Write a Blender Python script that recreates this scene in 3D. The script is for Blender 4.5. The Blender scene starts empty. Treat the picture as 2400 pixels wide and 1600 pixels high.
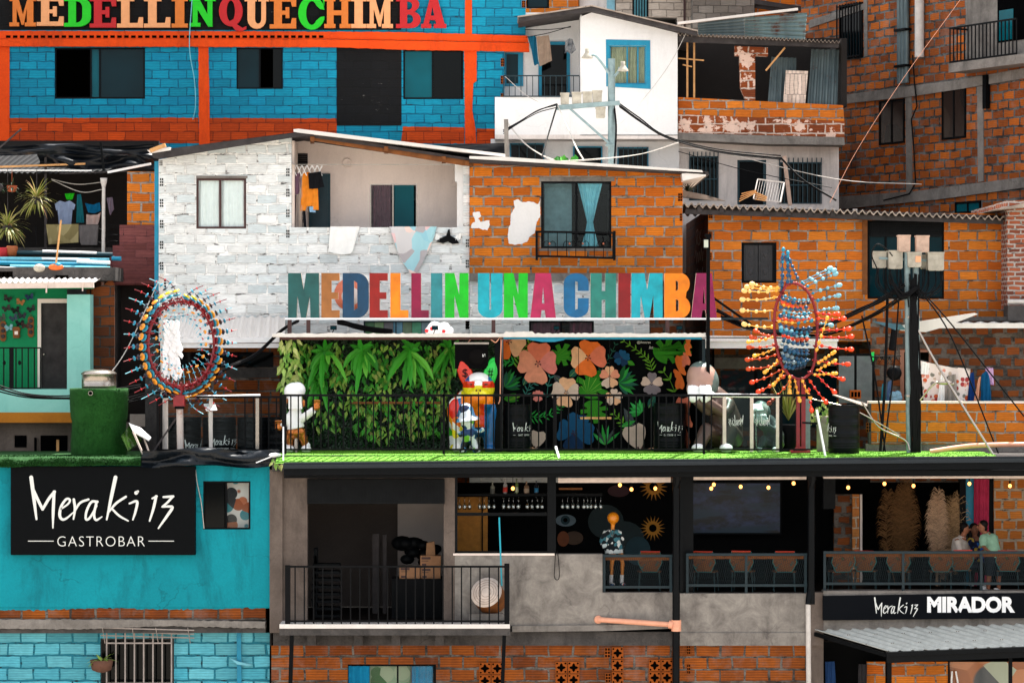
import bpy, bmesh, math, random
from mathutils import Vector, Matrix, noise
from mathutils.geometry import tessellate_polygon
R = math.radians
random.seed(7)
SC = bpy.context.scene
COL = SC.collection
# ------------------------------------------------------------------ camera, sky, sun, exposure
FPX = 6900.0            # focal length in pixels of the 2400 px wide photograph
HC = 10.0               # camera height above the lower street
cd = bpy.data.cameras.new('camera'); cam = bpy.data.objects.new('camera', cd); COL.objects.link(cam)
cam.location = (0, 0, HC); cam.rotation_euler = (R(90), 0, 0)
cd.sensor_width = 36.0; cd.lens = 36.0 * FPX / 2400.0; cd.clip_end = 2000; cd.clip_start = 0.5
SC.camera = cam
SUNV = Vector((0.20, 0.33, 1.0)).normalized()      # towards the sun: high, behind the houses, to the right
sun_el = math.asin(SUNV.z); sun_az = math.atan2(SUNV.x, SUNV.y)
W = bpy.data.worlds.new("World"); SC.world = W; W.use_nodes = True
nt = W.node_tree; bg = nt.nodes['Background']
sky = nt.nodes.new('ShaderNodeTexSky'); sky.sky_type = 'NISHITA'; sky.sun_disc = False
sky.sun_elevation = sun_el; sky.sun_rotation = sun_az; sky.dust_density = 2.5; sky.air_density = 1.0
hs = nt.nodes.new('ShaderNodeHueSaturation'); hs.inputs['Saturation'].default_value = 0.22
hs.inputs['Value'].default_value = 1.0
nt.links.new(sky.outputs[0], hs.inputs['Color']); nt.links.new(hs.outputs[0], bg.inputs['Color'])
bg.inputs['Strength'].default_value = 0.15
sl = bpy.data.lights.new('sun', 'SUN'); sl.energy = 5.0; sl.angle = R(0.5); sl.color = (1.0, 0.95, 0.87)
so = bpy.data.objects.new('sun', sl); COL.objects.link(so)
so.rotation_euler = (-SUNV).to_track_quat('-Z', 'Y').to_euler(); so.location = (20, 40, 60)
SC.view_settings.view_transform = 'Standard'; SC.view_settings.look = 'None'
SC.view_settings.exposure = 1.5; SC.view_settings.gamma = 1.0
SC.cycles.max_bounces = 6; SC.cycles.transparent_max_bounces = 10
SC.cycles.use_denoising = True
SC.cycles.sample_clamp_indirect = 6.0

# ------------------------------------------------------------------ geometry helpers
def P(px, py, D):
    return Vector(((px - 1200.0) * D / FPX, D, HC - (py - 800.0) * D / FPX))
def X(px, D): return (px - 1200.0) * D / FPX
def Z(py, D): return HC - (py - 800.0) * D / FPX
def lerp(a, b, t): return a + (b - a) * t
def C(r, g, b):
    def f(u):
        u /= 255.0
        return u / 12.92 if u <= 0.04045 else ((u + 0.055) / 1.055) ** 2.4
    return (f(r), f(g), f(b), 1.0)

class MB:
    def __init__(s): s.v = []; s.f = []; s.m = []; s.sm = []
    def add(s, vs, fs, mi=0, sm=False):
        o = len(s.v); s.v.extend(Vector(p) for p in vs)
        for f in fs:
            s.f.append(tuple(i + o for i in f)); s.m.append(mi); s.sm.append(sm)
        return s
    def box(s, x0, x1, y0, y1, z0, z1, mi=0):
        vs = [(x0,y0,z0),(x1,y0,z0),(x1,y1,z0),(x0,y1,z0),(x0,y0,z1),(x1,y0,z1),(x1,y1,z1),(x0,y1,z1)]
        return s.add(vs, [(0,1,5,4),(1,2,6,5),(2,3,7,6),(3,0,4,7),(4,5,6,7),(3,2,1,0)], mi)
    def pb(s, a, b, c, d, D, dep, mi=0):      # picture rectangle a,b..c,d on the plane at distance D, dep metres thick
        return s.box(X(a,D), X(c,D), D, D+dep, Z(d,D), Z(b,D), mi)
    def quad(s, a, b, c, d, mi=0, sm=False): return s.add([a,b,c,d], [(0,1,2,3)], mi, sm)
    def poly(s, pts, mi=0): return s.add(pts, [tuple(range(len(pts)))], mi)
    def bar(s, p, q, w, h=None, mi=0, up=(0,0,1)):
        p = Vector(p); q = Vector(q); h = w if h is None else h
        d = (q-p).normalized(); u = Vector(up)
        if abs(d.dot(u)) > 0.95: u = Vector((0,1,0))
        r = d.cross(u).normalized()*w/2; t = r.cross(d).normalized()*h/2
        vs = [p-r-t, p+r-t, p+r+t, p-r+t, q-r-t, q+r-t, q+r+t, q-r+t]
        return s.add(vs, [(0,1,2,3),(7,6,5,4),(4,5,1,0),(5,6,2,1),(6,7,3,2),(7,4,0,3)], mi)
    def tube(s, pts, r, n=6, mi=0, caps=True, sm=True):
        pts = [Vector(p) for p in pts]; rs = r if isinstance(r, (list, tuple)) else [r]*len(pts)
        k = len(pts); vs = []; u = None
        for i in range(k):
            d = (pts[min(i+1,k-1)]-pts[max(i-1,0)])
            d = d.normalized() if d.length > 1e-9 else Vector((0,0,1))
            if u is None:
                u = d.cross(Vector((0,0,1)))
                if u.length < 0.1: u = d.cross(Vector((0,1,0)))
            u = (u - d*u.dot(d))
            if u.length < 1e-6: u = d.orthogonal()
            u.normalize(); w = d.cross(u)
            for j in range(n):
                a = 2*math.pi*j/n
                vs.append(pts[i] + (u*math.cos(a)+w*math.sin(a))*rs[i])
        fs = [(i*n+j, i*n+(j+1)%n, (i+1)*n+(j+1)%n, (i+1)*n+j) for i in range(k-1) for j in range(n)]
        s.add(vs, fs, mi, sm)
        if caps: s.add(vs[:n], [tuple(range(n-1,-1,-1))], mi); s.add(vs[-n:], [tuple(range(n))], mi)
        return s
    def ball(s, c, r, sx=1, sy=1, sz=1, nu=10, nv=7, mi=0, M=None):
        c = Vector(c); vs = [Vector((0,0,1))]
        for i in range(1, nv):
            t = math.pi*i/nv
            for j in range(nu):
                a = 2*math.pi*j/nu
                vs.append(Vector((math.sin(t)*math.cos(a), math.sin(t)*math.sin(a), math.cos(t))))
        vs.append(Vector((0,0,-1))); L = len(vs)-1
        fs = [(0, 1+j, 1+(j+1)%nu) for j in range(nu)]
        for i in range(nv-2):
            for j in range(nu):
                a = 1+i*nu; fs.append((a+j, a+nu+j, a+nu+(j+1)%nu, a+(j+1)%nu))
        a = 1+(nv-2)*nu
        fs += [(a+j, L, a+(j+1)%nu) for j in range(nu)]
        out = []
        for p in vs:
            p = Vector((p.x*sx*r, p.y*sy*r, p.z*sz*r))
            if M is not None: p = M @ p
            out.append(c+p)
        return s.add(out, fs, mi, True)
    def lathe(s, c, prof, n=16, mi=0, M=None, sm=True, caps=True):      # prof: (radius, height)
        c = Vector(c); vs = []
        for r, h in prof:
            for j in range(n):
                a = 2*math.pi*j/n; p = Vector((r*math.cos(a), r*math.sin(a), h))
                vs.append(c + (M @ p if M is not None else p))
        k = len(prof)
        fs = [(i*n+j, i*n+(j+1)%n, (i+1)*n+(j+1)%n, (i+1)*n+j) for i in range(k-1) for j in range(n)]
        s.add(vs, fs, mi, sm)
        if caps: s.add(vs[:n], [tuple(range(n-1,-1,-1))], mi); s.add(vs[-n:], [tuple(range(n))], mi)
        return s
    def prism(s, loops, y0, y1, mi=0, mi2=None):    # loops of (x,z): first the outline, then holes; facing -Y
        loops = [[(p[0], p[1]) for p in L] for L in loops]
        tri = tessellate_polygon([[Vector((p[0], p[1], 0)) for p in L] for L in loops])
        flat = [p for L in loops for p in L]; n = len(flat)
        vs = [(p[0], y0, p[1]) for p in flat]+[(p[0], y1, p[1]) for p in flat]
        o = len(s.v); s.v.extend(Vector(p) for p in vs)
        for t in tri:
            a, b, c = [flat[i] for i in t]
            ccw = (b[0]-a[0])*(c[1]-a[1])-(b[1]-a[1])*(c[0]-a[0]) > 0
            t = t if ccw else t[::-1]
            s.f.append(tuple(i+o for i in t)); s.m.append(mi); s.sm.append(False)
            s.f.append(tuple(i+o+n for i in t[::-1])); s.m.append(mi); s.sm.append(False)
        k = 0
        for L in loops:
            m = len(L)
            for i in range(m):
                a = k+i; b = k+(i+1) % m
                s.f.append((a+o, b+o, b+n+o, a+n+o)); s.m.append(mi if mi2 is None else mi2); s.sm.append(False)
            k += m
        return s
    def pprism(s, loops, D, dep, mi=0, mi2=None):      # the same, loops in picture coordinates on the plane at distance D
        return s.prism([[(X(p[0],D), Z(p[1],D)) for p in L] for L in loops], D, D+dep, mi, mi2)
    def grid(s, fn, nu, nv, mi=0, sm=True):
        vs = [fn(i/nu, j/nv) for j in range(nv+1) for i in range(nu+1)]
        fs = [(j*(nu+1)+i, j*(nu+1)+i+1, (j+1)*(nu+1)+i+1, (j+1)*(nu+1)+i) for j in range(nv) for i in range(nu)]
        return s.add(vs, fs, mi, sm)
    def mesh(s, name, mats, off=Vector((0,0,0)), uvs=True):
        me = bpy.data.meshes.new(name)
        me.from_pydata([tuple(p-off) for p in s.v], [], s.f)
        mats = mats if isinstance(mats, (list, tuple)) else [mats]
        for m in mats: me.materials.append(m)
        me.polygons.foreach_set('material_index', s.m); me.polygons.foreach_set('use_smooth', s.sm)
        if uvs:
            uv = me.uv_layers.new(name='uv').data
            for p in me.polygons:
                nx, ny, nz = abs(p.normal.x), abs(p.normal.y), abs(p.normal.z)
                for li, vi in zip(p.loop_indices, p.vertices):
                    q = s.v[vi]
                    uv[li].uv = (q.x, q.y) if nz > 0.72 else ((q.y, q.z) if nx > ny else (q.x, q.z))
        me.update(); return me
    def build(s, name, mats, parent=None, label=None, local=False):
        off = Vector((0,0,0))
        if parent is not None and not local: off = Vector(parent.get('_base', (0,0,0)))
        me = s.mesh(name, mats, off)
        o = bpy.data.objects.new(name, me); COL.objects.link(o)
        if parent is not None:
            o.parent = parent; o['_base'] = tuple(off) if not local else (0,0,0)
        if label: o['label'] = label
        return o
    def top(s, name, mats, label, cat, group=None, kind=None, base=None):      # a thing that is one mesh
        if base is None:
            xs = [p.x for p in s.v]; ys = [p.y for p in s.v]; zs = [p.z for p in s.v]
            base = Vector(((min(xs)+max(xs))/2, (min(ys)+max(ys))/2, min(zs)))
        me = s.mesh(name, mats, Vector(base))
        o = bpy.data.objects.new(name, me); COL.objects.link(o); o.location = base; o['_base'] = tuple(base)
        if kind: o['kind'] = kind
        if label: o['label'] = label
        if cat: o['category'] = cat
        if group: o['group'] = group
        return o

def thing(name, label, cat, base, group=None, rotz=0):
    o = bpy.data.objects.new(name, None); COL.objects.link(o)
    o.location = base; o['_base'] = tuple(base); o.rotation_euler = (0,0,rotz); o.empty_display_size = 0.2
    o['label'] = label; o['category'] = cat
    if group: o['group'] = group
    return o
def dup(root, loc, rotz=0, label=None, scale=None):
    r = root.copy(); COL.objects.link(r); r.location = loc; r.rotation_euler = (0,0,rotz); r['_base'] = tuple(loc)
    if scale: r.scale = (scale,)*3
    if label: r['label'] = label
    for ch in list(root.children):
        c = ch.copy(); COL.objects.link(c); c.parent = r
        for g in list(ch.children):
            d = g.copy(); COL.objects.link(d); d.parent = c
    return r
def evaluated(ob):
    dg = bpy.context.evaluated_depsgraph_get(); dg.update()
    return bpy.data.meshes.new_from_object(ob.evaluated_get(dg))
def fused(mb, name, mats, parent, voxel=0.02, smooth=4, matfn=None, label=None):
    """one continuous skin over overlapping balls and tubes"""
    off = Vector(parent.get('_base', (0,0,0))) if parent else Vector((0,0,0))
    me = mb.mesh(name, [], off, uvs=False)
    t = bpy.data.objects.new('t', me); COL.objects.link(t)
    m = t.modifiers.new('r', 'REMESH'); m.mode = 'VOXEL'; m.voxel_size = voxel; m.use_smooth_shade = True
    if smooth:
        sm = t.modifiers.new('s', 'SMOOTH'); sm.iterations = smooth; sm.factor = 0.5
    bpy.context.view_layer.update()
    out = evaluated(t); bpy.data.objects.remove(t); bpy.data.meshes.remove(me)
    out.name = name
    mats = mats if isinstance(mats, (list, tuple)) else [mats]
    out.materials.clear()
    for q in mats: out.materials.append(q)
    for p in out.polygons:
        p.use_smooth = True
        if matfn: p.material_index = matfn(p.center + off)
    o = bpy.data.objects.new(name, out); COL.objects.link(o); o['_base'] = tuple(off)
    if parent: o.parent = parent
    if label: o['label'] = label
    return o
def text_mesh(body, height, bold=0.0, depth=0.01, width=None, spacing=1.0):
    cu = bpy.data.curves.new('t', 'FONT'); cu.body = body; cu.size = 1; cu.offset = bold; cu.extrude = 0
    cu.space_character = spacing; cu.resolution_u = 4
    ob = bpy.data.objects.new('t', cu); COL.objects.link(ob); bpy.context.view_layer.update()
    me = evaluated(ob); bpy.data.objects.remove(ob); bpy.data.curves.remove(cu)
    xs = [v.co.x for v in me.vertices]; ys = [v.co.y for v in me.vertices]
    x0, y0 = min(xs), min(ys); sy = height/(max(ys)-y0); sx = sy if width is None else width/(max(xs)-x0)
    vs = [((v.co.x-x0)*sx, (v.co.y-y0)*sy) for v in me.vertices]; fs = [tuple(p.vertices) for p in me.polygons]
    bpy.data.meshes.remove(me)
    return vs, fs, (max(xs)-x0)*sx
def put_text(mb, body, px0, py0, px1, py1, D, bold=0.0, mi=0, spacing=1.0, mirror=False):
    """flat lettering filling the picture rectangle on the plane at D"""
    w = X(px1,D)-X(px0,D); h = Z(py0,D)-Z(py1,D)
    vs, fs, _ = text_mesh(body, h, bold, width=w, spacing=spacing)
    x0, z0 = X(px0,D), Z(py1,D)
    if mirror: mb.add([(x0+w-x, D, z0+y) for x, y in vs], [f[::-1] for f in fs], mi)
    else: mb.add([(x0+x, D, z0+y) for x, y in vs], fs, mi)
def smooth_path(pts, k=6):
    pts = [Vector(p) for p in pts]
    if len(pts) < 3: return pts
    q = [pts[0]*2-pts[1]]+pts+[pts[-1]*2-pts[-2]]; out = []
    for i in range(1, len(q)-2):
        for j in range(k):
            t = j/k; a, b, c, d = q[i-1], q[i], q[i+1], q[i+2]
            out.append(0.5*((2*b)+(c-a)*t+(2*a-5*b+4*c-d)*t*t+(3*b-a-3*c+d)*t*t*t))
    out.append(pts[-1]); return out
def stroke2d(pts, ws, k=5):
    """outline of a brush stroke through (x,y) with widths"""
    P3 = smooth_path([Vector((p[0], p[1], w)) for p, w in zip(pts, ws)], k)
    L, Rr = [], []
    for i, p in enumerate(P3):
        d = P3[min(i+1,len(P3)-1)]-P3[max(i-1,0)]; d = Vector((d.x,d.y)); d.normalize() if d.length else None
        n = Vector((-d.y, d.x))*p.z/2
        L.append((p.x+n.x, p.y+n.y)); Rr.append((p.x-n.x, p.y-n.y))
    return L, Rr, P3
def brush(mb, fn, pts, ws, off, mi=0, k=5):
    L, Rr, P3 = stroke2d(pts, ws, k); n = len(L)
    vs = [fn(p[0], p[1], off) for p in L]+[fn(p[0], p[1], off) for p in Rr]
    mb.add(vs, [(i, i+1, n+i+1, n+i) for i in range(n-1)], mi)
    for c, w in ((P3[0], P3[0].z), (P3[-1], P3[-1].z)):      # round ends
        mb.add([fn(c.x+math.cos(a*math.pi/5)*w/2, c.y+math.sin(a*math.pi/5)*w/2, off+0.0006) for a in range(10)], [tuple(range(10))], mi)

# ------------------------------------------------------------------ materials
def ragged(L, step=5.0, amp=1.2, seed=0):
    """a picture outline with torn, uneven edges"""
    out = []
    for (a, b), (c, d) in zip(L, L[1:]+L[:1]):
        n = max(1, int(math.hypot(c-a, d-b)/step))
        for i in range(n):
            t = i/n; x, y = lerp(a,c,t), lerp(b,d,t)
            if i: x += amp*noise.noise(Vector((x*.11,y*.11,seed)))*1.6+random.uniform(-.3,.3)*amp; y += amp*noise.noise(Vector((x*.11,y*.11,seed+9)))*1.6+random.uniform(-.3,.3)*amp
            out.append((x, y))
    return out
class NT:
    def __init__(s, name):
        s.m = bpy.data.materials.new(name); s.m.use_nodes = True; s.t = s.m.node_tree; s.b = s.t.nodes['Principled BSDF']
    def n(s, typ, **kw):
        nd = s.t.nodes.new('ShaderNode'+typ)
        for k, v in kw.items():
            if k.startswith('_'): setattr(nd, k[1:], v)
            else: s.set(nd, int(k[1:]) if k[0] == 'i' and k[1:].isdigit() else k.replace('__', ' '), v)
        return nd
    def set(s, nd, key, v):
        i = nd.inputs[key]
        if hasattr(v, 'is_output'): s.t.links.new(v, i)
        elif hasattr(v, 'outputs'): s.t.links.new(v.outputs[0], i)
        else: i.default_value = v
    def uv(s, sc=(1,1,1), off=(0,0,0), src='UV'):
        tc = s.n('TexCoord'); mp = s.n('Mapping'); s.t.links.new(tc.outputs[src], mp.inputs['Vector'])
        mp.inputs['Scale'].default_value = sc; mp.inputs['Location'].default_value = off
        return mp.outputs[0]
    def noise(s, vec, sc, det=4, rough=0.6, dist=0.0):
        return s.n('TexNoise', Vector=vec, Scale=sc, Detail=det, Roughness=rough, Distortion=dist).outputs['Fac']
    def ramp(s, fac, a, b, ca=(0,0,0,1), cb=(1,1,1,1)):
        r = s.n('ValToRGB', Fac=fac); e = r.color_ramp.elements
        e[0].position = a; e[0].color = ca; e[1].position = b; e[1].color = cb
        return r.outputs[0]
    def mix(s, fac, a, b, mode='MIX'):
        x = s.n('Mix', _data_type='RGBA', _blend_type=mode)
        s.set(x, 0, fac); s.set(x, 6, a); s.set(x, 7, b); return x.outputs[2]
    def math(s, op, a, b=0.5):
        x = s.n('Math', _operation=op); s.set(x, 0, a); s.set(x, 1, b); return x.outputs[0]
    def out(s, col=None, rough=0.8, spec=0.3, metal=0.0, bump=None, bd=0.01, bs=0.6, **kw):
        if col is not None: s.set(s.b, 'Base Color', col)
        s.set(s.b, 'Roughness', rough); s.set(s.b, 'Specular IOR Level', spec); s.set(s.b, 'Metallic', metal)
        if bump is not None:
            bp = s.n('Bump', Height=bump, Strength=bs, Distance=bd); s.t.links.new(bp.outputs[0], s.b.inputs['Normal'])
        for k, v in kw.items(): s.set(s.b, k.replace('__', ' '), v)
        return s.m
def mul(c, k): return (c[0]*k, c[1]*k, c[2]*k, 1.0)

def brick(name, c1, c2, mortar, bw=0.41, bh=0.215, ms=0.02, mortar2=None, dirt=0.5, dsc=0.6, dcol=(0.03,0.025,0.02,1),
          paint=None, pamt=0.5, psc=1.2, chip=None, chamt=0.3, groove=0.25, off=(0,0,0), bumpd=0.02, wob=0.024, rough=0.85, light=None, tone=0.9, joint=0.85):
    t = NT(name); uv = t.uv(off=off)
    n1 = t.n('TexNoise', Vector=uv, Scale=3.0, Detail=2.0)
    d = t.n('VectorMath', _operation='SUBTRACT', i0=n1.outputs['Color'], i1=(0.5,0.5,0.5))
    d = t.n('VectorMath', _operation='SCALE', i0=d.outputs[0], Scale=wob*3)
    v = t.n('VectorMath', _operation='ADD', i0=uv, i1=d.outputs[0]).outputs[0]
    bt = t.n('TexBrick', Vector=v, Color1=c1, Color2=c2, Mortar=mortar, Scale=1.0, **{'Mortar__Size': ms, 'Mortar__Smooth': 0.25,
             'Bias': 0.0, 'Brick__Width': bw, 'Row__Height': bh})
    bt.offset = 0.5; bt.squash = 1.0
    nmz = t.noise(uv, 1.7, 4, 0.7)
    t.t.links.new(t.math('ADD', t.math('MULTIPLY', t.math('POWER', nmz, 2.0), ms*2.6), ms*0.30), bt.inputs['Mortar Size'])
    v2 = t.n('VectorMath', _operation='ADD', i0=v, i1=(bw*7, bh*6, 0)).outputs[0]
    b2 = t.n('TexBrick', Vector=v2, Color1=(0.62,0.60,0.58,1), Color2=(1.12,1.14,1.16,1), Mortar=(1,1,1,1), Scale=1.0, **{'Mortar__Size': 0.0, 'Bias': 0.25, 'Brick__Width': bw, 'Row__Height': bh}); b2.offset = 0.5
    fac = bt.outputs['Fac']; col = t.mix(tone, bt.outputs['Color'], t.mix(fac, b2.outputs['Color'], (1,1,1,1)), 'MULTIPLY')
    # mortar patches
    nm = t.noise(uv, 2.2, 5, 0.7)
    if mortar2 is not None:
        mm = t.mix(t.ramp(nm, 0.42, 0.58), mortar, mortar2); col = t.mix(fac, col, mm)
    # in-brick tone: fine vertical smear and horizontal flutes
    uvs = t.uv((2.0, 14.0, 1), off); fine = t.noise(uvs, 2.5, 5, 0.7)
    col = t.mix(0.55, col, t.ramp(fine, 0.25, 0.78, (0.55,0.53,0.5,1), (1.7,1.65,1.55,1)), 'MULTIPLY')
    if groove > 0:
        sx = t.n('SeparateXYZ', Vector=uv).outputs[1]
        w = t.math('SINE', t.math('MULTIPLY', sx, 2*math.pi/(bh/5.0)))
        g = t.ramp(w, 0.0, 0.55, (1-groove*1.6,)*3+(1,), (1,1,1,1))
        g2 = t.mix(fac, g, (1,1,1,1)); col = t.mix(1.0, col, g2, 'MULTIPLY')
    if chip is not None:       # bare clay or bare mortar showing through worn paint
        uvc = t.uv((1.0, 2.6, 1), off); nc = t.noise(uvc, 3.2, 8, 0.72); big = t.noise(uv, 0.35, 2)
        k = t.math('ADD', nc, t.math('MULTIPLY', t.math('SUBTRACT', big, 0.5), 0.5))
        th = 0.80-0.3*chamt
        col = t.mix(t.ramp(k, th, th+0.03), col, chip)
    if paint is not None:
        np_ = t.noise(uv, psc, 6, 0.65); th = 0.62-0.3*pamt+0.1
        col = t.mix(t.ramp(np_, th, th+0.025), col, paint)
    if light is not None:
        nl = t.noise(uv, 1.3, 7, 0.75); col = t.mix(t.math('MULTIPLY', t.ramp(nl, 0.5, 0.8), 0.6), col, light)
    if dirt > 0:
        uvd = t.uv((1.0, 0.35, 1), off); nd = t.noise(uvd, dsc, 7, 0.72)
        col = t.mix(t.math('MULTIPLY', t.ramp(nd, 0.42, 0.75), dirt), col, dcol)
    jn = t.noise(t.uv((1.6,5.0,1), off), 2.6, 5, .7)      # broken, open joints, their shadow painted in near black
    col = t.mix(t.math('MULTIPLY', t.math('MULTIPLY', t.ramp(fac, 0.5, 0.95), t.ramp(jn, 0.55, 0.62)), joint), col, (0.012,0.010,0.009,1))
    hgt = t.math('ADD', t.math('MULTIPLY', t.math('SUBTRACT', 1.0, fac), 1.0), t.math('MULTIPLY', fine, 0.35))
    return t.out(col, rough, 0.25, bump=hgt, bd=bumpd, bs=0.8)

def plaster(name, c1, c2=None, stain=None, sc=1.2, amt=0.5, streak=True, rough=0.85, bump=0.006, spec=0.25, fine=0.25):
    t = NT(name); uv = t.uv(); c2 = c2 or mul(c1, 0.7)
    a = t.noise(uv, sc, 7, 0.68, 0.6)
    col = t.mix(t.ramp(a, 0.3, 0.72), c1, c2)
    f = t.noise(uv, 18, 6, 0.75)
    col = t.mix(fine, col, t.ramp(f, 0.25, 0.75, (0.5,0.5,0.5,1), (1.35,1.35,1.35,1)), 'MULTIPLY')
    if stain is not None:
        uvd = t.uv((1.0, 0.22 if streak else 0.8, 1)); nd = t.noise(uvd, 1.1, 8, 0.75, 0.3)
        col = t.mix(t.math('MULTIPLY', t.ramp(nd, 0.5, 0.72), amt), col, stain)
        ck = t.noise(t.uv((1.0, 0.55, 1)), 4.5, 9, 0.78, 0.8)          # scuffs, chips and hairline cracks
        col = t.mix(t.math('MULTIPLY', t.ramp(ck, 0.66, 0.70), amt), col, mul(stain, 0.6))
        vo = t.n('TexVoronoi', Vector=t.n('VectorMath', _operation='ADD', i0=uv, i1=t.n('TexNoise', Vector=uv, Scale=2.0, Detail=4.0).outputs['Color']).outputs[0], Scale=0.55, _feature='DISTANCE_TO_EDGE')
        cr = t.math('MULTIPLY', t.ramp(vo.outputs['Distance'], 0.0, 0.012, (1,1,1,1), (0,0,0,1)), t.ramp(t.noise(uv, 0.9, 2), 0.5, 0.6))
        col = t.mix(t.math('MULTIPLY', cr, amt*0.5), col, mul(stain, 0.5))
    return t.out(col, rough, spec, bump=t.math('ADD', a, f), bd=bump, bs=0.7)

def flat(name, c, rough=0.6, spec=0.35, metal=0.0, var=0.25, sc=6.0, bump=0.0, coat=0.0, src='Object'):
    if max(c[:3]) < 0.012: spec *= 0.4
    t = NT(name); uv = t.uv(src=src); a = t.noise(uv, sc, 5, 0.65)
    col = t.mix(t.ramp(a, 0.3, 0.75), mul(c, 1+var*0.5), mul(c, 1-var))
    kw = {'Coat__Weight': coat} if coat else {}
    return t.out(col, rough, spec, metal, bump=a if bump else None, bd=bump or 0.01, **kw)
def glass_dark(name, c, rough=0.06):
    t = NT(name); uv = t.uv(src='Object'); a = t.noise(uv, 0.7, 2)
    return t.out(t.mix(t.ramp(a, 0.3, 0.7), c, mul(c, 0.55)), rough, 0.12)
def glass_clear(name, tint=(0.75,0.85,0.85,1), refl=0.10):
    t = NT(name); o = t.t.nodes['Material Output']
    tr = t.n('BsdfTransparent', Color=tint); gl = t.n('BsdfGlossy', Color=(0.9,0.95,0.95,1), Roughness=0.04)
    lw = t.n('LayerWeight', Blend=0.15); f = t.math('ADD', t.math('MULTIPLY', lw.outputs['Fresnel'], 0.25), refl)
    mx = t.n('MixShader', i0=f, i1=tr.outputs[0], i2=gl.outputs[0]); t.t.links.new(mx.outputs[0], o.inputs[0])
    return t.m
def emit(name, c, s):
    t = NT(name); return t.out(c, 0.3, Emission__Color=c, Emission__Strength=s)
def cloth(name, c, c2=None, sc=8.0, var=0.25):
    t = NT(name); uv = t.uv(src='Object'); a = t.noise(uv, sc, 4)
    return t.out(t.mix(t.ramp(a, 0.35, 0.7), c, c2 or mul(c, 1-var)), 0.95, 0.1, bump=t.noise(uv, 60, 3), bd=0.003)
def spots(name, base, cols, sc=6.0, amt=0.5, rough=0.8, src='Object', spec=0.3):
    """random coloured blotches"""
    t = NT(name); uv = t.uv(src=src); vo = t.n('TexVoronoi', Vector=uv, Scale=sc)
    r = t.n('ValToRGB', Fac=t.n('SeparateColor', Color=vo.outputs['Color']).outputs[0]); r.color_ramp.interpolation = 'CONSTANT'
    e = r.color_ramp.elements; k = len(cols)
    while len(e) < k: e.new(0.5)
    for i, c in enumerate(cols): e[i].position = i/k; e[i].color = c
    m = t.ramp(vo.outputs['Distance'], amt, amt+0.05, (1,1,1,1), (0,0,0,1))
    return t.out(t.mix(m, base, r.outputs[0]), rough, spec)
def rusty(name, c1, c2, rust, amt=0.5, sc=1.5, rough=0.6, metal=0.3):
    t = NT(name); uv = t.uv(); a = t.noise(uv, sc, 7, 0.7); b = t.noise(t.uv((1,0.3,1)), 3.0, 5)
    col = t.mix(t.ramp(b, 0.3, 0.7), c1, c2); th = 0.68-0.25*amt
    return t.out(t.mix(t.ramp(a, th, th+0.1), col, rust), rough, 0.4, metal)

M = {}
M['blue'] = brick('blue painted brick', C(10,146,178), C(8,130,166), C(6,92,124), bh=0.216, bw=0.43, ms=0.014, dirt=0.35, dcol=C(6,70,100), chip=C(190,120,90), chamt=0.10, groove=0.16, tone=0.6, joint=0.9)
M['orange_band'] = brick('orange painted brick', C(205,72,12), C(182,62,12), C(130,42,10), bh=0.216, bw=0.43, ms=0.012, dirt=0.4, dcol=C(110,45,15), chip=C(170,110,60), chamt=0.12, groove=0.2)
M['orange_beam'] = plaster('orange painted beam', C(226,76,10), C(205,62,8), C(60,25,10), amt=0.5, bump=0.012)
M['black_brick'] = brick('black painted brick', C(10,12,16), C(7,9,12), C(5,6,7), bh=0.216, bw=0.43, ms=0.014, dirt=0.1, chip=C(120,116,112), chamt=0.36, groove=0.3)
M['white_brick'] = brick('white washed brick', C(232,235,236), C(196,208,213), C(240,242,242), mortar2=C(200,202,203), bh=0.216, bw=0.44, ms=0.026, dirt=0.16, dcol=C(120,110,105), chip=C(170,95,60), chamt=0.13, groove=0.05, bumpd=0.03, tone=0.35, joint=0.9)
M['brick_a'] = brick('orange clay brick', C(214,122,30), C(192,94,18), C(150,142,130), mortar2=C(112,104,94), dirt=0.36, dcol=C(120,58,14), groove=0.22, ms=0.022)
M['brick_b'] = brick('clay brick', C(214,124,38), C(190,94,22), C(158,150,142), mortar2=C(112,104,96), dirt=0.36, dcol=C(112,55,18), groove=0.15, off=(0.13,0.07,0), ms=0.02)
M['brick_tall'] = brick('dark clay brick', C(192,100,28), C(128,62,18), C(108,108,108), mortar2=C(52,49,48), dirt=0.62, dsc=0.5, dcol=C(42,26,16), groove=0.12, light=C(120,130,130), ms=0.03)
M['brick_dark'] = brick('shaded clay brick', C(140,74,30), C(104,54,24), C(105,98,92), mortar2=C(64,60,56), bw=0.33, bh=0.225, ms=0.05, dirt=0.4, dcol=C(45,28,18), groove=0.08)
M['brick_low'] = brick('brown clay brick', C(160,84,22), C(128,62,18), C(112,106,100), mortar2=C(60,55,50), bw=0.50, bh=0.255, ms=0.024, dirt=0.6, dcol=C(40,25,18), groove=0.22, light=C(140,130,125))
M['brick_red'] = brick('small red brick', C(170,92,60), C(110,60,48), C(170,160,155), bw=0.26, bh=0.10, ms=0.02, dirt=0.3, groove=0)
M['brick_side'] = brick('weathered clay in painted shade', C(120,62,24), C(80,42,20), C(62,58,55), dirt=0.6, dcol=C(35,22,15), groove=0.1, ms=0.02)  # darker copy of the clay brick: side-wall shade put into the colour, plus dirt
M['brick_pink'] = brick('half limed brick', C(160,80,34), C(130,62,28), C(200,180,168), dirt=0.35, paint=C(228,196,178), pamt=0.62, psc=2.4, groove=0.15)
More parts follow.
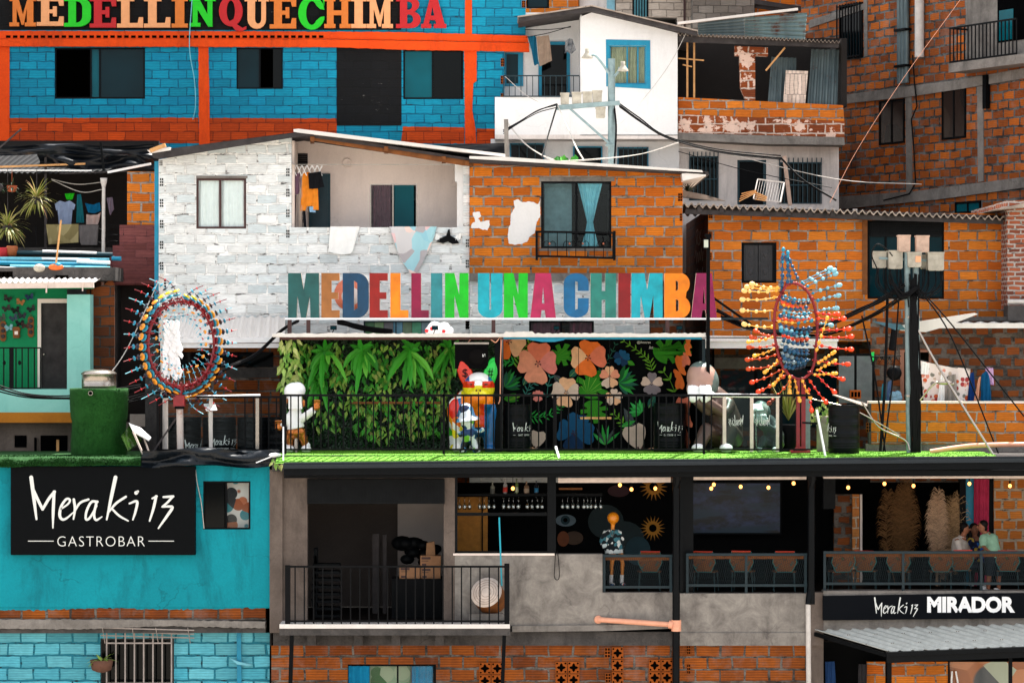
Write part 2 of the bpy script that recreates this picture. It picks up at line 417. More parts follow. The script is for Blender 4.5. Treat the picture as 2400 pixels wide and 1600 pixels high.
M['brick_rose'] = brick('rose painted brick', C(142,82,80), C(126,70,70), C(108,62,64), bh=0.16, bw=0.5, ms=0.01, dirt=0.4, dcol=C(60,35,35), groove=0.3)
M['ltblue'] = brick('pale blue painted brick', C(105,186,202), C(72,164,186), C(30,110,130), bh=0.255, bw=0.53, ms=0.022, dirt=0.5, dcol=C(18,98,120), groove=0.12, bumpd=0.03)
M['block'] = brick('concrete block', C(186,170,156), C(160,146,134), C(128,116,106), bw=0.4, bh=0.2, ms=0.012, dirt=0.4, dcol=C(95,85,78), groove=0)
M['block_grey'] = brick('grey concrete block', C(130,122,114), C(108,100,94), C(88,82,76), bw=0.4, bh=0.2, ms=0.012, dirt=0.4, dcol=C(60,55,50), groove=0)
M['stucco'] = plaster('white stucco', C(226,225,224), C(216,214,212), C(150,145,140), sc=0.5, amt=0.22, fine=0.1)
M['stucco_warm'] = plaster('off white render', C(240,224,214), C(228,212,203), C(170,155,148), sc=0.7, amt=0.3, fine=0.1)
M['stucco_grey'] = plaster('dirty pale render', C(224,214,207), C(198,188,182), C(90,82,78), sc=0.9, amt=0.5, fine=0.15)
M['teal_wall'] = plaster('turquoise render', C(2,140,154), C(0,120,134), C(0,70,80), sc=0.9, amt=0.8, fine=0.22)
M['concrete'] = plaster('stained concrete render', C(152,146,138), C(98,92,88), C(56,50,48), sc=2.6, amt=0.62, streak=True, bump=0.01)
M['concrete_dk'] = plaster('dark concrete', C(112,100,92), C(78,68,62), C(42,36,34), sc=1.2, amt=0.6, bump=0.012)
M['slab'] = plaster('raw concrete', C(140,134,128), C(100,95,90), C(45,42,40), sc=2.2, amt=0.7, bump=0.02)
M['slab_dk'] = plaster('blackened concrete', C(84,80,78), C(52,50,49), C(22,22,22), sc=2.0, amt=0.8, bump=0.02)
M['mint'] = plaster('mint render', C(18,134,86), C(14,122,76), C(10,90,60), sc=0.8, amt=0.3, fine=0.08)
M['mint_pale'] = plaster('pale mint render', C(142,200,190), C(120,186,176), C(80,140,135), sc=0.8, amt=0.3, fine=0.08)
M['ochre'] = plaster('ochre render', C(176,112,30), C(150,92,24), C(80,55,25), amt=0.4)
M['black_wall'] = plaster('black painted wall', C(10,11,12), C(7,8,9), sc=1.0, fine=0.1, spec=0.08)
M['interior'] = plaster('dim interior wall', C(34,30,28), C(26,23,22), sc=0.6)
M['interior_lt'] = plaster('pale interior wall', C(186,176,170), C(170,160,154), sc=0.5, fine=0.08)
M['black'] = flat('black paint', C(9,11,13), 0.5, 0.15, var=0.3)
M['blackgloss'] = flat('black gloss paint', C(8,11,14), 0.35, 0.22, var=0.3)
M['iron'] = flat('black iron', C(11,12,14), 0.5, 0.2, var=0.4, sc=20)
M['tealiron'] = flat('dark teal iron', C(14,36,43), 0.45, 0.3, var=0.35, sc=9)
M['gutter'] = flat('anthracite gutter', C(24,32,38), 0.4, 0.3, var=0.2)
M['cream'] = flat('cream metal', C(214,196,184), 0.5, 0.4, var=0.2)
M['white'] = flat('white paint', C(236,236,236), 0.5, 0.35, var=0.08)
M['tin'] = rusty('galvanised sheet', C(176,176,172), C(150,152,150), C(120,95,75), 0.12, metal=0.4)
M['tin_white'] = rusty('white sheet roofing', C(222,216,210), C(205,200,194), C(150,120,100), 0.05, metal=0.0)
M['tin_rust'] = rusty('rusted sheet', C(118,140,140), C(86,108,112), C(92,42,18), 0.72, sc=1.1)
M['tin_old'] = rusty('weathered sheet', C(104,118,120), C(60,76,82), C(74,52,40), 0.35, sc=2.5)
M['tin_dark'] = flat('dark sheet', C(20,22,24), 0.6, 0.2, var=0.4)
M['tile'] = rusty('fibre cement tile', C(176,160,146), C(120,108,98), C(60,52,48), 0.45, sc=2.0, metal=0)
M['wood_dark'] = flat('dark weathered wood', C(62,58,58), 0.85, 0.2, var=0.5, sc=4)
M['wood'] = flat('stained wood', C(120,70,28), 0.7, 0.3, var=0.5, sc=5)
M['wood_new'] = flat('raw wood', C(200,150,98), 0.8, 0.2, var=0.3, sc=7)
M['wood_brown'] = flat('brown window frame', C(62,30,26), 0.5, 0.4, var=0.3)
M['glass'] = glass_dark('dark window glass', C(6,40,48))
M['glass_teal'] = glass_dark('teal window glass', C(4,90,102))
M['glass_black'] = glass_dark('unlit window glass', C(4,7,8))
M['clear'] = glass_clear('clear glass', (.94,.97,.97,1), .012)
M['clear2'] = glass_clear('green tinted glass', (0.62,0.75,0.72,1), 0.04)
M['void'] = flat('dark opening', C(5,5,6), 0.95, 0.03)
M['hole'] = flat('brick hole', C(8,6,5), 0.95, 0.03)
M['claydark'] = flat('brick end clay', C(150,76,26), 0.9, 0.15)
M['curtain_w'] = cloth('white curtain', C(242,243,240), var=.08)
M['curtain_c'] = cloth('cyan curtain', C(120,190,205))
M['curtain_p'] = cloth('plum curtain', C(110,72,84))
M['curtain_g'] = cloth('beige curtain', C(150,150,118))
M['curtain_m'] = cloth('magenta curtain', C(190,58,90))
M['curtain_b'] = cloth('blue curtain', C(20,120,160))
M['bluepaint'] = flat('blue window paint', C(14,128,160), 0.5, 0.35, var=0.2)
M['tealpaint'] = flat('dark teal paint', C(12,52,62), 0.5, 0.35, var=0.3)
M['cable'] = flat('black cable', C(8,8,10), 0.5, 0.25)
M['wire_w'] = flat('pale wire', C(190,184,176), 0.6, 0.3)
M['pole'] = flat('galvanised pole', C(128,148,150), 0.5, 0.4, metal=0.2, var=0.35)
M['meter'] = flat('grey meter housing', C(168,162,148), 0.7, 0.3, var=0.4, sc=5)
M['meter_p'] = flat('sun bleached meter housing', C(188,160,142), 0.7, 0.3, var=0.35, sc=5)
M['redpaint'] = flat('red metal paint', C(130,8,20), 0.35, 0.5, var=0.3)
M['steel'] = flat('stainless steel', C(170,160,150), 0.25, 0.5, metal=0.9, var=0.15)
M['pvc'] = flat('salmon pipe', C(226,160,130), 0.5, 0.35, var=0.15)
M['pvc_w'] = flat('grey pipe', C(196,190,184), 0.5, 0.35, var=0.2)
# ------------------------------------------------------------------ setting: street and hillside
def hill_z(y):
    k = [(-60,0),(60.5,0),(62.4,3.6),(66,6.2),(70,9.0),(78,13.0),(90,18),(140,30),(300,60)]
    for (a, h), (b, g) in zip(k, k[1:]):
        if y <= b: return lerp(h, g, (y-a)/(b-a))
    return 60
ys = [-60,-20,20,50,60.5,61,62.4,64,66,68,70,74,78,84,90,110,140,300]
mb = MB(); xs = [-250,-100,-40,-20,-10,0,10,20,40,100,250]
mb.add([(x, y, hill_z(y)-0.02) for y in ys for x in xs],
       [(j*11+i, j*11+i+1, (j+1)*11+i+1, (j+1)*11+i) for j in range(len(ys)-1) for i in range(10)])
mb.top('hillside_ground', plaster('pale street paving and earth', C(170,162,152), C(140,132,122), C(90,84,76), sc=0.3), None, None, kind='structure')

# ------------------------------------------------------------------ house helpers
def wall_holes(mb, a, b, c, d, D, thick, holes, mi=0, rev=None):
    rev = mi if rev is None else rev
    xs = sorted({a, c} | {min(max(h[i], a), c) for h in holes for i in (0, 2)})
    ys = sorted({b, d} | {min(max(h[i], b), d) for h in holes for i in (1, 3)})
    for x0, x1 in zip(xs, xs[1:]):
        for y0, y1 in zip(ys, ys[1:]):
            mx, my = (x0+x1)/2, (y0+y1)/2
            if any(h[0] < mx < h[2] and h[1] < my < h[3] for h in holes): continue
            mb.quad(P(x0,y1,D), P(x1,y1,D), P(x1,y0,D), P(x0,y0,D), mi)
    for h in holes:
        x0, x1, z0, z1 = X(h[0],D), X(h[2],D), Z(h[3],D), Z(h[1],D); e = D+thick
        mb.quad((x0,D,z0),(x0,e,z0),(x0,e,z1),(x0,D,z1), rev); mb.quad((x1,e,z0),(x1,D,z0),(x1,D,z1),(x1,e,z1), rev)
        mb.quad((x0,e,z0),(x0,D,z0),(x1,D,z0),(x1,e,z0), rev); mb.quad((x0,D,z1),(x0,e,z1),(x1,e,z1),(x1,D,z1), rev)
    return mb
def shell(mb, a, b, c, d, D, dep, mi=0, inner=1, top=True):
    """sides, back and top of a house whose front is a,b..c,d at D; and its dim inside"""
    x0, x1, z0, z1 = X(a,D), X(c,D), Z(d,D), Z(b,D); e = D+dep
    mb.quad((x0,e,z0),(x0,D,z0),(x0,D,z1),(x0,e,z1), mi); mb.quad((x1,D,z0),(x1,e,z0),(x1,e,z1),(x1,D,z1), mi)
    mb.quad((x1,e,z0),(x0,e,z0),(x0,e,z1),(x1,e,z1), mi)
    if top: mb.quad((x0,D,z1),(x1,D,z1),(x1,e,z1),(x0,e,z1), mi)
    if inner is not None:
        i = 0.14; x0 += i; x1 -= i; e -= i; z1 -= i; z0 += i; f = D+0.12
        mb.quad((x0,f,z0),(x0,e,z0),(x0,e,z1),(x0,f,z1), inner); mb.quad((x1,e,z0),(x1,f,z0),(x1,f,z1),(x1,e,z1), inner)
        mb.quad((x0,e,z0),(x1,e,z0),(x1,e,z1),(x0,e,z1), inner); mb.quad((x0,f,z1),(x0,e,z1),(x1,e,z1),(x1,f,z1), inner)
    return mb
def window(house, r, D, fm, panes, fr=4, rec=0.07, name='window', mull=None, dep=0.06, label=None, sill=None):
    """frame with panes between its mullions; panes = list of (x0, x1, material) in picture columns"""
    a, b, c, d = r; e = D+rec; mb = MB()
    mb.pb(a,b,c,b+fr,e,dep); mb.pb(a,d-fr,c,d,e,dep); mb.pb(a,b+fr,a+fr,d-fr,e,dep); mb.pb(c-fr,b+fr,c,d-fr,e,dep)
    for m in (mull or []): mb.pb(m-fr*0.5,b+fr,m+fr*0.5,d-fr,e-0.004,dep)
    w = mb.build(name, fm, house, label)
    for (x0, x1, m) in panes:
        MB().pb(x0, b+fr, x1, d-fr, e+0.025, 0.012).build('pane', m, w)
    return w
def curtain(parent, r, D, m, folds=5, amp=0.03, pinch=None, name='curtain'):
    a, b, c, d = r
    def fn(u, v):
        x = lerp(a, c, u); y = lerp(b, d, v)
        if pinch: 
            t = pinch[0]; k = 1-(1-pinch[1])*max(0, 1-abs(v-t)/(t if v < t else (1-t)*1.6))
            x = (a+c)/2+(x-(a+c)/2)*k
        p = P(x, y, D); p.y += amp*math.sin(u*folds*2*math.pi+0.6*math.sin(v*3))+amp*0.4*math.sin(u*folds*5+v*2); return p
    mb = MB().grid(fn, folds*8, 10)
    return mb.build(name, m, parent)
def bars(mb, a, b, c, d, D, n, r=0.011, rails=(), rr=0.014, mi=0, inset=0.0):
    for i in range(n):
        x = lerp(a, c, (i+inset)/(n-1+2*inset)) if n > 1 else (a+c)/2
        mb.bar(P(x,d,D), P(x,b,D), r*2, mi=mi)
    for y in rails: mb.bar(P(a,y,D-0.005), P(c,y,D-0.005), rr*2, mi=mi)
    return mb
def brick_ends(house, lst, D, m=None, cols=2, rows=3):
    """open ends of hollow bricks at a wall's corner: clay face with dark cells"""
    for (a, b, c, d) in lst:
        mb = MB(); mb.pb(a,b,c,d,D-0.006,0.01,0)
        w = (c-a)/cols; h = (d-b)/rows
        for i in range(cols):
            for j in range(rows):
                mb.pb(a+w*(i+.18), b+h*(j+.15), a+w*(i+.88), b+h*(j+.85), D-0.010, 0.003, 1)
        mb.build('hollow_brick_end', [m or M['claydark'], M['hole']], house)
def corrugated(mb, p0, p1, q0, q1, n, amp=0.03, th=0.012, mi=0, seg=4):
    """sheet between edges p0-p1 (top) and q0-q1 (bottom), ribs running from top to bottom"""
    p0, p1, q0, q1 = map(Vector, (p0, p1, q0, q1)); N = n*seg
    nor = (p1-p0).cross(q0-p0).normalized()
    if nor.z < 0: nor = -nor
    vs = []
    for k in (0, 1):
        for i in range(N+1):
            t = i/N; o = nor*(amp*math.sin(2*math.pi*i/seg+0.4)-k*th)
            vs += [p0.lerp(p1, t)+o, q0.lerp(q1, t)+o]
    B = 2*(N+1); fs = []
    for i in range(N):
        a = 2*i
        fs += [(a, a+2, a+3, a+1), (B+a, B+a+1, B+a+3, B+a+2), (a+1, a+3, B+a+3, B+a+1), (a, B+a, B+a+2, a+2)]
    fs += [(0,1,B+1,B), (2*N,B+2*N,B+2*N+1,2*N+1)]
    return mb.add(vs, fs, mi, False)

# ------------------------------------------------------------------ letters
def arc(cx, cy, rx, ry, a0, a1, n=8):
    return [(cx+rx*math.cos(R(lerp(a0,a1,i/n))), cy+ry*math.sin(R(lerp(a0,a1,i/n)))) for i in range(n+1)]
IMP = {   # heavy condensed capitals in a unit box
 'E': [[(0,0),(1,0),(1,.17),(.56,.17),(.56,.42),(.92,.42),(.92,.57),(.56,.57),(.56,.83),(1,.83),(1,1),(0,1)]],
 'L': [[(0,0),(1,0),(1,.17),(.56,.17),(.56,1),(0,1)]],
 'I': [[(0,0),(1,0),(1,1),(0,1)]],
 'D': [[(0,0),(.55,0)]+arc(.55,.25,.45,.25,-90,0)+arc(.55,.75,.45,.25,0,90)+[(0,1)], [(.44,.17),(.44,.83),(.56,.78),(.57,.22)]],
 'N': [[(0,0),(.40,0),(.40,.5),(.62,0),(1,0),(1,1),(.62,1),(.60,.52),(.40,1),(0,1)]],
 'M': [[(0,0),(.28,0),(.30,.5),(.42,0),(.58,0),(.70,.5),(.72,0),(1,0),(1,1),(.58,1),(.5,.62),(.42,1),(0,1)]],
 'U': [[(0,1)]+arc(.45,.22,.45,.22,180,270)+arc(.55,.22,.45,.22,270,360)+[(1,1),(.53,1),(.53,.18),(.47,.18),(.47,1)]],
 'A': [[(0,0),(.40,0),(.44,.17),(.56,.17),(.60,0),(1,0),(.80,1),(.20,1)], [(.45,.32),(.5,.70),(.55,.32)]],
 'C': [arc(.5,.78,.5,.22,0,180)+arc(.5,.22,.5,.22,180,360)+[(1,.44),(.56,.44),(.56,.2),(.46,.18),(.46,.82),(.56,.80),(.56,.60),(1,.60)]],
 'H': [[(0,0),(.44,0),(.44,.4),(.57,.4),(.57,0),(1,0),(1,1),(.57,1),(.57,.6),(.44,.6),(.44,1),(0,1)]],
 'B': [[(0,0),(.65,0)]+arc(.65,.24,.35,.24,-90,60)+arc(.62,.76,.36,.24,-50,90)+[(0,1)],
       [(.44,.14),(.44,.42),(.55,.39),(.55,.17)], [(.44,.6),(.44,.84),(.53,.81),(.53,.63)]],
}
sf = .13
SLAB = {  # slab serif capitals
 'I': [[(0,0),(1,0),(1,sf),(.78,sf),(.78,1-sf),(1,1-sf),(1,1),(0,1),(0,1-sf),(.22,1-sf),(.22,sf),(0,sf)]],
 'L': [[(0,0),(1,0),(1,.34),(.84,.34),(.80,.15),(.48,.15),(.48,1-sf),(.66,1-sf),(.66,1),(0,1),(0,1-sf),(.16,1-sf),(.16,sf),(0,sf)]],
 'E': [[(0,0),(1,0),(1,.33),(.84,.33),(.80,.15),(.46,.15),(.46,.44),(.60,.44),(.60,.33),(.74,.33),(.74,.68),(.60,.68),(.60,.57),(.46,.57),(.46,.86),(.80,.86),(.84,.7),(1,.7),(1,1),(0,1),(0,1-sf),(.16,1-sf),(.16,sf),(0,sf)]],
 'D': [[(0,0),(.5,0)]+arc(.5,.32,.5,.32,-90,0)+arc(.5,.68,.5,.32,0,90)+[(0,1),(0,1-sf),(.16,1-sf),(.16,sf),(0,sf)],
       [(.44,.14),(.44,.86)]+arc(.48,.64,.2,.22,90,0,5)+arc(.48,.36,.2,.22,0,-90,5)],
 'M': [[(0,0),(.36,0),(.36,sf),(.27,sf),(.27,.62),(.46,.05),(.54,.05),(.66,.62),(.66,sf),(.58,sf),(.58,0),(1,0),(1,sf),(.90,sf),(.90,1-sf),(1,1-sf),(1,1),(.70,1),(.51,.40),(.32,1),(0,1),(0,1-sf),(.12,1-sf),(.12,sf),(0,sf)]],
 'N': [[(0,0),(.42,0),(.42,sf),(.31,sf),(.31,.58),(.72,0),(.88,0),(.88,1-sf),(1,1-sf),(1,1),(.58,1),(.58,1-sf),(.69,1-sf),(.69,.42),(.34,1),(0,1),(0,1-sf),(.12,1-sf),(.12,sf),(0,sf)]],
 'U': [arc(.5,.3,.38,.3,180,360)+[(.88,1-sf),(1,1-sf),(1,1),(.56,1),(.56,1-sf),(.69,1-sf)]+arc(.56,.3,.13,.14,0,-180,6)+[(.43,1-sf),(.50,1-sf),(.50,1),(0,1),(0,1-sf),(.12,1-sf)]],
 'Q': [arc(.48,.56,.48,.46,0,360,24)[:-1], arc(.48,.56,.17,.32,0,360,16)[:-1]],
 'C': [arc(.52,.5,.52,.5,22,338,22)+[(1,.4),(.86,.38)]+arc(.52,.5,.22,.36,320,40,16)+[(.84,.62),(1,.6),(1,.92),(.93,.92)]],
 'H': [[(0,0),(.42,0),(.42,sf),(.35,sf),(.35,.42),(.65,.42),(.65,sf),(.58,sf),(.58,0),(1,0),(1,sf),(.90,sf),(.90,1-sf),(1,1-sf),(1,1),(.58,1),(.58,1-sf),(.65,1-sf),(.65,.57),(.35,.57),(.35,1-sf),(.42,1-sf),(.42,1),(0,1),(0,1-sf),(.10,1-sf),(.10,sf),(0,sf)]],
 'B': [[(0,0),(.62,0)]+arc(.62,.27,.38,.27,-90,70)+arc(.60,.77,.34,.23,-40,90)+[(0,1),(0,1-sf),(.16,1-sf),(.16,sf),(0,sf)],
       [(.45,.14),(.45,.44)]+arc(.54,.29,.16,.15,90,-90,6), [(.45,.59),(.45,.86)]+arc(.52,.725,.14,.135,90,-90,6)],
 'A': [[(0,0),(.40,0),(.40,sf),(.31,sf),(.34,.26),(.56,.26),(.60,sf),(.50,sf),(.50,0),(1,0),(1,sf),(.93,sf),(.64,1),(.36,1),(.09,sf),(0,sf)], [(.38,.40),(.52,.40),(.45,.68)]],
}
def letter(parent, loops, r, D, dep, mats, label, name='letter'):
    a, b, c, d = r
    L = [[(lerp(a,c,p[0]), lerp(d,b,p[1])) for p in lp] for lp in loops]
    return MB().pprism(L, D, dep, 0, 1 if len(mats) > 1 else 0).build(name, mats, parent, label)

SCRIPT = [  # brush lettering traced as strokes: (points, widths)
 ([(212,168),(228,290),(248,452)],[26,24,14]), ([(225,250),(262,330),(290,385)],[20,20,20]), ([(290,385),(335,310),(372,266)],[18,20,20]),
 ([(368,266),(362,400),(360,512)],[20,20,9]),
 ([(408,388),(462,350),(476,322),(452,316),(418,362),(406,420),(420,452),(450,448),(502,404)],[11,13,15,16,18,20,18,15,8]),
 ([(502,318),(510,380),(500,452)],[17,18,11]), ([(504,404),(545,342),(602,318)],[13,16,15]),
 ([(662,334),(622,336),(590,395),(584,452),(612,442),(658,362)],[18,17,17,15,16,12]), ([(656,340),(640,420),(654,458),(694,436)],[17,17,16,8]),
 ([(786,168),(758,300),(726,455)],[26,23,12]), ([(742,402),(790,345),(856,300)],[12,17,16]), ([(764,384),(812,430),(872,464)],[14,15,10]),
 ([(880,346),(932,332),(922,400),(904,456)],[12,18,17,11]), ([(926,274),(938,264)],[26,16]),
 ([(1036,312),(1066,297)],[12,16]), ([(1062,298),(1044,380),(1018,464)],[19,18,12]),
 ([(1112,302),(1178,298)],[14,18]), ([(1174,300),(1140,338),(1104,368)],[17,15,12]), ([(1104,368),(1150,366),(1172,376),(1130,440),(1078,514)],[13,16,20,18,11])]
def script(mb, fn, x0, y0, sx, sy, off, mi=0, k=5, fat=1.0, clip=None):
    for i, (pts, ws) in enumerate(SCRIPT):
        q = [(x0+(p[0]-200)*sx, y0+(p[1]-160)*sy) for p in pts]
        if clip and not all(clip[0] <= p[0] <= clip[1] for p in q): continue
        brush(mb, fn, q, [w*sx*fat for w in ws], off+0.0015*i, mi, k)

# ------------------------------------------------------------------ painted house with the slab letters, top left
D = 72.0
h = thing('painted_house', 'blue brick house with orange beams and a band of coloured letters, top left', 'house', P(575, 620, D))
mb = MB()
wins = [(128,112,340,232), (554,112,663,209), (945,117,1086,233)]
wall_holes(mb, -420, 108, 1182, 640, D, 0.2, wins, 0)
mb.pb(-420, -60, 1232, 100, D, 0.2)
shell(mb, -420, -60, 1182, 640, D, 9, 0, 1)
mb.build('wall', [M['blue'], M['interior']], h)
mb = MB()      # beams and columns
mb.pprism([ragged([(-420,92),(480,92),(790,93),(940,96),(1240,101),(1241,122),(1100,119),(942,117),(790,111),(470,110),(-420,108)], 7, .9)], D-0.10, 0.12)
mb.pprism([ragged([(-420,72),(560,74),(940,76),(1236,84),(1238,100),(940,95),(790,92),(-420,91)], 7, .9)], D-0.05, 0.10)
mb.pb(-420,108.5,22,340,D-0.03,0.05); mb.pprism([ragged([(465,110.5),(488,110.5),(490,200),(492,340),(467,340)], 7, .9)], D-0.035, 0.05)
mb.pprism([ragged([(1088,118.5),(1117,119.5),(1117,190),(1109,196),(1107,260),(1114,300),(1117,337),(1090,337)], 7, .9)], D-0.04, 0.06)
mb.pb(1090,-60,1106,84,D-0.03,0.05)
mb.build('concrete_beam', M['orange_beam'], h)
for L in ([(22.2,277),(465,276),(467,336),(22.2,336)],[(492,277),(789,278),(789,336),(492,336)],[(944,297),(1088,299),(1088,337),(940,336)],[(1117,301),(1180,303),(1181,339),(1117,338)]): MB().pprism([ragged(L,7,1.0)],D-0.012,0.03).build('painted_band', M['orange_band'], h)
mb = MB(); mb.pb(789,110,941,295,D-0.009,0.02); mb.pb(-420,-60,940,71,D-0.008,0.02); mb.build('black_paint', M['black_brick'], h)
mb = MB()
for i in range(46): mb.pb(14+i*16.3, 83.5, 14+i*16.3+10.5, 89.5, D-0.056, 0.004)
mb.build('vent_hole', M['hole'], h)
brick_ends(h, [(1173.5,a,1181.5,a+19) for a in (137,178,219,261,302)]+[(1223,2,1231,18),(1223,42,1231,60)], D)
window(h, wins[0], D, M['blackgloss'], [(214,232,M['glass_teal']),(236,336,M['glass'])], 4, mull=[213,234])
window(h, wins[1], D, M['blackgloss'], [(557,607,M['glass']),(640,660,M['glass_black'])], 3.5, mull=[609])
window(h, wins[2], D, M['blackgloss'], [(948,1013,M['glass_teal']),(1016,1081,M['glass_black'])], 4, mull=[1014])
so_ = thing('wall_lettering', 'row of slab serif letters in orange, peach, green and red on the blue house', 'sign', P(535, 70, D-0.12))
lc = {'o': C(222,120,36), 'p': C(243,168,112), 'g': C(10,205,14), 'r': C(196,14,22)}
ln = {'o': 'orange', 'p': 'peach', 'g': 'bright green', 'r': 'red'}
LM = {k: flat('letter '+ln[k], mul(v,.8), 0.5, 0.35, var=0.14) for k, v in lc.items()}
for ch, a, c, d, k in [('M',22,84,62,'o'),('E',86,149,61,'p'),('D',150,213,63,'g'),('E',210,272,65,'r'),('L',274,335,65,'p'),('L',337,399,65,'p'),('I',402,440,65,'o'),
                       ('N',444,505,63,'g'),('Q',513,571,70,'r'),('U',573,630,68,'p'),('E',632,694,67,'o'),('C',699,760,70,'g'),('H',760,822,66,'o'),('I',823,858,66,'p'),
                       ('M',859,921,66,'p'),('B',928,986,66,'r'),('A',987,1046,66,'r')]:
    b = -6 if ch not in 'CQ' else -8
    letter(so_, SLAB[ch], (a,b,c,d), D-0.13, 0.09, [LM[k]], '%s letter %s' % (ln[k], ch))
    if ch == 'Q': MB().pprism([[(535,52),(546,46),(556,58),(568,66),(577,62),(577,68),(566,74),(552,72)]], D-0.132, 0.09).build('letter_tail', LM[k], so_)

# ------------------------------------------------------------------ white stucco house, top centre
D = 71.0
h = thing('stucco_house', 'white stucco house with a blue framed window behind the street lamp pole', 'house', P(1390, 600, D))
mb = MB()
wall_holes(mb, 1360, 78, 1588, 318, D, 0.2, [(1428,107,1514,198)], 0)
mb.pprism([[(1360,78.2),(1360,40),(1386,30),(1400,31),(1588,78.2)]], D, 0.2)
mb.pb(1160,228,1360,316,D,0.15)
mb.pb(1160,316,1588,326,D,1.0,2)                               # floor slab
mb.pb(1150,326,1592,640,D+0.95,0.2,0)                          # lower storey
mb.pb(1360,30,1364,228,D+0.2,1.3,0)
mb.pb(1150,30,1360,228,D+1.3,0.2,0)                            # back of the balcony
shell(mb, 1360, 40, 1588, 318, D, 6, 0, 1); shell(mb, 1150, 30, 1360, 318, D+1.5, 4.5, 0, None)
mb.build('wall', [M['stucco'], M['interior'], M['stucco_grey']], h)
mb = MB()
def roofslab(mb, pts, D0, dep, th, mi=0):
    up = [P(x,y,D0) for x, y in pts]; n = len(up)
    mb.prism([[(p.x,p.z) for p in up]+[(p.x,p.z-th) for p in reversed(up)]], D0, D0+dep, mi)
roofslab(mb, [(1215,42),(1386,16),(1634,74)], D-0.35, 6.5, 0.10)
mb.build('roof', M['wood_dark'], h)
mb = MB(); roofslab(mb, [(1213,38),(1300,26),(1386,12)], D-0.4, 6.6, 0.03); roofslab(mb, [(1386.4,12),(1636,71)], D-0.4, 6.6, 0.03)
mb.build('roof_sheet', M['tile'], h)
w = window(h, (1428,107,1514,198), D, M['bluepaint'], [(1431,1468,M['clear']),(1472,1494,M['clear']),(1497,1511,M['clear'])], 3, mull=[1470,1495], rec=0.06)
curtain(w, (1429,108,1470,197), D+0.14, M['curtain_g'], 5, 0.02); curtain(w, (1472,108,1513,197), D+0.14, M['curtain_g'], 4, 0.02)
mb = MB(); mb.pprism([[(1420,93),(1524,95),(1525,209),(1421,203)], [(1428,107),(1428,198),(1514,198),(1514,107)]], D-0.012, 0.02); mb.build('window_surround', M['bluepaint'], h)
E = D+1.28
mb = MB(); mb.pb(1262,98,1336,228,E-0.02,0.05); dr = mb.build('door', M['bluepaint'], h)
MB().pb(1270,106,1328,227,E-0.035,0.02).build('pane', M['glass_black'], dr)
mb = MB(); mb.pb(1183,124,1226,202,E-0.02,0.05); wn = mb.build('window', M['bluepaint'], h); MB().pb(1187,128,1214,196,E-0.035,0.02).build('pane', M['glass'], wn)
mb = MB(); bars(mb, 1180,178,1358,227,D-0.02,14,0.009,(178,226)); mb.build('railing', M['tealiron'], h)
E = D+0.93
for r, n in (((1195,336,1276,400),4), ((1343,343,1412,420),1), ((1447,345,1520,420),6)):
    w = window(h, r, E-0.06, M['bluepaint'], [(r[0]+3,r[2]-3,M['glass_black'])], 3, rec=0.0)
    if n > 1: bars(MB(), r[0]+3, r[1], r[2]-3, r[3], E-0.10, n+1, 0.009, (r[1]+4,)).build('window_bar', M['tealpaint'], w)

# ------------------------------------------------------------------ brick house with an open shed storey
D = 71.4
h = thing('open_shed_house', 'unfinished brick house with an open upper storey of scrap sheets and rusty roofing', 'house', P(1785, 640, D))
mb = MB(); mb.pprism([[(1590,228),(1976,247),(1979,284),(1590,268)]], D, 0.18); mb.build('parapet', M['brick_b'], h)
mb = MB(); mb.pprism([[(1590,268.3),(1979,284.3),(1979,322),(1590,312)]], D-0.004, 0.18); mb.build('limed_parapet', M['brick_pink'], h)
mb = MB(); mb.pprism([[(1588,312.3),(1979,322.3),(1980,340),(1800,338),(1588,327)]], D-0.08, 6); mb.build('floor_slab', M['slab'], h)
E = D+0.7; mb = MB()
lw = [(1617,366,1682,470), (1728,375,1796,480), (1828,380,1924,478)]
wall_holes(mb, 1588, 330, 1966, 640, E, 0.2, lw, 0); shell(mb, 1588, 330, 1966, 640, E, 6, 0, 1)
mb.build('wall', [M['stucco_grey'], M['interior']], h)
for r, n in ((lw[0],8), (lw[2],10)):
    w = window(h, r, E, M['tealpaint'], [(r[0]+3,r[2]-3,M['glass_black'])], 3, rec=0.08)
    bars(MB(), r[0]-1, r[1]-10, r[2]+1, r[3], E-0.04, n, 0.011, (r[1]+2, r[1]+54)).build('window_bar', M['tealpaint'], w)
mb = MB(); mb.pb(1728,375,1733,480,E+0.04,0.05); mb.pb(1789,375,1796,480,E+0.04,0.05); mb.pb(1733,375,1789,379,E+0.04,0.05); d_ = mb.build('door', M['tealpaint'], h)
MB().pb(1733,379,1789,480,E+0.10,0.03).build('door_leaf', M['black'], d_)
mb = MB(); mb.pb(1585,90,1985,250,D+3.2,0.1); mb.pb(1585,90,1590,250,D+0.2,3); mb.pb(1972,90,1985,250,D+0.2,3); mb.build('back_wall', M['interior'], h)
mb = MB(); mb.pprism([[(1722,108),(1800,112),(1800,132),(1770,131),(1770,237),(1748,237),(1735,205),(1733,131),(1722,131)]], D+0.06, 0.2); mb.build('brick_pillar', M['brick_pink'], h)
mb = MB()
for x, y in ((1611,100),(1627,98)): mb.pb(x-2.2,y,x+2.2,230,D+0.05,0.05)
mb.bar(P(1590,137,D+0.03), P(1650,142,D+0.03), 0.03); mb.bar(P(1600,152,D+0.03), P(1622,157,D+0.03), 0.03); mb.bar(P(1795,166,D), P(1840,112,D-0.1), 0.04)
mb.build('timber_post', M['wood_new'], h)
mb = MB(); corrugated(mb, P(1590,88,D+1.5), P(1966,106,D+1.5), P(1588,80,D-0.5), P(1968,98,D-0.5), 42, 0.035)
mb.build('roof_sheet', M['tile'], h)
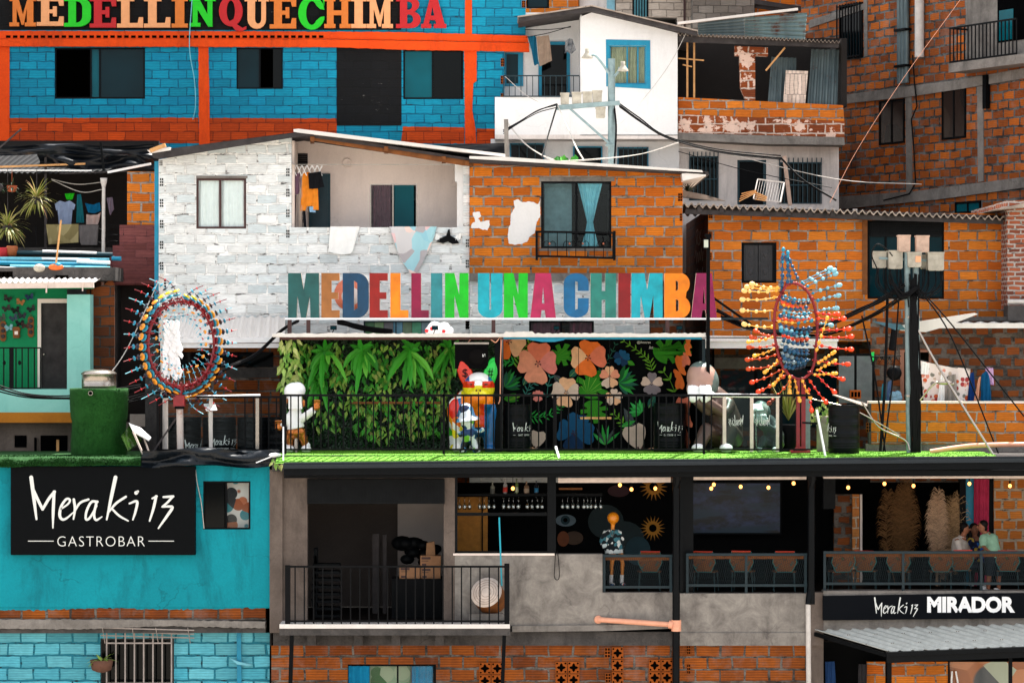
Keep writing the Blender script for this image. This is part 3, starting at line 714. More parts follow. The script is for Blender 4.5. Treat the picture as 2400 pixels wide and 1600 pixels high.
mb = MB(); mb.bar(P(1590,92,D-0.3), P(1966,106,D-0.3), 0.12, 0.14); mb.build('roof_beam', M['wood_dark'], h)
mb = MB()
def upright(mb, a0, a1, b0, b1, yt0, yt1, yb, D0, n, amp=0.02, lean=0.25):
    corrugated(mb, P(a0,yt0,D0+lean), P(a1,yt1,D0+lean), P(b0,yb,D0), P(b1,yb,D0), n, amp)
s_ = MB(); corrugated(s_, P(1636,82,D+1.1), P(1636,55,D+1.12), P(1744,84,D+1.1), P(1744,42,D+1.12), 5, 0.02); s_.build('upper_sheet', M['tin_old'], h)
s_ = MB(); corrugated(s_, P(1745,84,D+1.1), P(1745,42,D+1.12), P(1886,94,D+1.1), P(1892,30,D+1.12), 6, 0.02); s_.build('upper_sheet', M['tin_rust'], h)
mb = MB(); mb.bar(P(1565,58,D+1.0), P(1870,22,D+1.0), 0.09, 0.06); mb.build('roof_ridge', M['tin_white'], h)
for r, m, lb in (((1808,1866,1799,1866,134,136,246),'tin_old','weathered corrugated sheet leaning behind a white board in the open shed'),):
    mb = MB(); upright(mb, *r, D+0.3, 5); mb.top('scrap_sheet', M[m], lb, 'metal sheet')
mb = MB(); upright(mb, 1902, 1966, 1892, 1962, 116, 117, 248, D+0.22, 5, 0.03); mb.top('scrap_sheet', M['tin_old'], 'widest corrugated sheet leaning at the right end of the open shed', 'metal sheet')
mb = MB(); mb.pprism([[(1842,165),(1894,167),(1887,246),(1835,243)]], D+0.19, 0.03); mb.top('tiled_board', brick('board tile', C(215,196,184), C(205,188,176), C(140,130,124), bw=0.1, bh=0.5, ms=0.006, dirt=0.1, groove=0), 'off white ruled board propped against corrugated sheets in the open shed', 'board')

# ------------------------------------------------------------------ tall brick house turned to the street, top right
DA, DB = 76.5, 69.3
A_ = P(1940, 800, DA); B_ = P(2420, 800, DB); dv = (B_-A_); ang = math.atan2(dv.y, dv.x)
h = thing('tall_brick_house', 'tall weathered brick house with grey concrete bands, turned sideways at the top right', 'house', (A_.x, A_.y, 8.0), None, ang)
cu_, su_ = math.cos(ang), math.sin(ang)
def U(px, py):      # picture point on the turned front -> (along, height)
    k = (px-1200)/FPX
    u = (k*A_.y-A_.x)/(cu_-k*su_); Dd = A_.y+u*su_
    return u, HC-(py-800)*Dd/FPX-8.0
def tq(mb, pts, o0, o1, mi=0): return mb.prism([[U(*p) for p in pts]], o0, o1, mi)
mb = MB(); L_ = dv.length+1.5; top = 13.5
mb.box(-1.2, L_, 0, 0.2, -4, top); mb.box(-1.2, -1.0, 0.2, 6, -4, top); mb.box(L_-.2, L_, 0.2, 6, -4, top); mb.box(-1.2, L_, 5.8, 6, -4, top)
mb.build('wall', M['brick_tall'], h, local=True)
mb = MB(); mb.box(-1.5, L_, -0.3, 6.2, top, top+0.2); mb.build('roof', M['slab_dk'], h, local=True)
mb = MB()
tq(mb, [(1960,226),(2090,208),(2250,188),(2405,160),(2405,184),(2250,210),(2130,228),(1960,246)], -0.06, 0.02)
tq(mb, [(1955,462),(2150,448),(2405,415),(2405,440),(2200,468),(1955,492)], -0.06, 0.02)
tq(mb, [(2124,226),(2138,224),(2139,450),(2126,451)], -0.03, 0.02); tq(mb, [(2292,204),(2306,202),(2307,425),(2294,427)], -0.03, 0.02)
tq(mb, [(1900,48),(2030,8),(2030,22),(1900,66)], -0.04, 0.02); tq(mb, [(2026,0),(2034,-3),(2034,132),(2027,134)], -0.03, 0.02)
mb.build('concrete_band', M['slab'], h, local=True)
def twin(pts, n, fm, pm, curt=None):
    (a, b), (c, _) = U(*pts[0]), U(*pts[1]); _, d = U(*pts[2])
    mb = MB(); f = 0.05
    mb.box(a, c, -0.035, 0.03, b-f, b); mb.box(a, c, -0.035, 0.03, d, d+f); mb.box(a, a+f, -0.035, 0.03, d+f, b-f); mb.box(c-f, c, -0.035, 0.03, d+f, b-f)
    mb.box((a+c)/2-f/2, (a+c)/2+f/2, -0.03, 0.03, d+f, b-f); w = mb.build('window', fm, h, local=True)
    MB().box(a+f, c-f, -0.012, 0.0, d+f, b-f).build('pane', pm, w, local=True)
    return w, a, b, c, d
pm = spots('curtained dark pane', C(44,34,30), [C(36,30,28), C(52,42,36), C(30,26,26)], 1.2, 0.6, 0.2)
twin([(2062,238),(2121,238),(2092,338)], 2, M['black'], pm); twin([(2209,210),(2265,210),(2237,326)], 2, M['black'], pm)
twin([(2240,474),(2300,474),(2270,500)], 2, M['black'], M['glass_teal'])
w, a, b, c, d = twin([(1969,14),(2023,14),(2000,138)], 2, M['black'], M['glass_black'])
mb = MB()
for i in range(9): x = lerp(a, c, i/8); mb.box(x-0.012, x+0.012, -0.12, -0.09, d, b)
for z in (d+.05, b-.05): mb.box(a, c, -0.13, -0.1, z-0.015, z+0.015)
mb.build('window_bar', M['iron'], w, local=True)
mb = MB()
for px0, px1, py1, m in ((2112,2136,190,0),(2157,2171,134,1)):
    (a, _), (c, d) = U(px0, 100), U(px1, py1)
    if m == 0:
        for i in range(3): x = lerp(a, c, (i+.5)/3); mb.tube([(x,-0.1,d-0.05),(x,-0.1,top)], (c-a)/6, 8, 0)
        for z in [d+0.35+i*0.9 for i in range(6)]: mb.box(a-.02, c+.02, -0.22, -0.0, z, z+0.06, 2)
    else: mb.tube([((a+c)/2,-0.12,d),((a+c)/2,-0.12,top)], (c-a)/2, 10, 1)
mb.build('downpipe', [M['tin_old'], M['pvc_w'], M['iron']], h, local=True)
# recessed balcony at the top right of the tall house
(a, z0) = U(2265,148); (c, _) = U(2425,100); _, z1 = U(2330,-60)
mb = MB(); mb.box(a, c+1, -0.02, -0.01, z0, z1); mb.build('balcony_back', M['slab'], h, local=True)
mb = MB(); (a2, t2), (c2, _) = U(2340,-20), U(2430,-30); _, b2 = U(2380,96); mb.box(a2, c2, -0.03, -0.02, b2, t2); dw = mb.build('balcony_door', M['void'], h, local=True)
(a3, t3), (c3, b3) = U(2345,26), U(2378,92); MB().box(a3, c3, -0.045, -0.035, b3, t3).build('pane', M['glass_teal'], dw, local=True)
mb = MB()
(a, z0) = U(2268,149); (c, _) = U(2425,128); _, zt = U(2268,70)
for i in range(19): x = lerp(a, c, i/18); mb.box(x-.012, x+.012, -0.55, -0.526, z0, zt)
mb.box(a, c, -0.56, -0.52, zt-.02, zt+.02); mb.box(a, c, -0.56, -0.52, z0-.02, z0+.02); mb.box(a-.02,a+.02,-0.55,-0.02,zt-.02,zt+.02)
mb.box(a, c+1, -0.58, -0.0, z0-0.25, z0-0.03, 1)
mb.build('balcony_railing', [M['iron'], M['slab']], h, local=True)
mb = MB(); pts = [U(2148,130), U(2152,190), U(2158,250), U(2145,280), U(2150,340), U(2155,430), U(2140,455), U(2080,470)]
mb.tube([(p[0], -0.12, p[1]) for p in pts], 0.02, 5); mb.build('wall_cable', M['cable'], h, local=True)
(a, z0), (c, z1) = U(2314,256), U(2322,176); MB().box(a, c, -0.15, -0.02, z0, z1).build('wall_post', M['black'], h, local=True)

# ------------------------------------------------------------------ houses far behind, top centre
D = 80.0
h = thing('far_brick_house', 'orange brick house behind the white stucco roof, cut by the frame', 'house', P(1290, 300, D))
mb = MB(); wall_holes(mb, 1190, -90, 1356, 300, D, 0.2, [(1234,-60,1287,20)]); shell(mb, 1190, -90, 1356, 300, D, 6); mb.build('wall', [M['brick_b'], M['interior']], h)
window(h, (1234,-60,1287,20), D, M['black'], [(1238,1283,M['glass'])], 3)
MB().pb(1186,-96,1360,-90,D-0.4,6.5).build('roof', M['tile'], h)
h = thing('far_pale_house', 'pale rendered house with a light blue corner, far behind the stucco roof', 'house', P(1400, 300, D))
mb = MB(); mb.pb(1358,-90,1442,300,D+0.3,6); mb.build('wall', M['stucco_grey'], h); MB().pb(1422,-90,1441,60,D+0.28,0.03).build('corner_strip', flat('pale blue paint', C(130,180,195)), h)
MB().pb(1352,-98,1446,-90,D,6.5).build('roof', M['tile'], h)
h = thing('far_block_house', 'beige concrete block house with a barred window at the top edge', 'house', P(1540, 300, D))
mb = MB(); wall_holes(mb, 1444, -90, 1634, 300, D, 0.2, [(1482,-60,1520,48)]); shell(mb, 1444, -90, 1634, 300, D, 6); mb.build('wall', [M['block'], M['interior']], h)
w = window(h, (1482,-60,1520,48), D, M['black'], [(1485,1517,M['curtain_c'])], 3); bars(MB(), 1485,-58,1517,47,D-0.03,6,0.016).build('window_bar', M['iron'], w)
mb = MB(); mb.pb(1602,-90,1607,70,D-0.05,0.05); mb.build('drain_pipe', M['wood_brown'], h); MB().pb(1438,-98,1640,-90,D-0.3,6.5).build('roof', M['tile'], h)
h = thing('far_grey_house', 'grey concrete block house between the beige block house and the rusty roofing', 'house', P(1700, 300, D))
mb = MB(); mb.pb(1624,-90,1768,300,D-1.0,6); mb.build('wall', M['block_grey'], h); MB().pb(1618,-98,1774,-90,D-1.3,6.5).build('roof', M['tile'], h)
h = thing('far_orange_house', 'orange brick house under a timber roof edge beside the grey block house', 'house', P(1830, 300, D))
mb = MB(); mb.pb(1770,-40,1960,300,D-0.5,6); mb.build('wall', M['brick_b'], h)
mb = MB(); mb.bar(P(1762,4,D-0.9), P(1880,22,D-0.9), 0.18, 0.12); mb.bar(P(1766,14,D-0.8), P(1870,30,D-0.8), 0.1, 0.1); mb.build('roof_beam', M['wood_dark'], h)
# ------------------------------------------------------------------ white brick house with balcony
D = 63.5
h = thing('white_brick_house', 'whitewashed brick house with an open laundry balcony, left of the orange brick house', 'house', P(735, 960, D))
mb = MB(); ww = (460,418,577,536); bal = (683,330,1086,533)
wall_holes(mb, 372, 385, 1100, 800, D, 0.2, [ww, (683,385,1086,533), (852,752,1010,800)], 0)
mb.pprism([[(372,385),(372,374),(683,322),(683,385)]], D, 0.2); mb.pb(1086,384,1100,385,D,0.2)
shell(mb, 372, 385, 1100, 800, D, 7, 0, None, top=False)
mb.pprism([[(372,385),(372,374),(683,322),(715,318),(1100,386)]], D+6.9, 0.1)
mb.pb(340,800,1100,1130,D+0.4,0.3,1)
mb.build('wall', [M['white_brick'], M['brick_low']], h)
mb = MB(); E = D+1.3
wall_holes(mb, 684, 386, 1092, 600, E, 0.15, [(867,432,978,560)])
mb.pprism([[(684,386),(684,328),(715,325),(1092,385.9)]], E, 0.15); mb.pb(683,330,690,533,D+0.2,1.0); mb.build('balcony_wall', M['stucco_warm'], h)
mb = MB(); mb.pb(1071,388,1086,533,D+0.05,0.9); mb.pprism([[(1066,380),(1086,384),(1086,430),(1066,425)]], D+0.04, 0.4); mb.build('balcony_pillar', M['stucco'], h)
MB().pb(1071,430,1078,533,D+0.96,0.05).build('doorway', M['void'], h)
mb = MB(); mb.pb(683,533,1086,545,D+0.2,1.2); mb.build('balcony_floor', M['slab'], h)
MB().pb(700,470,1080,940,E+2.5,0.1).build('inner_wall', M['interior'], h)
mb = MB(); mb.pb(362,378,372,735,D+0.03,0.1); mb.build('corner_strip', M['tealpaint' if 0 else 'bluepaint'], h)
w = window(h, ww, D, M['wood_brown'], [(465,512,M['clear']),(519,570,M['clear'])], 5, mull=[516], rec=0.02)
curtain(w, (463,422,516,532), D+0.09, M['curtain_w'], 4, 0.015); curtain(w, (516,422,574,532), D+0.09, M['curtain_w'], 4, 0.015)
MB().pb(460,412,580,418,D-0.012,0.05).build('lintel', M['slab'], h)
w = window(h, (867,431,978,545), E, M['steel'], [(870,918,M['clear']),(924,970,M['glass_teal'])], 3, mull=[921], rec=0.01)
curtain(w, (869,434,918,545), E+0.08, M['curtain_p'], 4, 0.03)
mb = MB(); mb.pb(724,407,774,545,E-0.05,0.04); dr = mb.build('door', M['tealpaint'], h); MB().pb(732,414,768,545,E-0.062,0.02).build('door_leaf', flat('door leaf', C(22,52,62), 0.4), dr)
mb = MB(); mb.pb(693,360,721,389,E-0.03,0.02); 
for i in range(6): mb.pb(694,361.5+i*4.6,720,364+i*4.6,E-0.05,0.02,1)
mb.build('vent', [M['void'], M['wood_dark']], h)
Mx = Matrix.Rotation(R(90), 3, 'X')
mb = MB(); mb.lathe(P(814,383,E-0.01), [(0.11,0),(0.112,0.02),(0.095,0.03),(0.09,0.022),(0.0,0.022)], 20, 0, Mx); mb.bar(P(808,388,E-0.04), P(820,378,E-0.04), 0.02, 0.01)
mb.build('wall_roundel', M['stucco_warm'], h)  # round wall fitting like a clock face, not a lamp
# roof: dark timber rake on the left, white tin on the right
mb = MB()
mb.pprism([[(356,358),(370,352),(700,311),(735,311),(735,318),(700,320),(372,372),(358,370)]], D-0.45, 0.08, 0)
mb.pprism([[(370,352),(700,309),(1110,372),(1110,378),(700,318),(372,360)]], D-0.35, 7.3, 0)
mb.pprism([[(735,312),(1110,375),(1110,390),(1085,388),(735,330)]], D-0.30, 0.06, 1)
for x, y in ((732,322),(905,345),(1040,368),(1095,378)): mb.bar(P(x,y+4,D-0.40), P(x,y+10,D+1.2), 0.09, 0.10, 1)
mb.build('roof', [M['wood_dark'], M['wood']], h)
mb = MB(); mb.pprism([[(688,303),(700,302),(1184,361),(1184,368),(700,311),(688,309)]], D-0.5, 7.4); mb.pprism([[(345,352),(398,345),(400,352),(352,360)]], D-0.5, 0.4)
mb.build('roof_sheet', M['tin_white'], h)
brick_ends(h, [(373,376,381,389)]+[(374,417+i*49,383,437+i*49) for i in range(6)]+[(374,654,390,674)]+[(670,394+i*48,679,414+i*48) for i in range(4)]+[(1091,560+i*48,1099,580+i*48) for i in range(5)]+[(1090,752,1102,770)], D, M['white_brick'], 2, 3)
w = window(h, (852,752,1010,800), D, M['tealpaint'], [], 3, mull=[928], rec=0.05)
for i, c in enumerate([C(70,120,80), C(120,160,110), C(110,110,115), C(80,140,165), C(90,120,90), C(60,150,110), C(100,130,140)]):
    MB().pb(856+i*22,755,877+i*22,800,D+0.07,0.02).build('pane', flat('tinted pane', c, 0.2, 0.5), w)
mb = MB(); mb.lathe(P(822,690,D-0.004), [(0.36,0),(0.36,0.006),(0,0.006)], 24, 0, Mx); mb.lathe(P(822,694,D-0.012), [(0.20,0),(0.20,0.004),(0,0.004)], 20, 1, Mx)
mb.build('painted_disc', [flat('coral paint', C(232,128,96)), M['stucco_warm']], h)
# lean-to roof left under the sculpture and the dim lower storey
mb = MB(); corrugated(mb, P(425,742,D-0.05), P(668,742,D-0.05), P(400,792,D-1.05), P(668,792,D-1.05), 12, 0.03); lt = mb.build('lean_to_roof', M['tin_white'], h)
mb = MB(); mb.pprism([[(398,792),(668,790),(668,802),(398,804)]], D-1.1, 0.08); mb.pb(398,804,668,815,D-1.06,0.06); mb.build('lean_to_fascia', M['white'], lt)
mb = MB(); mb.pb(395,825,640,860,D+0.36,0.03); mb.build('window', M['glass_black'], h)
mb = MB(); mb.pb(530,862,650,885,D+0.37,0.03); mb.build('lintel', M['slab_dk'], h)
mb = MB(); mb.pb(340,790,372,1130,D+0.2,0.2); mb.build('side_pier', M['slab_dk'], h)

# ------------------------------------------------------------------ orange brick house
D = 63.4
h = thing('orange_brick_house', 'orange brick house with a tied cyan curtain and patches of white plaster', 'house', P(1350, 960, D))
mb = MB(); w1 = (1268,425,1433,582); w2 = (1240,752,1392,800)
wall_holes(mb, 1100.5, 406, 1600, 640, D, 0.2, [w1], 0)
mb.pprism([[(1100.5,406),(1100.5,376),(1500,397),(1500,404),(1600,406)]], D, 0.2)
mb.pb(1100.5,640,1602,658,D-0.05,0.2,1)
wall_holes(mb, 1100.5, 658, 1522, 1130, D+0.06, 0.2, [w2], 2)
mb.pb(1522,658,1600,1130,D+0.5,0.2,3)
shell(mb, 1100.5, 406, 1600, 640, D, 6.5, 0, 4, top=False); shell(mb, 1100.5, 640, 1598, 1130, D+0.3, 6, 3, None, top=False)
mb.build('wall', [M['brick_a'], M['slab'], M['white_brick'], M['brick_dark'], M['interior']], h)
mb = MB(); mb.pprism([[(1100,372),(1660,402),(1662,410),(1640,408),(1100,380)]], D-0.5, 7.2); mb.build('roof', M['wood_dark'], h)
mb = MB(); mb.pprism([[(1100,366),(1185,368),(1645,399),(1648,404),(1100,372)]], D-0.55, 7.3); mb.pprism([[(1598,407),(1652,404),(1655,412),(1600,424)]], D-0.5, 7); mb.build('roof_sheet', M['tin_white'], h)
pl = MB()
pl.pprism([ragged([(1204,470),(1216,468),(1224,474),(1240,472),(1262,478),(1266,470),(1265,510),(1258,520),(1254,546),(1240,556),(1236,566),(1220,572),(1206,574),(1192,570),(1190,550),(1196,520),(1198,500),(1206,488)], 3.0, 1.6)], D-0.008, 0.02)
pl.pprism([ragged([(1108,498),(1124,496),(1128,506),(1120,512),(1126,520),(1147,516),(1148,526),(1142,540),(1126,536),(1104,534),(1106,524),(1114,520)], 3.0, 1.6)], D-0.008, 0.02)
pl.build('plaster_patch', M['stucco'], h)
brick_ends(h, [(1589,453,1599,472),(1593,500,1599,518)], D)
w = window(h, w1, D, M['blackgloss'], [(1273,1348,M['clear']),(1354,1430,M['clear'])], 5, mull=[1351], rec=0.02)
MB().pb(1276,430,1340,578,D+0.30,0.02).build('blind', cloth('grey net curtain', C(96,124,130)), w)
curtain(w, (1354,429,1412,580), D+0.10, M['curtain_c'], 5, 0.025, (0.62,0.22))
mb = MB(); mb.pb(1264,416,1440,425,D-0.012,0.1); mb.build('lintel', M['slab'], h); mb = MB(); mb.pb(1262,582,1438,588,D-0.02,0.1); mb.build('lintel', M['slab'], h)
rl = MB(); e = D-0.28
bars(rl, 1263,545,1436,603,e,9,0.008,(),0.014)
rl.bar(P(1256,543,e), P(1443,546,e), 0.045); rl.bar(P(1258,600,e), P(1442,605,e), 0.045)
for x in (1258,1440):
    rl.pb(x-3,541,x+3,610,e-0.03,0.06); rl.bar(P(x,545,e), P(x,545,D), 0.04); rl.bar(P(x,603,e), P(x,603,D), 0.04)
for x in (1288,1335,1366,1414):
    for sgn in (-1,1):
        rl.tube([P(x+sgn*(13-13*math.cos(R(a)))*0.55, 574-9*math.sin(R(a)), e) for a in range(0,240,30)], 0.007, 5)
    rl.ball(P(x,571,e-0.01), 0.022, mi=1, nu=6, nv=5)
rl.build('window_railing', [M['iron'], flat('copper knob', C(190,110,80), 0.4)], h)
w = window(h, w2, D+0.06, M['black'], [(1244,1312,M['clear']),(1318,1388,M['clear'])], 4, mull=[1315], rec=0.05)
curtain(w, (1242,753,1316,800), D+0.16, M['curtain_p'], 5, 0.02); curtain(w, (1335,753,1390,800), D+0.16, M['curtain_p'], 4, 0.03)

# ------------------------------------------------------------------ tile roofed brick house, right
D = 64.0
h = thing('tile_roofed_house', 'orange brick house with a wavy tile roof, carved shutter and large teal window', 'house', P(2000, 1040, D))
mb = MB(); big = (2033,516,2213,700); sh = (1738,568,1820,663)
wall_holes(mb, 1660, 500, 2360, 800, D, 0.2, [big, sh], 0)
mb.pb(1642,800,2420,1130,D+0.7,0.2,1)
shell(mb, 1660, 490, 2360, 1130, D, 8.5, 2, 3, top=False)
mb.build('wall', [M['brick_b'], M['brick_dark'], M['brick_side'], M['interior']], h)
mb = MB(); corrugated(mb, P(1600,500,D+5), P(2366,525,D+5), P(1600,478,D-0.6), P(2366,510,D-0.6), 44, 0.045, 0.035)
mb.build('roof_tile', M['tile'], h)
mb = MB(); mb.bar(P(1606,496,D-0.45), P(2350,520,D-0.45), 0.10, 0.10); mb.bar(P(1612,490,D+0.0), P(2352,514,D+0.0), 0.12, 0.16)
for i in range(8): x = 1640+i*52; mb.bar(P(x,490+i*2,D-0.55), P(x,482+i*2,D+1.0), 0.10, 0.12)
mb.build('rafter', M['wood_dark'], h)
mb = MB(); mb.pb(1738,568,1820,573,D+0.02,0.06); mb.pb(1738,573,1742,663,D+0.02,0.06); mb.pb(1812,573,1820,663,D+0.02,0.06); mb.pb(1742,659,1812,663,D+0.02,0.06); mb.pb(1742,573,1812,659,D+0.10,0.03)
s_ = mb.build('shutter', M['black'], h)
lf = flat('carved shutter wood', C(46,46,48), 0.6, 0.35)
for x0 in (1743.5, 1778):
    mb = MB(); mb.pb(x0,574,x0+32.5,658,D+0.07,0.03)
    for (b, d) in ((580,612),(620,654)):
        mb.pprism([[(x0+5,b),(x0+27.5,b),(x0+27.5,d),(x0+5,d)],[(x0+7.5,b+2.5),(x0+7.5,d-2.5),(x0+25,d-2.5),(x0+25,b+2.5)]], D+0.05, 0.02)
        mb.ball(P(x0+16,(b+d)/2,D+0.075), 0.06, 1, 0.3, 1.3, 8, 6)
    mb.build('shutter_leaf', lf, s_)
w = window(h, big, D, M['black'], [(2038,2075,M['glass']),(2078,2208,M['glass'])], 4.5, mull=[2076], rec=0.05)
mb = MB(); mb.pb(2037,520,2209,552,D+0.06,0.02)
for i in range(7): mb.pb(2040,522+i*4.2,2206,525+i*4.2,D+0.03,0.03)
mb.pb(2036,550,2210,555,D+0.02,0.06); mb.build('louvre', M['tin_dark'], w)
mb = MB(); mb.pb(2021,512,2033,690,D-0.02,0.05); mb.build('wood_post', M['wood'], h)
brick_ends(h, [(1650+11,495,1670,512),(1661,543,1668,560),(1661,592,1668,610),(2349,521,2361,539),(2352,700,2361,718)], D)
mb = MB(); mb.pb(1640,790,1965,800,D-1.3,0.10); mb.pb(1640,800,1962,816,D-1.25,0.1); mb.pprism([[(1640,786),(1965,790),(1965,794),(1640,792)]], D-1.3, 1.35); g_ = mb.build('porch_gutter', M['white'], h)
mb = MB(); E = D+0.66
mb.pb(1645,838,1960,864,E,0.05,1); mb.pb(1690,868,1800,1000,E,0.04,0); mb.pb(1818,858,1960,1000,E,0.04,0); mb.build('porch_window', [M['glass'], M['slab']], h)
mb = MB(); mb.pb(1800,864,1806,1000,E-0.02,0.05); mb.pb(1768,868,1775,1000,E-0.02,0.05); mb.build('porch_post', M['black'], h)
# graffiti scrawl on the shaded side wall
mb = MB(); xg = X(1660,D)-0.004
def side(a, b, off): return (xg-off, lerp(D+1.0, D+5.5, 1-a), b)
gp = [[(.35,12.25),(.30,12.5),(.45,12.55),(.40,12.3),(.5,12.2)],[(.55,12.5),(.55,12.2),(.68,12.3),(.6,12.35),(.7,12.5)],[(.2,11.95),(.3,12.1),(.35,11.8),(.42,12.05),(.5,11.8),(.55,12.05),(.62,11.85)],[(.65,11.85),(.72,12.1),(.8,11.8),(.85,12.0)],
      [(.2,11.55),(.45,11.65),(.25,11.35),(.5,11.3)],[(.5,11.6),(.55,11.35),(.62,11.6),(.66,11.3)],[(.7,11.6),(.7,11.3),(.78,11.45),(.72,11.5)],[(.82,11.65),(.8,11.3),(.9,11.4)]]
for p in gp: brush(mb, side, p, [0.035]*len(p), 0.002, 0, 4)
mb.build('graffiti', flat('white spray paint', C(190,186,180)), h)

# ------------------------------------------------------------------ narrow red brick house, right edge
D = 63.2
h = thing('narrow_red_house', 'narrow house of small red bricks cut off by the right frame edge', 'house', P(2400, 760, D))
mb = MB(); mb.pb(2361,470,2760,725,D,5); mb.pb(2361,725,2760,1130,D+0.9,4,1); mb.build('wall', [M['brick_red'], M['brick_dark']], h)
mb = MB(); mb.pprism([[(2330,492),(2400,476),(2760,474),(2760,484),(2400,486)]], D-0.5, 5.5); mb.build('roof', M['tile'], h)
mb = MB(); mb.pb(2363,716,2760,752,D-0.4,0.6); mb.build('dark_ledge', M['slab_dk'], h)
mb = MB(); mb.tube([P(2362,707,D-0.3), P(2760,707,D-0.3)], 0.05, 10); mb.build('drain_pipe', M['pvc_w'], h)

# ------------------------------------------------------------------ brick house with the floral laundry, right
D = 63.0
h = thing('laundry_yard_house', 'low brick house with thick mortar and a tin roof behind the floral laundry', 'house', P(2230, 1055, D))
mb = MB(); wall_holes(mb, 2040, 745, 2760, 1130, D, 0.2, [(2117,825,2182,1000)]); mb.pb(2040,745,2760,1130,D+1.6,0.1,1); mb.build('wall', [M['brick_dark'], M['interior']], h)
mb = MB(); mb.pb(2110,820,2119,1000,D-0.03,0.12); mb.pb(2178,822,2183,1000,D-0.03,0.12); mb.pb(2119,820,2178,825,D-0.03,0.12); mb.build('door_frame', flat('brown door frame', C(150,104,84), .7), h)
mb = MB(); corrugated(mb, P(2200,752,D+0.1), P(2760,752,D+0.1), P(2190,764,D-0.7), P(2760,770,D-0.7), 18, 0.02); mb.pb(2195,757,2760,769,D-0.72,0.05); r_ = mb.build('roof_sheet', M['tin_white'], h)
mb = MB(); mb.pb(2230,742,2385,752,D-0.1,0.3); mb.build('timber', M['slab_dk'], h)
Dp = 61.6; mb = MB(); mb.pb(2042,945,2760,1040,Dp,0.2); mb.pb(2030,1040,2760,1075,Dp+0.02,0.2,1); pr = mb.build('yard_parapet', [M['brick_b'], M['slab']], h)
MB().pb(2036,940,2760,945,Dp-0.03,0.26).build('coping', M['stucco_warm'], pr)
mb = MB(); mb.pb(2036,945,2042,1040,Dp-0.01,0.2); mb.build('parapet_end', M['slab_dk'], h)
brick_ends(h, [(2030,990,2041,1012)], Dp)
mb = MB(); mb.pb(1985,828,2050,950,D-0.10,0.06); w = mb.build('glass_door', M['black'], h)
for a, c in ((1966,2002),(2008,2044)): MB().pb(a,834,c,944,D-0.13,0.02).build('pane', flat('hazy pane', C(98,106,108), 0.15, 0.5), w)
mb = MB(); mb.add([P(2044,752,D-1.0),P(2112,760,D-1.6),P(2124,772,D-1.6),P(2098,772,D-1.5)],[(0,1,2,3)]); mb.add([P(2044,753,D-1.0),P(2112,761,D-1.6),P(2124,773,D-1.6),P(2098,773,D-1.5)],[(3,2,1,0)])
mb.top('tarpaulin', cloth('blue grey tarpaulin', C(90,130,145)), 'small blue grey tarpaulin sloping down behind the twin utility poles', 'tarpaulin')
mb = MB(); mb.pprism([[(2108,764),(2160,752),(2250,738),(2284,733),(2292,736),(2220,764),(2170,778),(2110,774)]], D-1.5, 0.03); mb.top('roofing_sheet', M['tin_white'], 'loose white roofing sheet lying tilted behind the twin utility poles', 'roofing sheet')

# ------------------------------------------------------------------ green house, left
D = 62.5
h = thing('green_house', 'mint green house with butterflies on the porch wall and a white corrugated roof', 'house', P(110, 1075, D))
mb = MB()
mb.pb(157,690,211,913,D,0.5,1); mb.pb(-420,912,211,966,D-0.02,1.0,1); mb.pb(-420,966,211,990,D-0.03,1.0,2); mb.pb(-420,990,300,1180,D+0.4,0.3,3)
wall_holes(mb, -420, 660, 157, 912, D+0.9, 0.15, [(90,700,158,912)], 0)
mb.pb(-420,660,211,676,D,0.9,0)
x1 = X(211,D); mb.box(x1-0.15, x1, D+0.5, D+6, Z(1100,D), Z(640,D), 4); mb.pb(211.2,672,214,873,D+0.5,0.02,4)
mb.pb(-420,600,211,1100,D+6,0.2,3)
mb.build('wall', [M['mint'], M['mint_pale'], M['ochre'], M['concrete_dk'], M['brick_side']], h)
mb = MB(); mb.pprism([[(211,690),(220,676),(243,668),(262,650),(268,668),(268,872),(211,868)]], D+0.55, 0.1); mb.build('side_wall', M['brick_side'], h)
mb = MB(); corrugated(mb, P(-420,632,D+1.5), P(258,638,D+1.5), P(-420,661,D-0.25), P(222,661,D-0.25), 46, 0.025); mb.build('roof', M['tin_white'], h)
mb = MB(); mb.pprism([[(-420,668),(218,660),(219,674),(-420,681)]], D-0.42, 0.14); mb.pb(107,664,110,686,D-0.45,0.03); mb.pb(192,660,195,682,D-0.45,0.03); mb.build('gutter', M['cream'], h)
mb = MB(); mb.pb(88,700,157,710,D+0.86,0.05); mb.pb(88,710,96,912,D+0.86,0.05); dr = mb.build('door', M['stucco_warm'], h)
mb = MB(); mb.pb(96,710,158,912,D+0.95,0.04); mb.build('door_leaf', M['wood_dark'], dr); MB().ball(P(103,830,D+0.92), 0.03, mi=0).build('handle', M['steel'], dr)
mb = MB(); e = D+0.06; bars(mb, -20,815,95,911,e,9,0.012,(815,909)); mb.pb(24,813,31,911,e-0.03,0.06)
for x in (10, 46): mb.ball(P(x,850,e), 0.035, 1, .5, 1.4, 8, 6)
mb.build('railing', M['iron'], h)
mb = MB(); mb.pb(34,1020,62,1048,D+0.38,0.03); mb.pb(80,1025,85,1075,D+0.3,0.06); mb.pb(132,1030,138,1075,D+0.3,0.06,1); mb.pb(95,1020,158,1075,D+0.38,0.02); mb.build('lower_window', [M['void'], M['wood_new']], h)
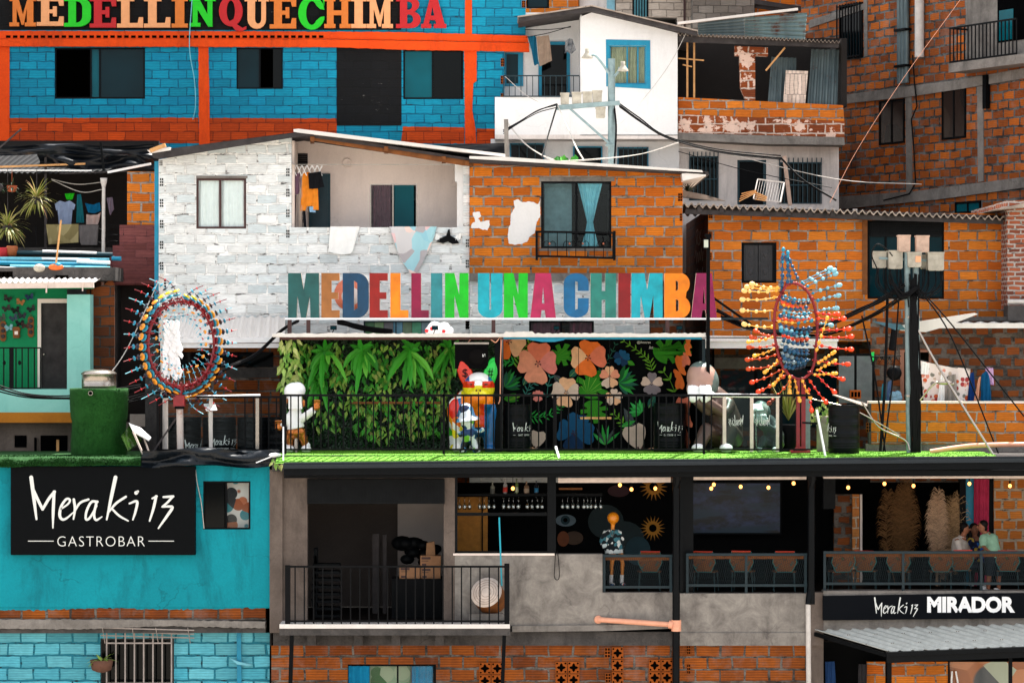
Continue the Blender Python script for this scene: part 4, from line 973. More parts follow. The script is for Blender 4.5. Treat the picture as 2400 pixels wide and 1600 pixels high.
for i, (x, y, c) in enumerate([(18,700,C(30,22,24)),(48,708,C(170,110,60)),(70,696,C(20,50,90)),(16,723,C(40,36,34)),(37,727,C(24,24,26)),(74,724,C(22,24,30)),(33,745,C(40,60,80)),(52,740,C(24,30,44)),(47,758,C(20,20,26)),(60,763,C(60,30,22)),(21,768,C(120,170,180)),(5,745,C(60,70,60))]):
    mb = MB(); p = P(x,y,D+0.87); t = random.uniform(-.5,.5); r = 0.075; Q = Matrix.Rotation(t, 3, 'Y')
    for s in (-1,1):
        mb.add([p+Q@Vector(v) for v in [(0,0,0),(s*.6*r,-.02,r),(s*1.3*r,-.04,.8*r),(s*1.1*r,-.03,0)]], [(0,1,2,3)] if s < 0 else [(3,2,1,0)])
        mb.add([p+Q@Vector(v) for v in [(0,0,0),(s*1.0*r,-.03,-.1*r),(s*.9*r,-.03,-.8*r),(s*.3*r,-.02,-.7*r)]], [(0,1,2,3)] if s < 0 else [(3,2,1,0)])
    mb.tube([p+Q@Vector((0,-.01,.5*r)), p+Q@Vector((0,-.01,-.5*r))], 0.008, 5)
    col = ['black','orange and black','dark blue','striped grey','small black','large black upper right','blue black','navy','black under the navy one','dark brown','pale blue','moss green'][i]
    mb.top('wall_butterfly', flat('butterfly', c, 0.6, var=0.5, sc=30), '%s butterfly ornament on the mint porch wall' % col, 'wall ornament', 'butterfly ornaments on the mint wall')
for x, b, d, lb in ((7,752,800,'tall wooden plaque at the left end of the mint porch wall'),(72,742,790,'tall wooden plaque hanging beside the green house door')):
    mb = MB(); mb.pprism([[(x-7,b+4),(x-3,b),(x+3,b),(x+7,b+4),(x+7,d-5),(x+3,d),(x-3,d),(x-7,d-5)]], D+0.85, 0.04, 0); mb.tube([P(x-5,b+2,D+0.86),P(x,b-6,D+0.87),P(x+5,b+2,D+0.86)], 0.005, 5, 0)
    for k in range(3): mb.ball(P(x,b+10+k*13,D+0.84), 0.045, 1, .4, 1, 8, 6, 1)
    mb.top('wall_plaque', [M['wood'], M['wood_dark']], lb, 'wall ornament')
mb = MB(); mb.pprism([[(28,771),(32,766),(44,766),(48,771),(46,774),(45,792),(31,792),(30,774)]], D+0.80, 0.1, 0); mb.pb(34,776,42,784,D+0.79,0.02,1); mb.top('wall_clock', [M['wood'], M['stucco_warm']], 'small wooden house shaped clock among the butterflies', 'wall ornament')

# ------------------------------------------------------------------ laundry balcony house, far left
D = 65.0
h = thing('balcony_house', 'shabby dark house with a laundry balcony under the blue house, far left', 'house', P(180, 960, D))
mb = MB(); mb.pb(298,402,366,527,D-0.5,0.4,0); mb.pb(280,527,370,665,D-0.55,0.5,1); mb.pb(264,575,300,665,D-0.552,0.5,1); mb.pb(258,590,372,668,D-0.5,1.0,1)
mb.pb(255,668,275,960,D-0.3,1,2); mb.pb(-420,585,300,1000,D+0.4,0.3,2); mb.pb(-420,400,372,960,D+2.6,0.2,3); mb.pb(-420,330,372,400,D+2.4,0.2,3); mb.pb(270,1000,372,1130,D-0.6,0.3,2)
mb.pb(-420,580,300,592,D-0.1,2.6,2)
mb.build('wall', [M['brick_b'], M['brick_rose'], M['slab_dk'], M['interior']], h)
mb = MB(); mb.pb(268,668,372,970,D+0.3,0.06); mb.pb(270,670,277,960,D-0.1,0.08,1); mb.build('door', [flat('dark brown door', C(38,26,22)), M['wood']], h)
mb = MB(); corrugated(mb, P(-420,345,D+2.2), P(370,345,D+2.2), P(-420,402,D-0.3), P(240,406,D-0.3), 50, 0.02); mb.build('roof', M['tin_dark'], h)
mb = MB()
mb.bar(P(-20,392,D-0.3), P(200,384,D-0.3), 0.04, mi=1); mb.bar(P(-20,399,D-0.35), P(215,400,D-0.35), 0.03, mi=2); mb.bar(P(140,407,D-0.3), P(300,402,D-0.3), 0.02, mi=0); mb.bar(P(252,404,D-0.4), P(354,384,D-0.4), 0.03, 0.05, mi=2)
mb.bar(P(107,360,D-0.2), P(107,590,D-0.2), 0.05, mi=0); mb.bar(P(110,355,D), P(140,388,D-0.3), 0.05, mi=0)
mb.build('roof_timber', [M['wood_dark'], M['wood_new'], M['white']], h)
mb = MB(); mb.bar(P(236,333,D-1.0), P(243,400,D-1.0), 0.05, 0.05); mb.build('black_post', M['black'], h)
mb = MB(); mb.bar(P(-5,350,D-1), P(50,302,D-1), 0.05, 0.03); mb.top('stick', M['wood_dark'], 'dark stick leaning against the lower left corner of the blue house', 'stick')
mb = MB(); mb.tube([P(242,592,D-0.45), P(243,430,D-0.45)], 0.038, 10); mb.lathe(P(243,428,D-0.45), [(0.04,-0.1),(0.07,0.02),(0.08,0.1),(0.0,0.1)], 12); mb.build('drain_pipe', M['pvc_w'], h)
mb = MB()
for y in (527, 549, 571): mb.bar(P(108,y,D-0.35), P(300,y,D-0.35), 0.014)
for x in (230, 286, 299, 84): mb.bar(P(x,527,D-0.35), P(x,573,D-0.35), 0.016)
for y in (535, 553, 567): mb.tube([P(180+i*4, y+3.0*math.sin(i*0.5), D-0.36) for i in range(30)], 0.006, 5)
mb.build('railing', M['iron'], h)
mb = MB()
random.seed(5)
def sheet(mb, a, b, c, d, D, amp, k, mi=0, seed=0):
    def fn(u, v):
        p = P(lerp(a,c,u)+2*math.sin(v*5+seed), lerp(b,d,v)+k*math.sin(u*9+seed), D); p.y += amp*noise.noise(Vector((u*6+seed, v*3, 0.3))); return p
    return mb.grid(fn, 26, 6, mi)
sheet(mb, -20, 340, 360, 362, D-0.6, 0.3, 3, 0, 1); sheet(mb, 90, 356, 360, 395, D-0.2, 0.35, 3, 0, 4)
mb.top('plastic_sheet', flat('black plastic sheeting', C(18,22,28), 0.3, 0.5), 'crumpled black plastic sheeting under the blue house, above the laundry balcony', 'plastic sheet')
mb = MB(); sheet(mb, 760, 338, 1186, 372, 70.5, 0.3, 2, 0, 2); mb.top('plastic_sheet', flat('dark netting', C(24,28,34), 0.6, 0.3), 'dark netting hung along the foot of the blue house, right of the white tin roof', 'netting')
mb = MB(); mb.bar(P(352,354,63.0), P(388,340,63.0), 0.10, 0.08); mb.top('board_offcut', M['wood_new'], 'pale board offcut lying on the left roof corner of the white house', 'board')
# ------------------------------------------------------------------ turquoise house, bottom left
D = 60.0
h = thing('turquoise_house', 'turquoise rendered house behind the black gastrobar sign, pale blue bricks below', 'house', P(300, 1750, D))
mb = MB(); mb.pprism([ragged([(-420,1416),(632,1416),(632,1424),(400,1428),(240,1424),(120,1429),(-420,1427)],5,3.0)], D+0.02, 0.05); w1 = (476,1127,587,1240); w2 = (235,1495,408,1700)
wall_holes(mb, -420, 1090, 632, 1422, D, 0.2, [w1], 0)
mb.pb(-420,1422,622,1452,D+0.05,0.2,1)
mb.pprism([ragged([(-420,1450),(380,1452),(622,1456),(622,1472),(400,1466),(180,1474),(-420,1470)],8,1.5)], D-0.08, 0.4, 2)
mb.pprism([[(-420,1470.5),(180,1474.5),(400,1466.5),(622,1472.5),(622,1482),(-420,1484)]], D+0.0, 0.4, 5)
wall_holes(mb, -420, 1482, 632, 1800, D+0.35, 0.2, [w2], 3)
shell(mb, -420, 1086, 632, 1800, D+0.3, 3.2, 4, 4)
mb.build('wall', [M['teal_wall'], M['brick_low'], M['slab'], M['ltblue'], M['interior'], M['slab_dk']], h)
w = window(h, w1, D, M['black'], [(481,526,M['glass_black']),(534,582,M['clear'])], 4, mull=[530], rec=0.04)
MB().pb(532,1130,584,1236,D+0.32,0.03).build('poster', spots('printed poster', C(205,196,190), [C(150,70,30), C(30,30,34), C(176,96,60), C(205,196,190), C(40,120,130)], 5, 0.6), w)
w = window(h, w2, D+0.35, M['slab_dk'], [(238,405,M['glass_black'])], 4, rec=0.1)
mb = MB(); e = D+0.2
bars(mb, 250,1482,402,1700,e,8,0.014,(1506,1600))
for k in range(3): mb.bar(P(228+k*4,1470+k*9,e-0.25+0.12*k), P(455,1476+k*9,e-0.25+0.12*k), 0.022)
for x in (240, 310, 365, 440): mb.bar(P(x,1470,e-0.28), P(x+6,1506,e), 0.014)
mb.build('window_bar', flat('pale iron', C(150,140,134), 0.6), w)
mb = MB(); mb.bar(P(335,1540,D+0.50), P(402,1524,D+0.50), 0.03); mb.pb(310,1560,345,1572,D+0.5,0.03); mb.pb(352,1580,368,1590,D+0.49,0.02,1); mb.build('inside_shelf', [M['wood'], M['white']], w)
mb = MB(); mb.bar(P(560,1475,D+0.3), P(562,1700,D+0.3), 0.09, 0.05); mb.build('wall_strut', M['bluepaint'], h)
mb = MB(); mb.pprism([[(538,1541),(560,1550),(590,1556),(584,1560),(556,1556)]], D+0.2, 0.08); mb.top('plank_offcut', M['curtain_c'], 'small pale wooden slat sticking out from the blue wall strut', 'slat')
mb = MB(); mb.tube(smooth_path([P(458,1098,D-0.05), P(462,1130,D-0.06), P(472,1180,D-0.02), P(478,1238,D-0.02)]), 0.01, 5); mb.top('cable', M['wire_w'], 'thin pale cable running from the sign to the small poster window', 'cable')
# potted plant hung at the barred window
def blades(mb, c, n, L0, L1, up, w, mi=0, droop=0.5, seg=5, sway=1.0):
    c = Vector(c)
    for i in range(n):
        a = random.uniform(0, 2*math.pi); L = random.uniform(L0, L1); el = R(random.uniform(*up))
        d = Vector((math.cos(a)*math.cos(el)*sway, math.sin(a)*math.cos(el), math.sin(el))); p = c.copy(); pts = []
        for k in range(seg+1):
            pts.append(p.copy()); p += d*(L/seg); d.z -= droop/seg*1.6; d.normalize()
        sd = d.cross(Vector((0,0,1))); sd = sd.normalized() if sd.length > .05 else Vector((1,0,0))
        if abs(sd.x) < .4: sd = (sd+Vector((random.choice((-1,1))*.8,0,0))).normalized()
        vs = []
        for k, q in enumerate(pts):
            t = k/seg; ww = w*(0.35+1.3*t if t < .4 else 0.87*(1-t)/.6+0.02)
            vs += [q-sd*ww/2, q+sd*ww/2]
        mb.add(vs, [(2*k,2*k+1,2*k+3,2*k+2) for k in range(seg)], mi(i) if callable(mi) else mi, True)
    return mb
def leafmat(name, cs, edge=None, rough=0.5):
    t = NT(name); oi = t.n('ObjectInfo'); g = t.n('NewGeometry')
    r = t.n('ValToRGB', Fac=g.outputs['Random Per Island']); e = r.color_ramp.elements
    while len(e) < len(cs): e.new(0.5)
    for i, c in enumerate(cs): e[i].position = i/(len(cs)-1 or 1); e[i].color = c
    m = t.out(r.outputs[0], rough, 0.35); t.b.inputs['Subsurface Weight'].default_value = 0.0
    return m
M['leaf'] = leafmat('green leaf', [C(24,100,18), C(54,148,34), C(34,120,26), C(80,160,46)])
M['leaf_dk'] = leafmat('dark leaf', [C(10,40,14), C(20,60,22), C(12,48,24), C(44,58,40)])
M['leaf_y'] = leafmat('variegated leaf', [C(76,130,36), C(150,172,76), C(112,158,52), C(140,140,74)])
M['leaf_py'] = leafmat('bright croton leaf', [C(160,180,90), C(110,170,60), C(190,190,120), C(90,150,50)])
M['leaf_dry'] = leafmat('straw coloured leaf', [C(150,140,70), C(110,130,50), C(180,165,110), C(90,110,40), C(140,90,60)])
M['terracotta'] = flat('terracotta', C(150,74,44), 0.8, 0.2)
mb = MB(); pl = thing('potted_plant', 'small potted plant in a ragged pot hung on the window bars below the turquoise wall', 'plant', P(240,1580,D-0.05))
b = MB(); b.lathe(P(238,1574,D+0.0), [(0.09,0),(0.2,0.05),(0.24,0.25),(0.18,0.25),(0.0,0.2)], 12); b.build('pot', flat('weathered pot', C(96,64,50), 0.9), pl)
blades(MB(), P(238,1550,D+0.0), 26, .15, .4, (0,70), .07, 0, 0.7).build('foliage', M['leaf_y'], pl)

# black sign
sg = thing('black_sign', 'large black gastrobar sign with white brush lettering on the turquoise wall', 'sign', P(240,1300,D-0.2))
MB().pb(25,1093,457,1300,D-0.22,0.21).build('panel', flat('black sign vinyl', C(9,11,13), 0.6, 0.12, var=0.1), sg)
M['ink'] = flat('white lettering', C(214,216,212), 0.6, 0.3, var=0.04)
k = 1/2.903; Ds = D-0.223
def on_plane(x, y, off, Dn=Ds):
    return P(x, y, Dn-off)
mb = MB(); script(mb, on_plane, 200*k, 1060+160*k, k, k, 0.002, 0, 6); 
o_ = mb.build('brush_lettering', M['ink'], sg)
mb = MB(); put_text(mb, 'GASTROBAR', 390*k, 1060+569*k, 985*k, 1060+637*k, Ds-0.004, -0.016, spacing=1.15); mb.build('small_lettering', M['ink'], sg)
for a, c in ((190,365),(1010,1184)): MB().pb(a*k,1060+599*k,c*k,1060+604*k,Ds-0.004,0.003).build('lettering_rule', M['ink'], sg)

# ------------------------------------------------------------------ concrete bar building
D = 60.0
h = thing('concrete_bar_building', 'stained concrete bar building with open dark rooms, terrace on top and brown bricks below', 'building', P(1500, 1750, D))
mb = MB()
mb.pb(632,1100,662,1482,D-0.08,0.4,1); mb.pb(662,1100,720,1460,D,0.25,1); mb.pb(720,1105,1040,1122,D,0.25,1); mb.pb(1040,1100,1066,1460,D,0.25,1)
mb.pb(1066,1298,1412,1466,D,0.25,0); mb.pb(1412,1388,1577,1466,D,0.25,0); mb.pb(1594,1390,1890,1482,D+0.02,0.25,0); mb.pb(1577,1388,1594,1500,D+0.05,0.25,1)
mb.pb(1890,1388,1930,1512,D-0.03,0.3,1); mb.pb(1930,1384,2430,1395,D-0.05,0.4,2); mb.pb(1930,1395,2430,1478,D,0.3,2)
mb.pprism([[(1200,1466),(1410,1464),(1576,1458),(1576,1472),(1410,1478),(1200,1480)]], D-0.06, 0.3, 2)
mb.pb(640,1480,1576,1512,D+0.12,0.3,3); mb.pb(1594,1482,1890,1512,D-0.01,0.3,0)
mb.pb(1890,1512,1930,1800,D+0.05,0.3,1)
wall_holes(mb, 632, 1512, 1577, 1800, D+0.2, 0.2, [(815,1556,1022,1800)], 4)
mb.pb(1577,1505,1890,1800,D+0.1,0.2,4); mb.pb(1930,1478,2430,1800,D+0.9,0.2,5)
mb.build('wall', [M['concrete'], M['concrete_dk'], M['slab'], M['slab_dk'], M['brick_low'], M['black_wall']], h)
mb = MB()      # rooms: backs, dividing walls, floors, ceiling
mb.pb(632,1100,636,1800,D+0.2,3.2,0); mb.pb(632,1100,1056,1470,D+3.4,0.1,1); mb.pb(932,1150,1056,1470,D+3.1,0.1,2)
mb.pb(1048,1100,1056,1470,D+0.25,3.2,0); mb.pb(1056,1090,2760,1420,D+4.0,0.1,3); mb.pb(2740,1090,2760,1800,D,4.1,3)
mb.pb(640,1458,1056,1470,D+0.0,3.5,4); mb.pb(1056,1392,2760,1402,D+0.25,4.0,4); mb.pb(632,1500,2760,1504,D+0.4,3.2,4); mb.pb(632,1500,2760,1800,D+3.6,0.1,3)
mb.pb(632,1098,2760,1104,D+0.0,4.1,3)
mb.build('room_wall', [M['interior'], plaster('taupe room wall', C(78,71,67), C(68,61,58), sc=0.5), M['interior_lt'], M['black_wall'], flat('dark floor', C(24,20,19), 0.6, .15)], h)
# terrace slab and gutter
TZ = Z(1062, 60.2)
mb = MB(); mb.box(X(640,D), X(2760,D), 59.75, 63.2, Z(1104,D)+.01, TZ-0.02); mb.build('terrace_slab', M['slab_dk'], h)
mb = MB()
def gy(x, y): return y-18*(x-665)/(2400-665)
for (a, b, y0, y1) in ((0,6,59.12,59.5),(6,14,59.05,59.5)):
    mb.pprism([[(665,1084+a),(2760,1084+a-18.7),(2760,1084+b-18.7),(665,1084+b)]], y0, y1-y0, 0)
mb.pprism([[(665,1098.2),(2760,1079.5),(2760,1095),(665,1114)]], 59.14, 0.3, 1)
mb.pprism([[(665,1115),(1900,1102),(2760,1100),(2760,1114),(665,1120)]], 59.5, 0.3, 1)
mb.build('gutter', [M['gutter'], M['blackgloss']], h)
mb = MB(); mb.pb(720,1122,1042,1180,D-0.06,0.05)
for i in range(40): mb.pb(722+i*8,1124,724.5+i*8,1178,D-0.075,0.02)
mb.build('rolled_shutter', M['tin_dark'], h)
mb = MB(); mb.pb(655,1462,1195,1472,D-0.75,0.78,0); mb.pb(655,1472,1196,1488,D-0.72,0.75,1); mb.build('balcony_slab', [M['tin_white'], M['slab_dk']], h)
mb = MB()
for x in (730, 840, 928, 1030): mb.pb(x-10,1488,x+10,1512,D-0.35,0.5)
mb.build('joist_end', M['slab_dk'], h)
mb = MB(); e = D-0.7
bars(mb, 670,1326,1190,1462,e,25,0.013,(1327,1455),0.02)
mb.pb(668,1324,680,1466,e-0.02,0.09); mb.pb(1182,1320,1194,1466,e-0.02,0.09)
for x in (672,1190): mb.bar(P(x,1327,e), P(x,1327,D), 0.035); mb.bar(P(x,1455,e), P(x,1455,D), 0.03)
mb.build('balcony_railing', M['iron'], h)
mb = MB(); mb.bar(P(684,1488,D-0.65), P(678,1700,D-0.65), 0.08); mb.build('steel_prop', M['black'], h); mb = MB(); mb.bar(P(1182,1488,D-0.65), P(1174,1700,D-0.65), 0.075); mb.build('steel_prop', M['black'], h)
# window frames of the bar front
mb = MB(); e = D+0.03
mb.pb(1066,1112,1072,1298,e,0.1); mb.pb(1066,1108,1310,1114,e,0.1); mb.pb(1066,1291,1296,1298,e,0.1); mb.pb(1072,1201,1283,1208,e,0.1); mb.pb(1283,1112,1303,1300,e-0.04,0.2); mb.build('window_frame', M['blackgloss'], h); mb = MB()
mb.pb(1577,1112,1625,1390,D+0.3,0.1); mb.pb(1594,1112,1600,1390,D+0.1,0.1)
fr = mb.build('window_frame', M['blackgloss'], h)
MB().pb(1062,1296,1300,1301,D-0.02,0.2).build('sill', M['stucco_warm'], h)
for a, c, y in ((1308,1572,1120),(1626,1890,1113),(1930,2740,1110)):
    MB().pprism([[(a,y),(c,y-2),(c,y+10),(a,y+11)]], D-0.02, 0.12).build('roller_blind', M['cream'], h)
for x, y1 in ((1585,1800),(1902,1415)):
    mb = MB(); mb.tube([P(x,1105,D-0.3), P(x-1,y1,D-0.3)], 0.075, 12); 
    mb.tube([P(x+2,1106,D-0.45), P(x+4,1124,D-0.42), P(x,1140,D-0.34)], 0.06, 8)
    mb.build('round_post', M['blackgloss'], h)
mb = MB(); mb.tube([P(1900,1380,D-0.30), P(1896,1396,D-0.34), P(1894,1416,D-0.36)], 0.06, 10, 1); mb.tube([P(1894,1414,D-0.36), P(1896,1700,D-0.36)], 0.052, 10, 0); mb.build('drain_pipe', [M['pvc_w'], M['blackgloss']], h)
mb = MB(); mb.tube([P(1402,1451,D-0.06), P(1575,1463,D-0.28)], 0.055, 12); mb.tube([P(1585,1452,D-0.30), P(1585,1478,D-0.30)], 0.1, 12); mb.tube([P(1568,1462,D-0.28), P(1578,1464,D-0.30)], 0.085, 12); mb.ball(P(1402,1451,D-0.03),0.085,1,.4,1); mb.build('drain_pipe', M['pvc'], h)
# bar railings
def bar_rail(a, c, posts, top, mid, bot):
    mb = MB(); e = D+0.06
    mb.pb(a,top,c,top+6,e-0.02,0.1); mb.pb(a,mid,c,mid+6,e,0.06)
    for x in posts: mb.pb(x-3,top+6,x+3,bot,e+0.001,0.06)
    for i in range(int((c-a)/5)): mb.bar(P(a+5*i,top+8,e+0.05), P(min(a+5*i+16,c),mid,e+0.05), 0.004); mb.bar(P(a+5*i,mid,e+0.055), P(min(a+5*i+16,c),top+8,e+0.055), 0.004)
    r = mb.build('bar_railing', M['tealiron'], h)
    MB().pb(a+6,top+6.5,c-6,top+13,e+0.12,0.3).build('counter', M['wood'], r)
bar_rail(1412,1577,(1416,1572),1299,1372,1390); bar_rail(1608,1892,(1611,1749,1888),1296,1368,1391); bar_rail(1930,2740,(1933,2117,2300),1291,1364,1388)
# clay lattice blocks in the brown wall
e = D+0.19
def lattice(mb, x, y, s):
    mb.pb(x,y,x+s,y+s,e,0.02,1)
    cx, cy = x+s/2, y+s/2; star = []
    for i in range(16):
        r_ = s*(0.40 if i % 4 == 0 else (0.20 if i % 4 == 2 else 0.30)); a = i*math.pi/8
        star.append((cx+r_*math.cos(a), cy+r_*math.sin(a)))
    loops = [[(x,y),(x+s,y),(x+s,y+s),(x,y+s)], star[::-1]]
    for dx in (-1,1):
        for dy in (-1,1): loops.append([(cx+dx*s*.36+s*.09*math.cos(a*math.pi/4), cy+dy*s*.36+s*.09*math.sin(a*math.pi/4)) for a in range(8)])
    mb.pprism(loops, e-0.045, 0.04, 0)
for (x, y, nx, ny) in ((1123,1552,2,2),(1302,1550,2,2),(1434,1516,1,3),(1521,1545,2,2)):
    for i in range(nx):
        for j in range(ny): mb = MB(); lattice(mb, x+i*29, y+j*29, 27); mb.build('clay_lattice_block', [M['claydark'], M['hole']], h)
brick_ends(h, [(1417,1517,1430,1540),(1419,1577,1431,1598),(1610,1512,1618,1532),(1610,1555,1618,1578)], D+0.08)
w = window(h, (815,1556,1022,1800), D+0.2, M['black'], [(865,1015,M['clear'])], 4, mull=[864,932], rec=0.08)
curtain(w, (817,1560,866,1800), D+0.2, M['curtain_b'], 3, 0.03); curtain(w, (965,1560,1015,1800), D+0.34, M['curtain_b'], 3, 0.03)
MB().pb(866,1560,962,1800,D+0.50,0.02).build('inner_curtain', spots('patterned blind', C(130,150,120), [C(110,130,100), C(150,160,130), C(40,90,40)], 3, 0.5), w)
# MIRADOR sign
sg = thing('terrace_bar_sign', 'long black sign with white MIRADOR lettering under the bar railing', 'sign', P(2180,1455,D-0.1))
MB().pprism([[(1929,1396),(2740,1384),(2740,1444),(1929,1453)]], D-0.14, 0.13).build('panel', flat('black sign board', C(9,12,17), 0.6, 0.12, var=0.1), sg)
mb = MB(); ss = 102/975; script(mb, lambda x, y, o: P(x, y, D-0.142-o), 2049, 1399, 102/980, 44/350, 0.003, 0, 5, 1.25); mb.build('brush_lettering', M['ink'], sg)
mb = MB(); put_text(mb, 'MIRADOR', 2173, 1397, 2379, 1435, D-0.145, 0.05); mb.build('bold_lettering', M['white'], sg)
# awning
aw = thing('metal_awning', 'grey ribbed metal awning with a black gutter below the long black sign', 'awning', P(2240,1540,D-0.7))
a0, a1, b0, b1 = P(1910,1478,D-0.03), P(2500,1460,D-0.03), P(2078,1527,D-1.4), P(2668,1506,D-1.4)
mb = MB(); n_ = 20; vs = []
for i in range(n_*6+1):
    t = i/(n_*6); z = 0.035 if i % 6 in (0,1) else 0.0
    vs += [a0.lerp(a1,t)+Vector((0,0,z)), b0.lerp(b1,t)+Vector((0,0,z))]
N2 = len(vs); vs += [v-Vector((0,0,0.01)) for v in vs]
mb.add(vs, [(2*i,2*i+1,2*i+3,2*i+2) for i in range(n_*6)]+[(N2+2*i,N2+2*i+2,N2+2*i+3,N2+2*i+1) for i in range(n_*6)]+[(2*i+1,N2+2*i+1,N2+2*i+3,2*i+3) for i in range(n_*6)]+[(0,N2,N2+1,1)])
mb.build('sheet', flat('pale grey sheet', C(184,186,180), 0.5, 0.4, metal=0.0), aw)
mb = MB()
for i in range(30): t = (i*6.5 % 118)/120; s_ = 0.3 if i % 2 else 0.72; p = a0.lerp(a1,t).lerp(b0.lerp(b1,t), s_)+Vector((0,0,0.04)); mb.ball(p, 0.012, nu=6, nv=4)
mb.build('screw', M['steel'], aw)
mb = MB(); mb.pprism([[(2078,1528),(2600,1508),(2600,1518),(2078,1538)]], D-1.55, 0.15); mb.pprism([[(2078,1538.2),(2600,1518.2),(2600,1532),(2078,1553)]], D-1.5, 0.1); mb.build('gutter', M['blackgloss'], aw)
mb = MB(); mb.bar(P(2084,1552,D-1.4), P(2084,1700,D-1.4), 0.09); mb.bar(P(2368,1540,D-1.4), P(2368,1700,D-1.4), 0.07); mb.bar(a0-Vector((0,0,.06)), b0-Vector((0,0,.06)), 0.05, 0.08); mb.build('frame', M['black'], aw)
mb = MB(); mb.pb(2032,1550,2075,1800,D+0.5,0.1,0); mb.pb(2090,1550,2222,1800,D+0.4,0.2,0); mb.pb(2224,1550,2740,1800,D+0.5,0.05,1); mb.pb(2222,1548,2226,1800,D+0.38,0.1,2)
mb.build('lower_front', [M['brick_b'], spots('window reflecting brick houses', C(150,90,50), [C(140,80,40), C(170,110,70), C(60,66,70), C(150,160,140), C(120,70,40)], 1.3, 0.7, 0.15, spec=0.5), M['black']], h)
def hang(name, pts, D0, m, label, cat, amp=0.02, group=None):
    """cloth cut to a picture outline, gently folded, 1 cm thick"""
    xs = [p[0] for p in pts]; ys_ = [p[1] for p in pts]; cx = sum(xs)/len(xs)
    mb = MB(); n = 14; x0, x1 = min(xs), max(xs)
    def span(x):
        yy = []
        for (ax, ay), (bx, by) in zip(pts, pts[1:]+pts[:1]):
            if ax != bx and min(ax,bx) <= x <= max(ax,bx): yy.append(ay+(by-ay)*(x-ax)/(bx-ax))
        return (min(yy), max(yy)) if yy else (ys_[0], ys_[0])
    ph = random.uniform(0,6)
    def fn(u, v, o=0):
        x = lerp(x0+0.01, x1-0.01, u); t, b = span(x); p = P(x, lerp(t,b,v), D0)
        p.y += amp*math.sin(u*17+ph+v*1.5)+amp*.5*noise.noise(Vector((u*5,v*5,ph)))+o; return p
    mb.grid(fn, n, 8); mb.grid(lambda u, v: fn(u, v, 0.012), n, 8)
    return mb.top(name, m, label, cat, group)
hang('trousers', [(1934,1550),(1957,1549),(1960,1640),(1936,1640)], D+0.2, cloth('denim', C(34,62,104)), 'blue jeans hanging in the dark doorway under the awning', 'trousers')
hang('trousers', [(2012,1555),(2032,1556),(2030,1640),(2010,1640)], D+0.3, cloth('grey cloth', C(52,50,52)), 'grey cloth hanging beside the brick pier under the awning', 'cloth')
mb = MB(); mb.tube(smooth_path([P(2231,1572,D+0.40),P(2230,1610,D+0.40),P(2236,1620,D+0.40)]), 0.02, 6); mb.tube(smooth_path([P(2240,1572,D+0.40),P(2247,1612,D+0.40)]), 0.02, 6); mb.build('door_handle', M['white'], h)
# brackets and bits on the concrete
mb = MB(); mb.tube(smooth_path([P(1302,1288,D-0.03),P(1300,1330,D-0.04),P(1299,1350,D-0.04),P(1305,1358,D-0.04),P(1311,1350,D-0.04),P(1309,1310,D-0.04),P(1306,1290,D-0.03)]), 0.008, 5); mb.top('cable', M['cable'], 'black cable loop hanging on the grey concrete wall below the bar', 'cable')
mb = MB(); mb.bar(P(1170,1212,D-0.3), P(1176,1372,D-0.5), 0.03, 0.03); mb.top('broom_stick', flat('turquoise stick', C(30,160,180), 0.4), 'turquoise broom stick standing beside the round cable spool on the balcony', 'stick')
sp = thing('log_drum', 'pale round drum top tilted forward on a brown base behind the balcony bars', 'drum', P(1135,1450,D-0.35))
Q = Matrix.Rotation(R(62), 3, 'X') @ Matrix.Rotation(R(0), 3, 'Y'); Q = Matrix.Rotation(R(-18), 3, 'Z') @ Q
cc = P(1140,1388,D-0.42)
MB().lathe(cc, [(0.315,-0.42),(0.325,-0.05),(0.325,0.0)], 24, 0, Q).build('body', M['wood'], sp)
mb = MB(); mb.lathe(cc, [(0.325,0.001),(0.325,0.02),(0.0,0.021)], 28, 0, Q)
for r in (0.10,0.16,0.21,0.26): mb.lathe(cc, [(r,0.0215),(r,0.024),(r+.008,0.024),(r+.008,0.0215)], 28, 1, Q, caps=False)
mb.build('top', [flat('pale drum skin', C(222,206,194), 0.7), flat('ring mark', C(150,120,100))], sp)
mb = MB(); mb.pb(1100,1438,1180,1458,D-0.45,0.25); mb.top('plinth_block', M['slab'], 'grey block under the tilted round drum', 'block')
# ------------------------------------------------------------------ terrace: turf, railing, canopy
D = 60.2
random.seed(11)
def turf_front(x): return Z(1085-18*(x/X(2400,59.3)*1200+1200-665)/1735 if 0 else 1085-18*((x*FPX/59.3+1200)-665)/1735, 59.3)
xsT = [X(652,60)+i*0.12 for i in range(int((X(2330,60)-X(652,60))/0.12)+1)]
def tz(x, y):
    f = turf_front(x); t = min(1, max(0, (60.05-y)/(60.05-59.3)))
    return TZ+(f-TZ)*t**1.6+0.012*noise.noise(Vector((x*1.5, y*3, 0)))
ysT = [59.3,59.38,59.5,59.65,59.85,60.05,60.4,61,62,62.9]
mb = MB(); n = len(xsT)
mb.add([(x, y, tz(x,y)) for y in ysT for x in xsT], [(j*n+i, j*n+i+1, (j+1)*n+i+1, (j+1)*n+i) for j in range(len(ysT)-1) for i in range(n-1)], 0, True)
for i in range(6000):
    x = random.uniform(xsT[0], xsT[-1]); y = 59.3+random.random()**1.5*1.6; z = tz(x,y); a = random.uniform(0,6.3); l = random.uniform(.012,.026)
    d = Vector((math.cos(a)*.010, math.sin(a)*.012, 0)); t = Vector((random.uniform(-.02,.02), random.uniform(-.02,.02), l))
    mb.add([Vector((x,y,z))-d, Vector((x,y,z))+d, Vector((x,y,z))+t], [(0,1,2)], 0)
M['turf'] = leafmat('artificial turf', [C(66,124,18), C(88,146,26), C(76,134,20), C(100,150,32)], rough=0.8)
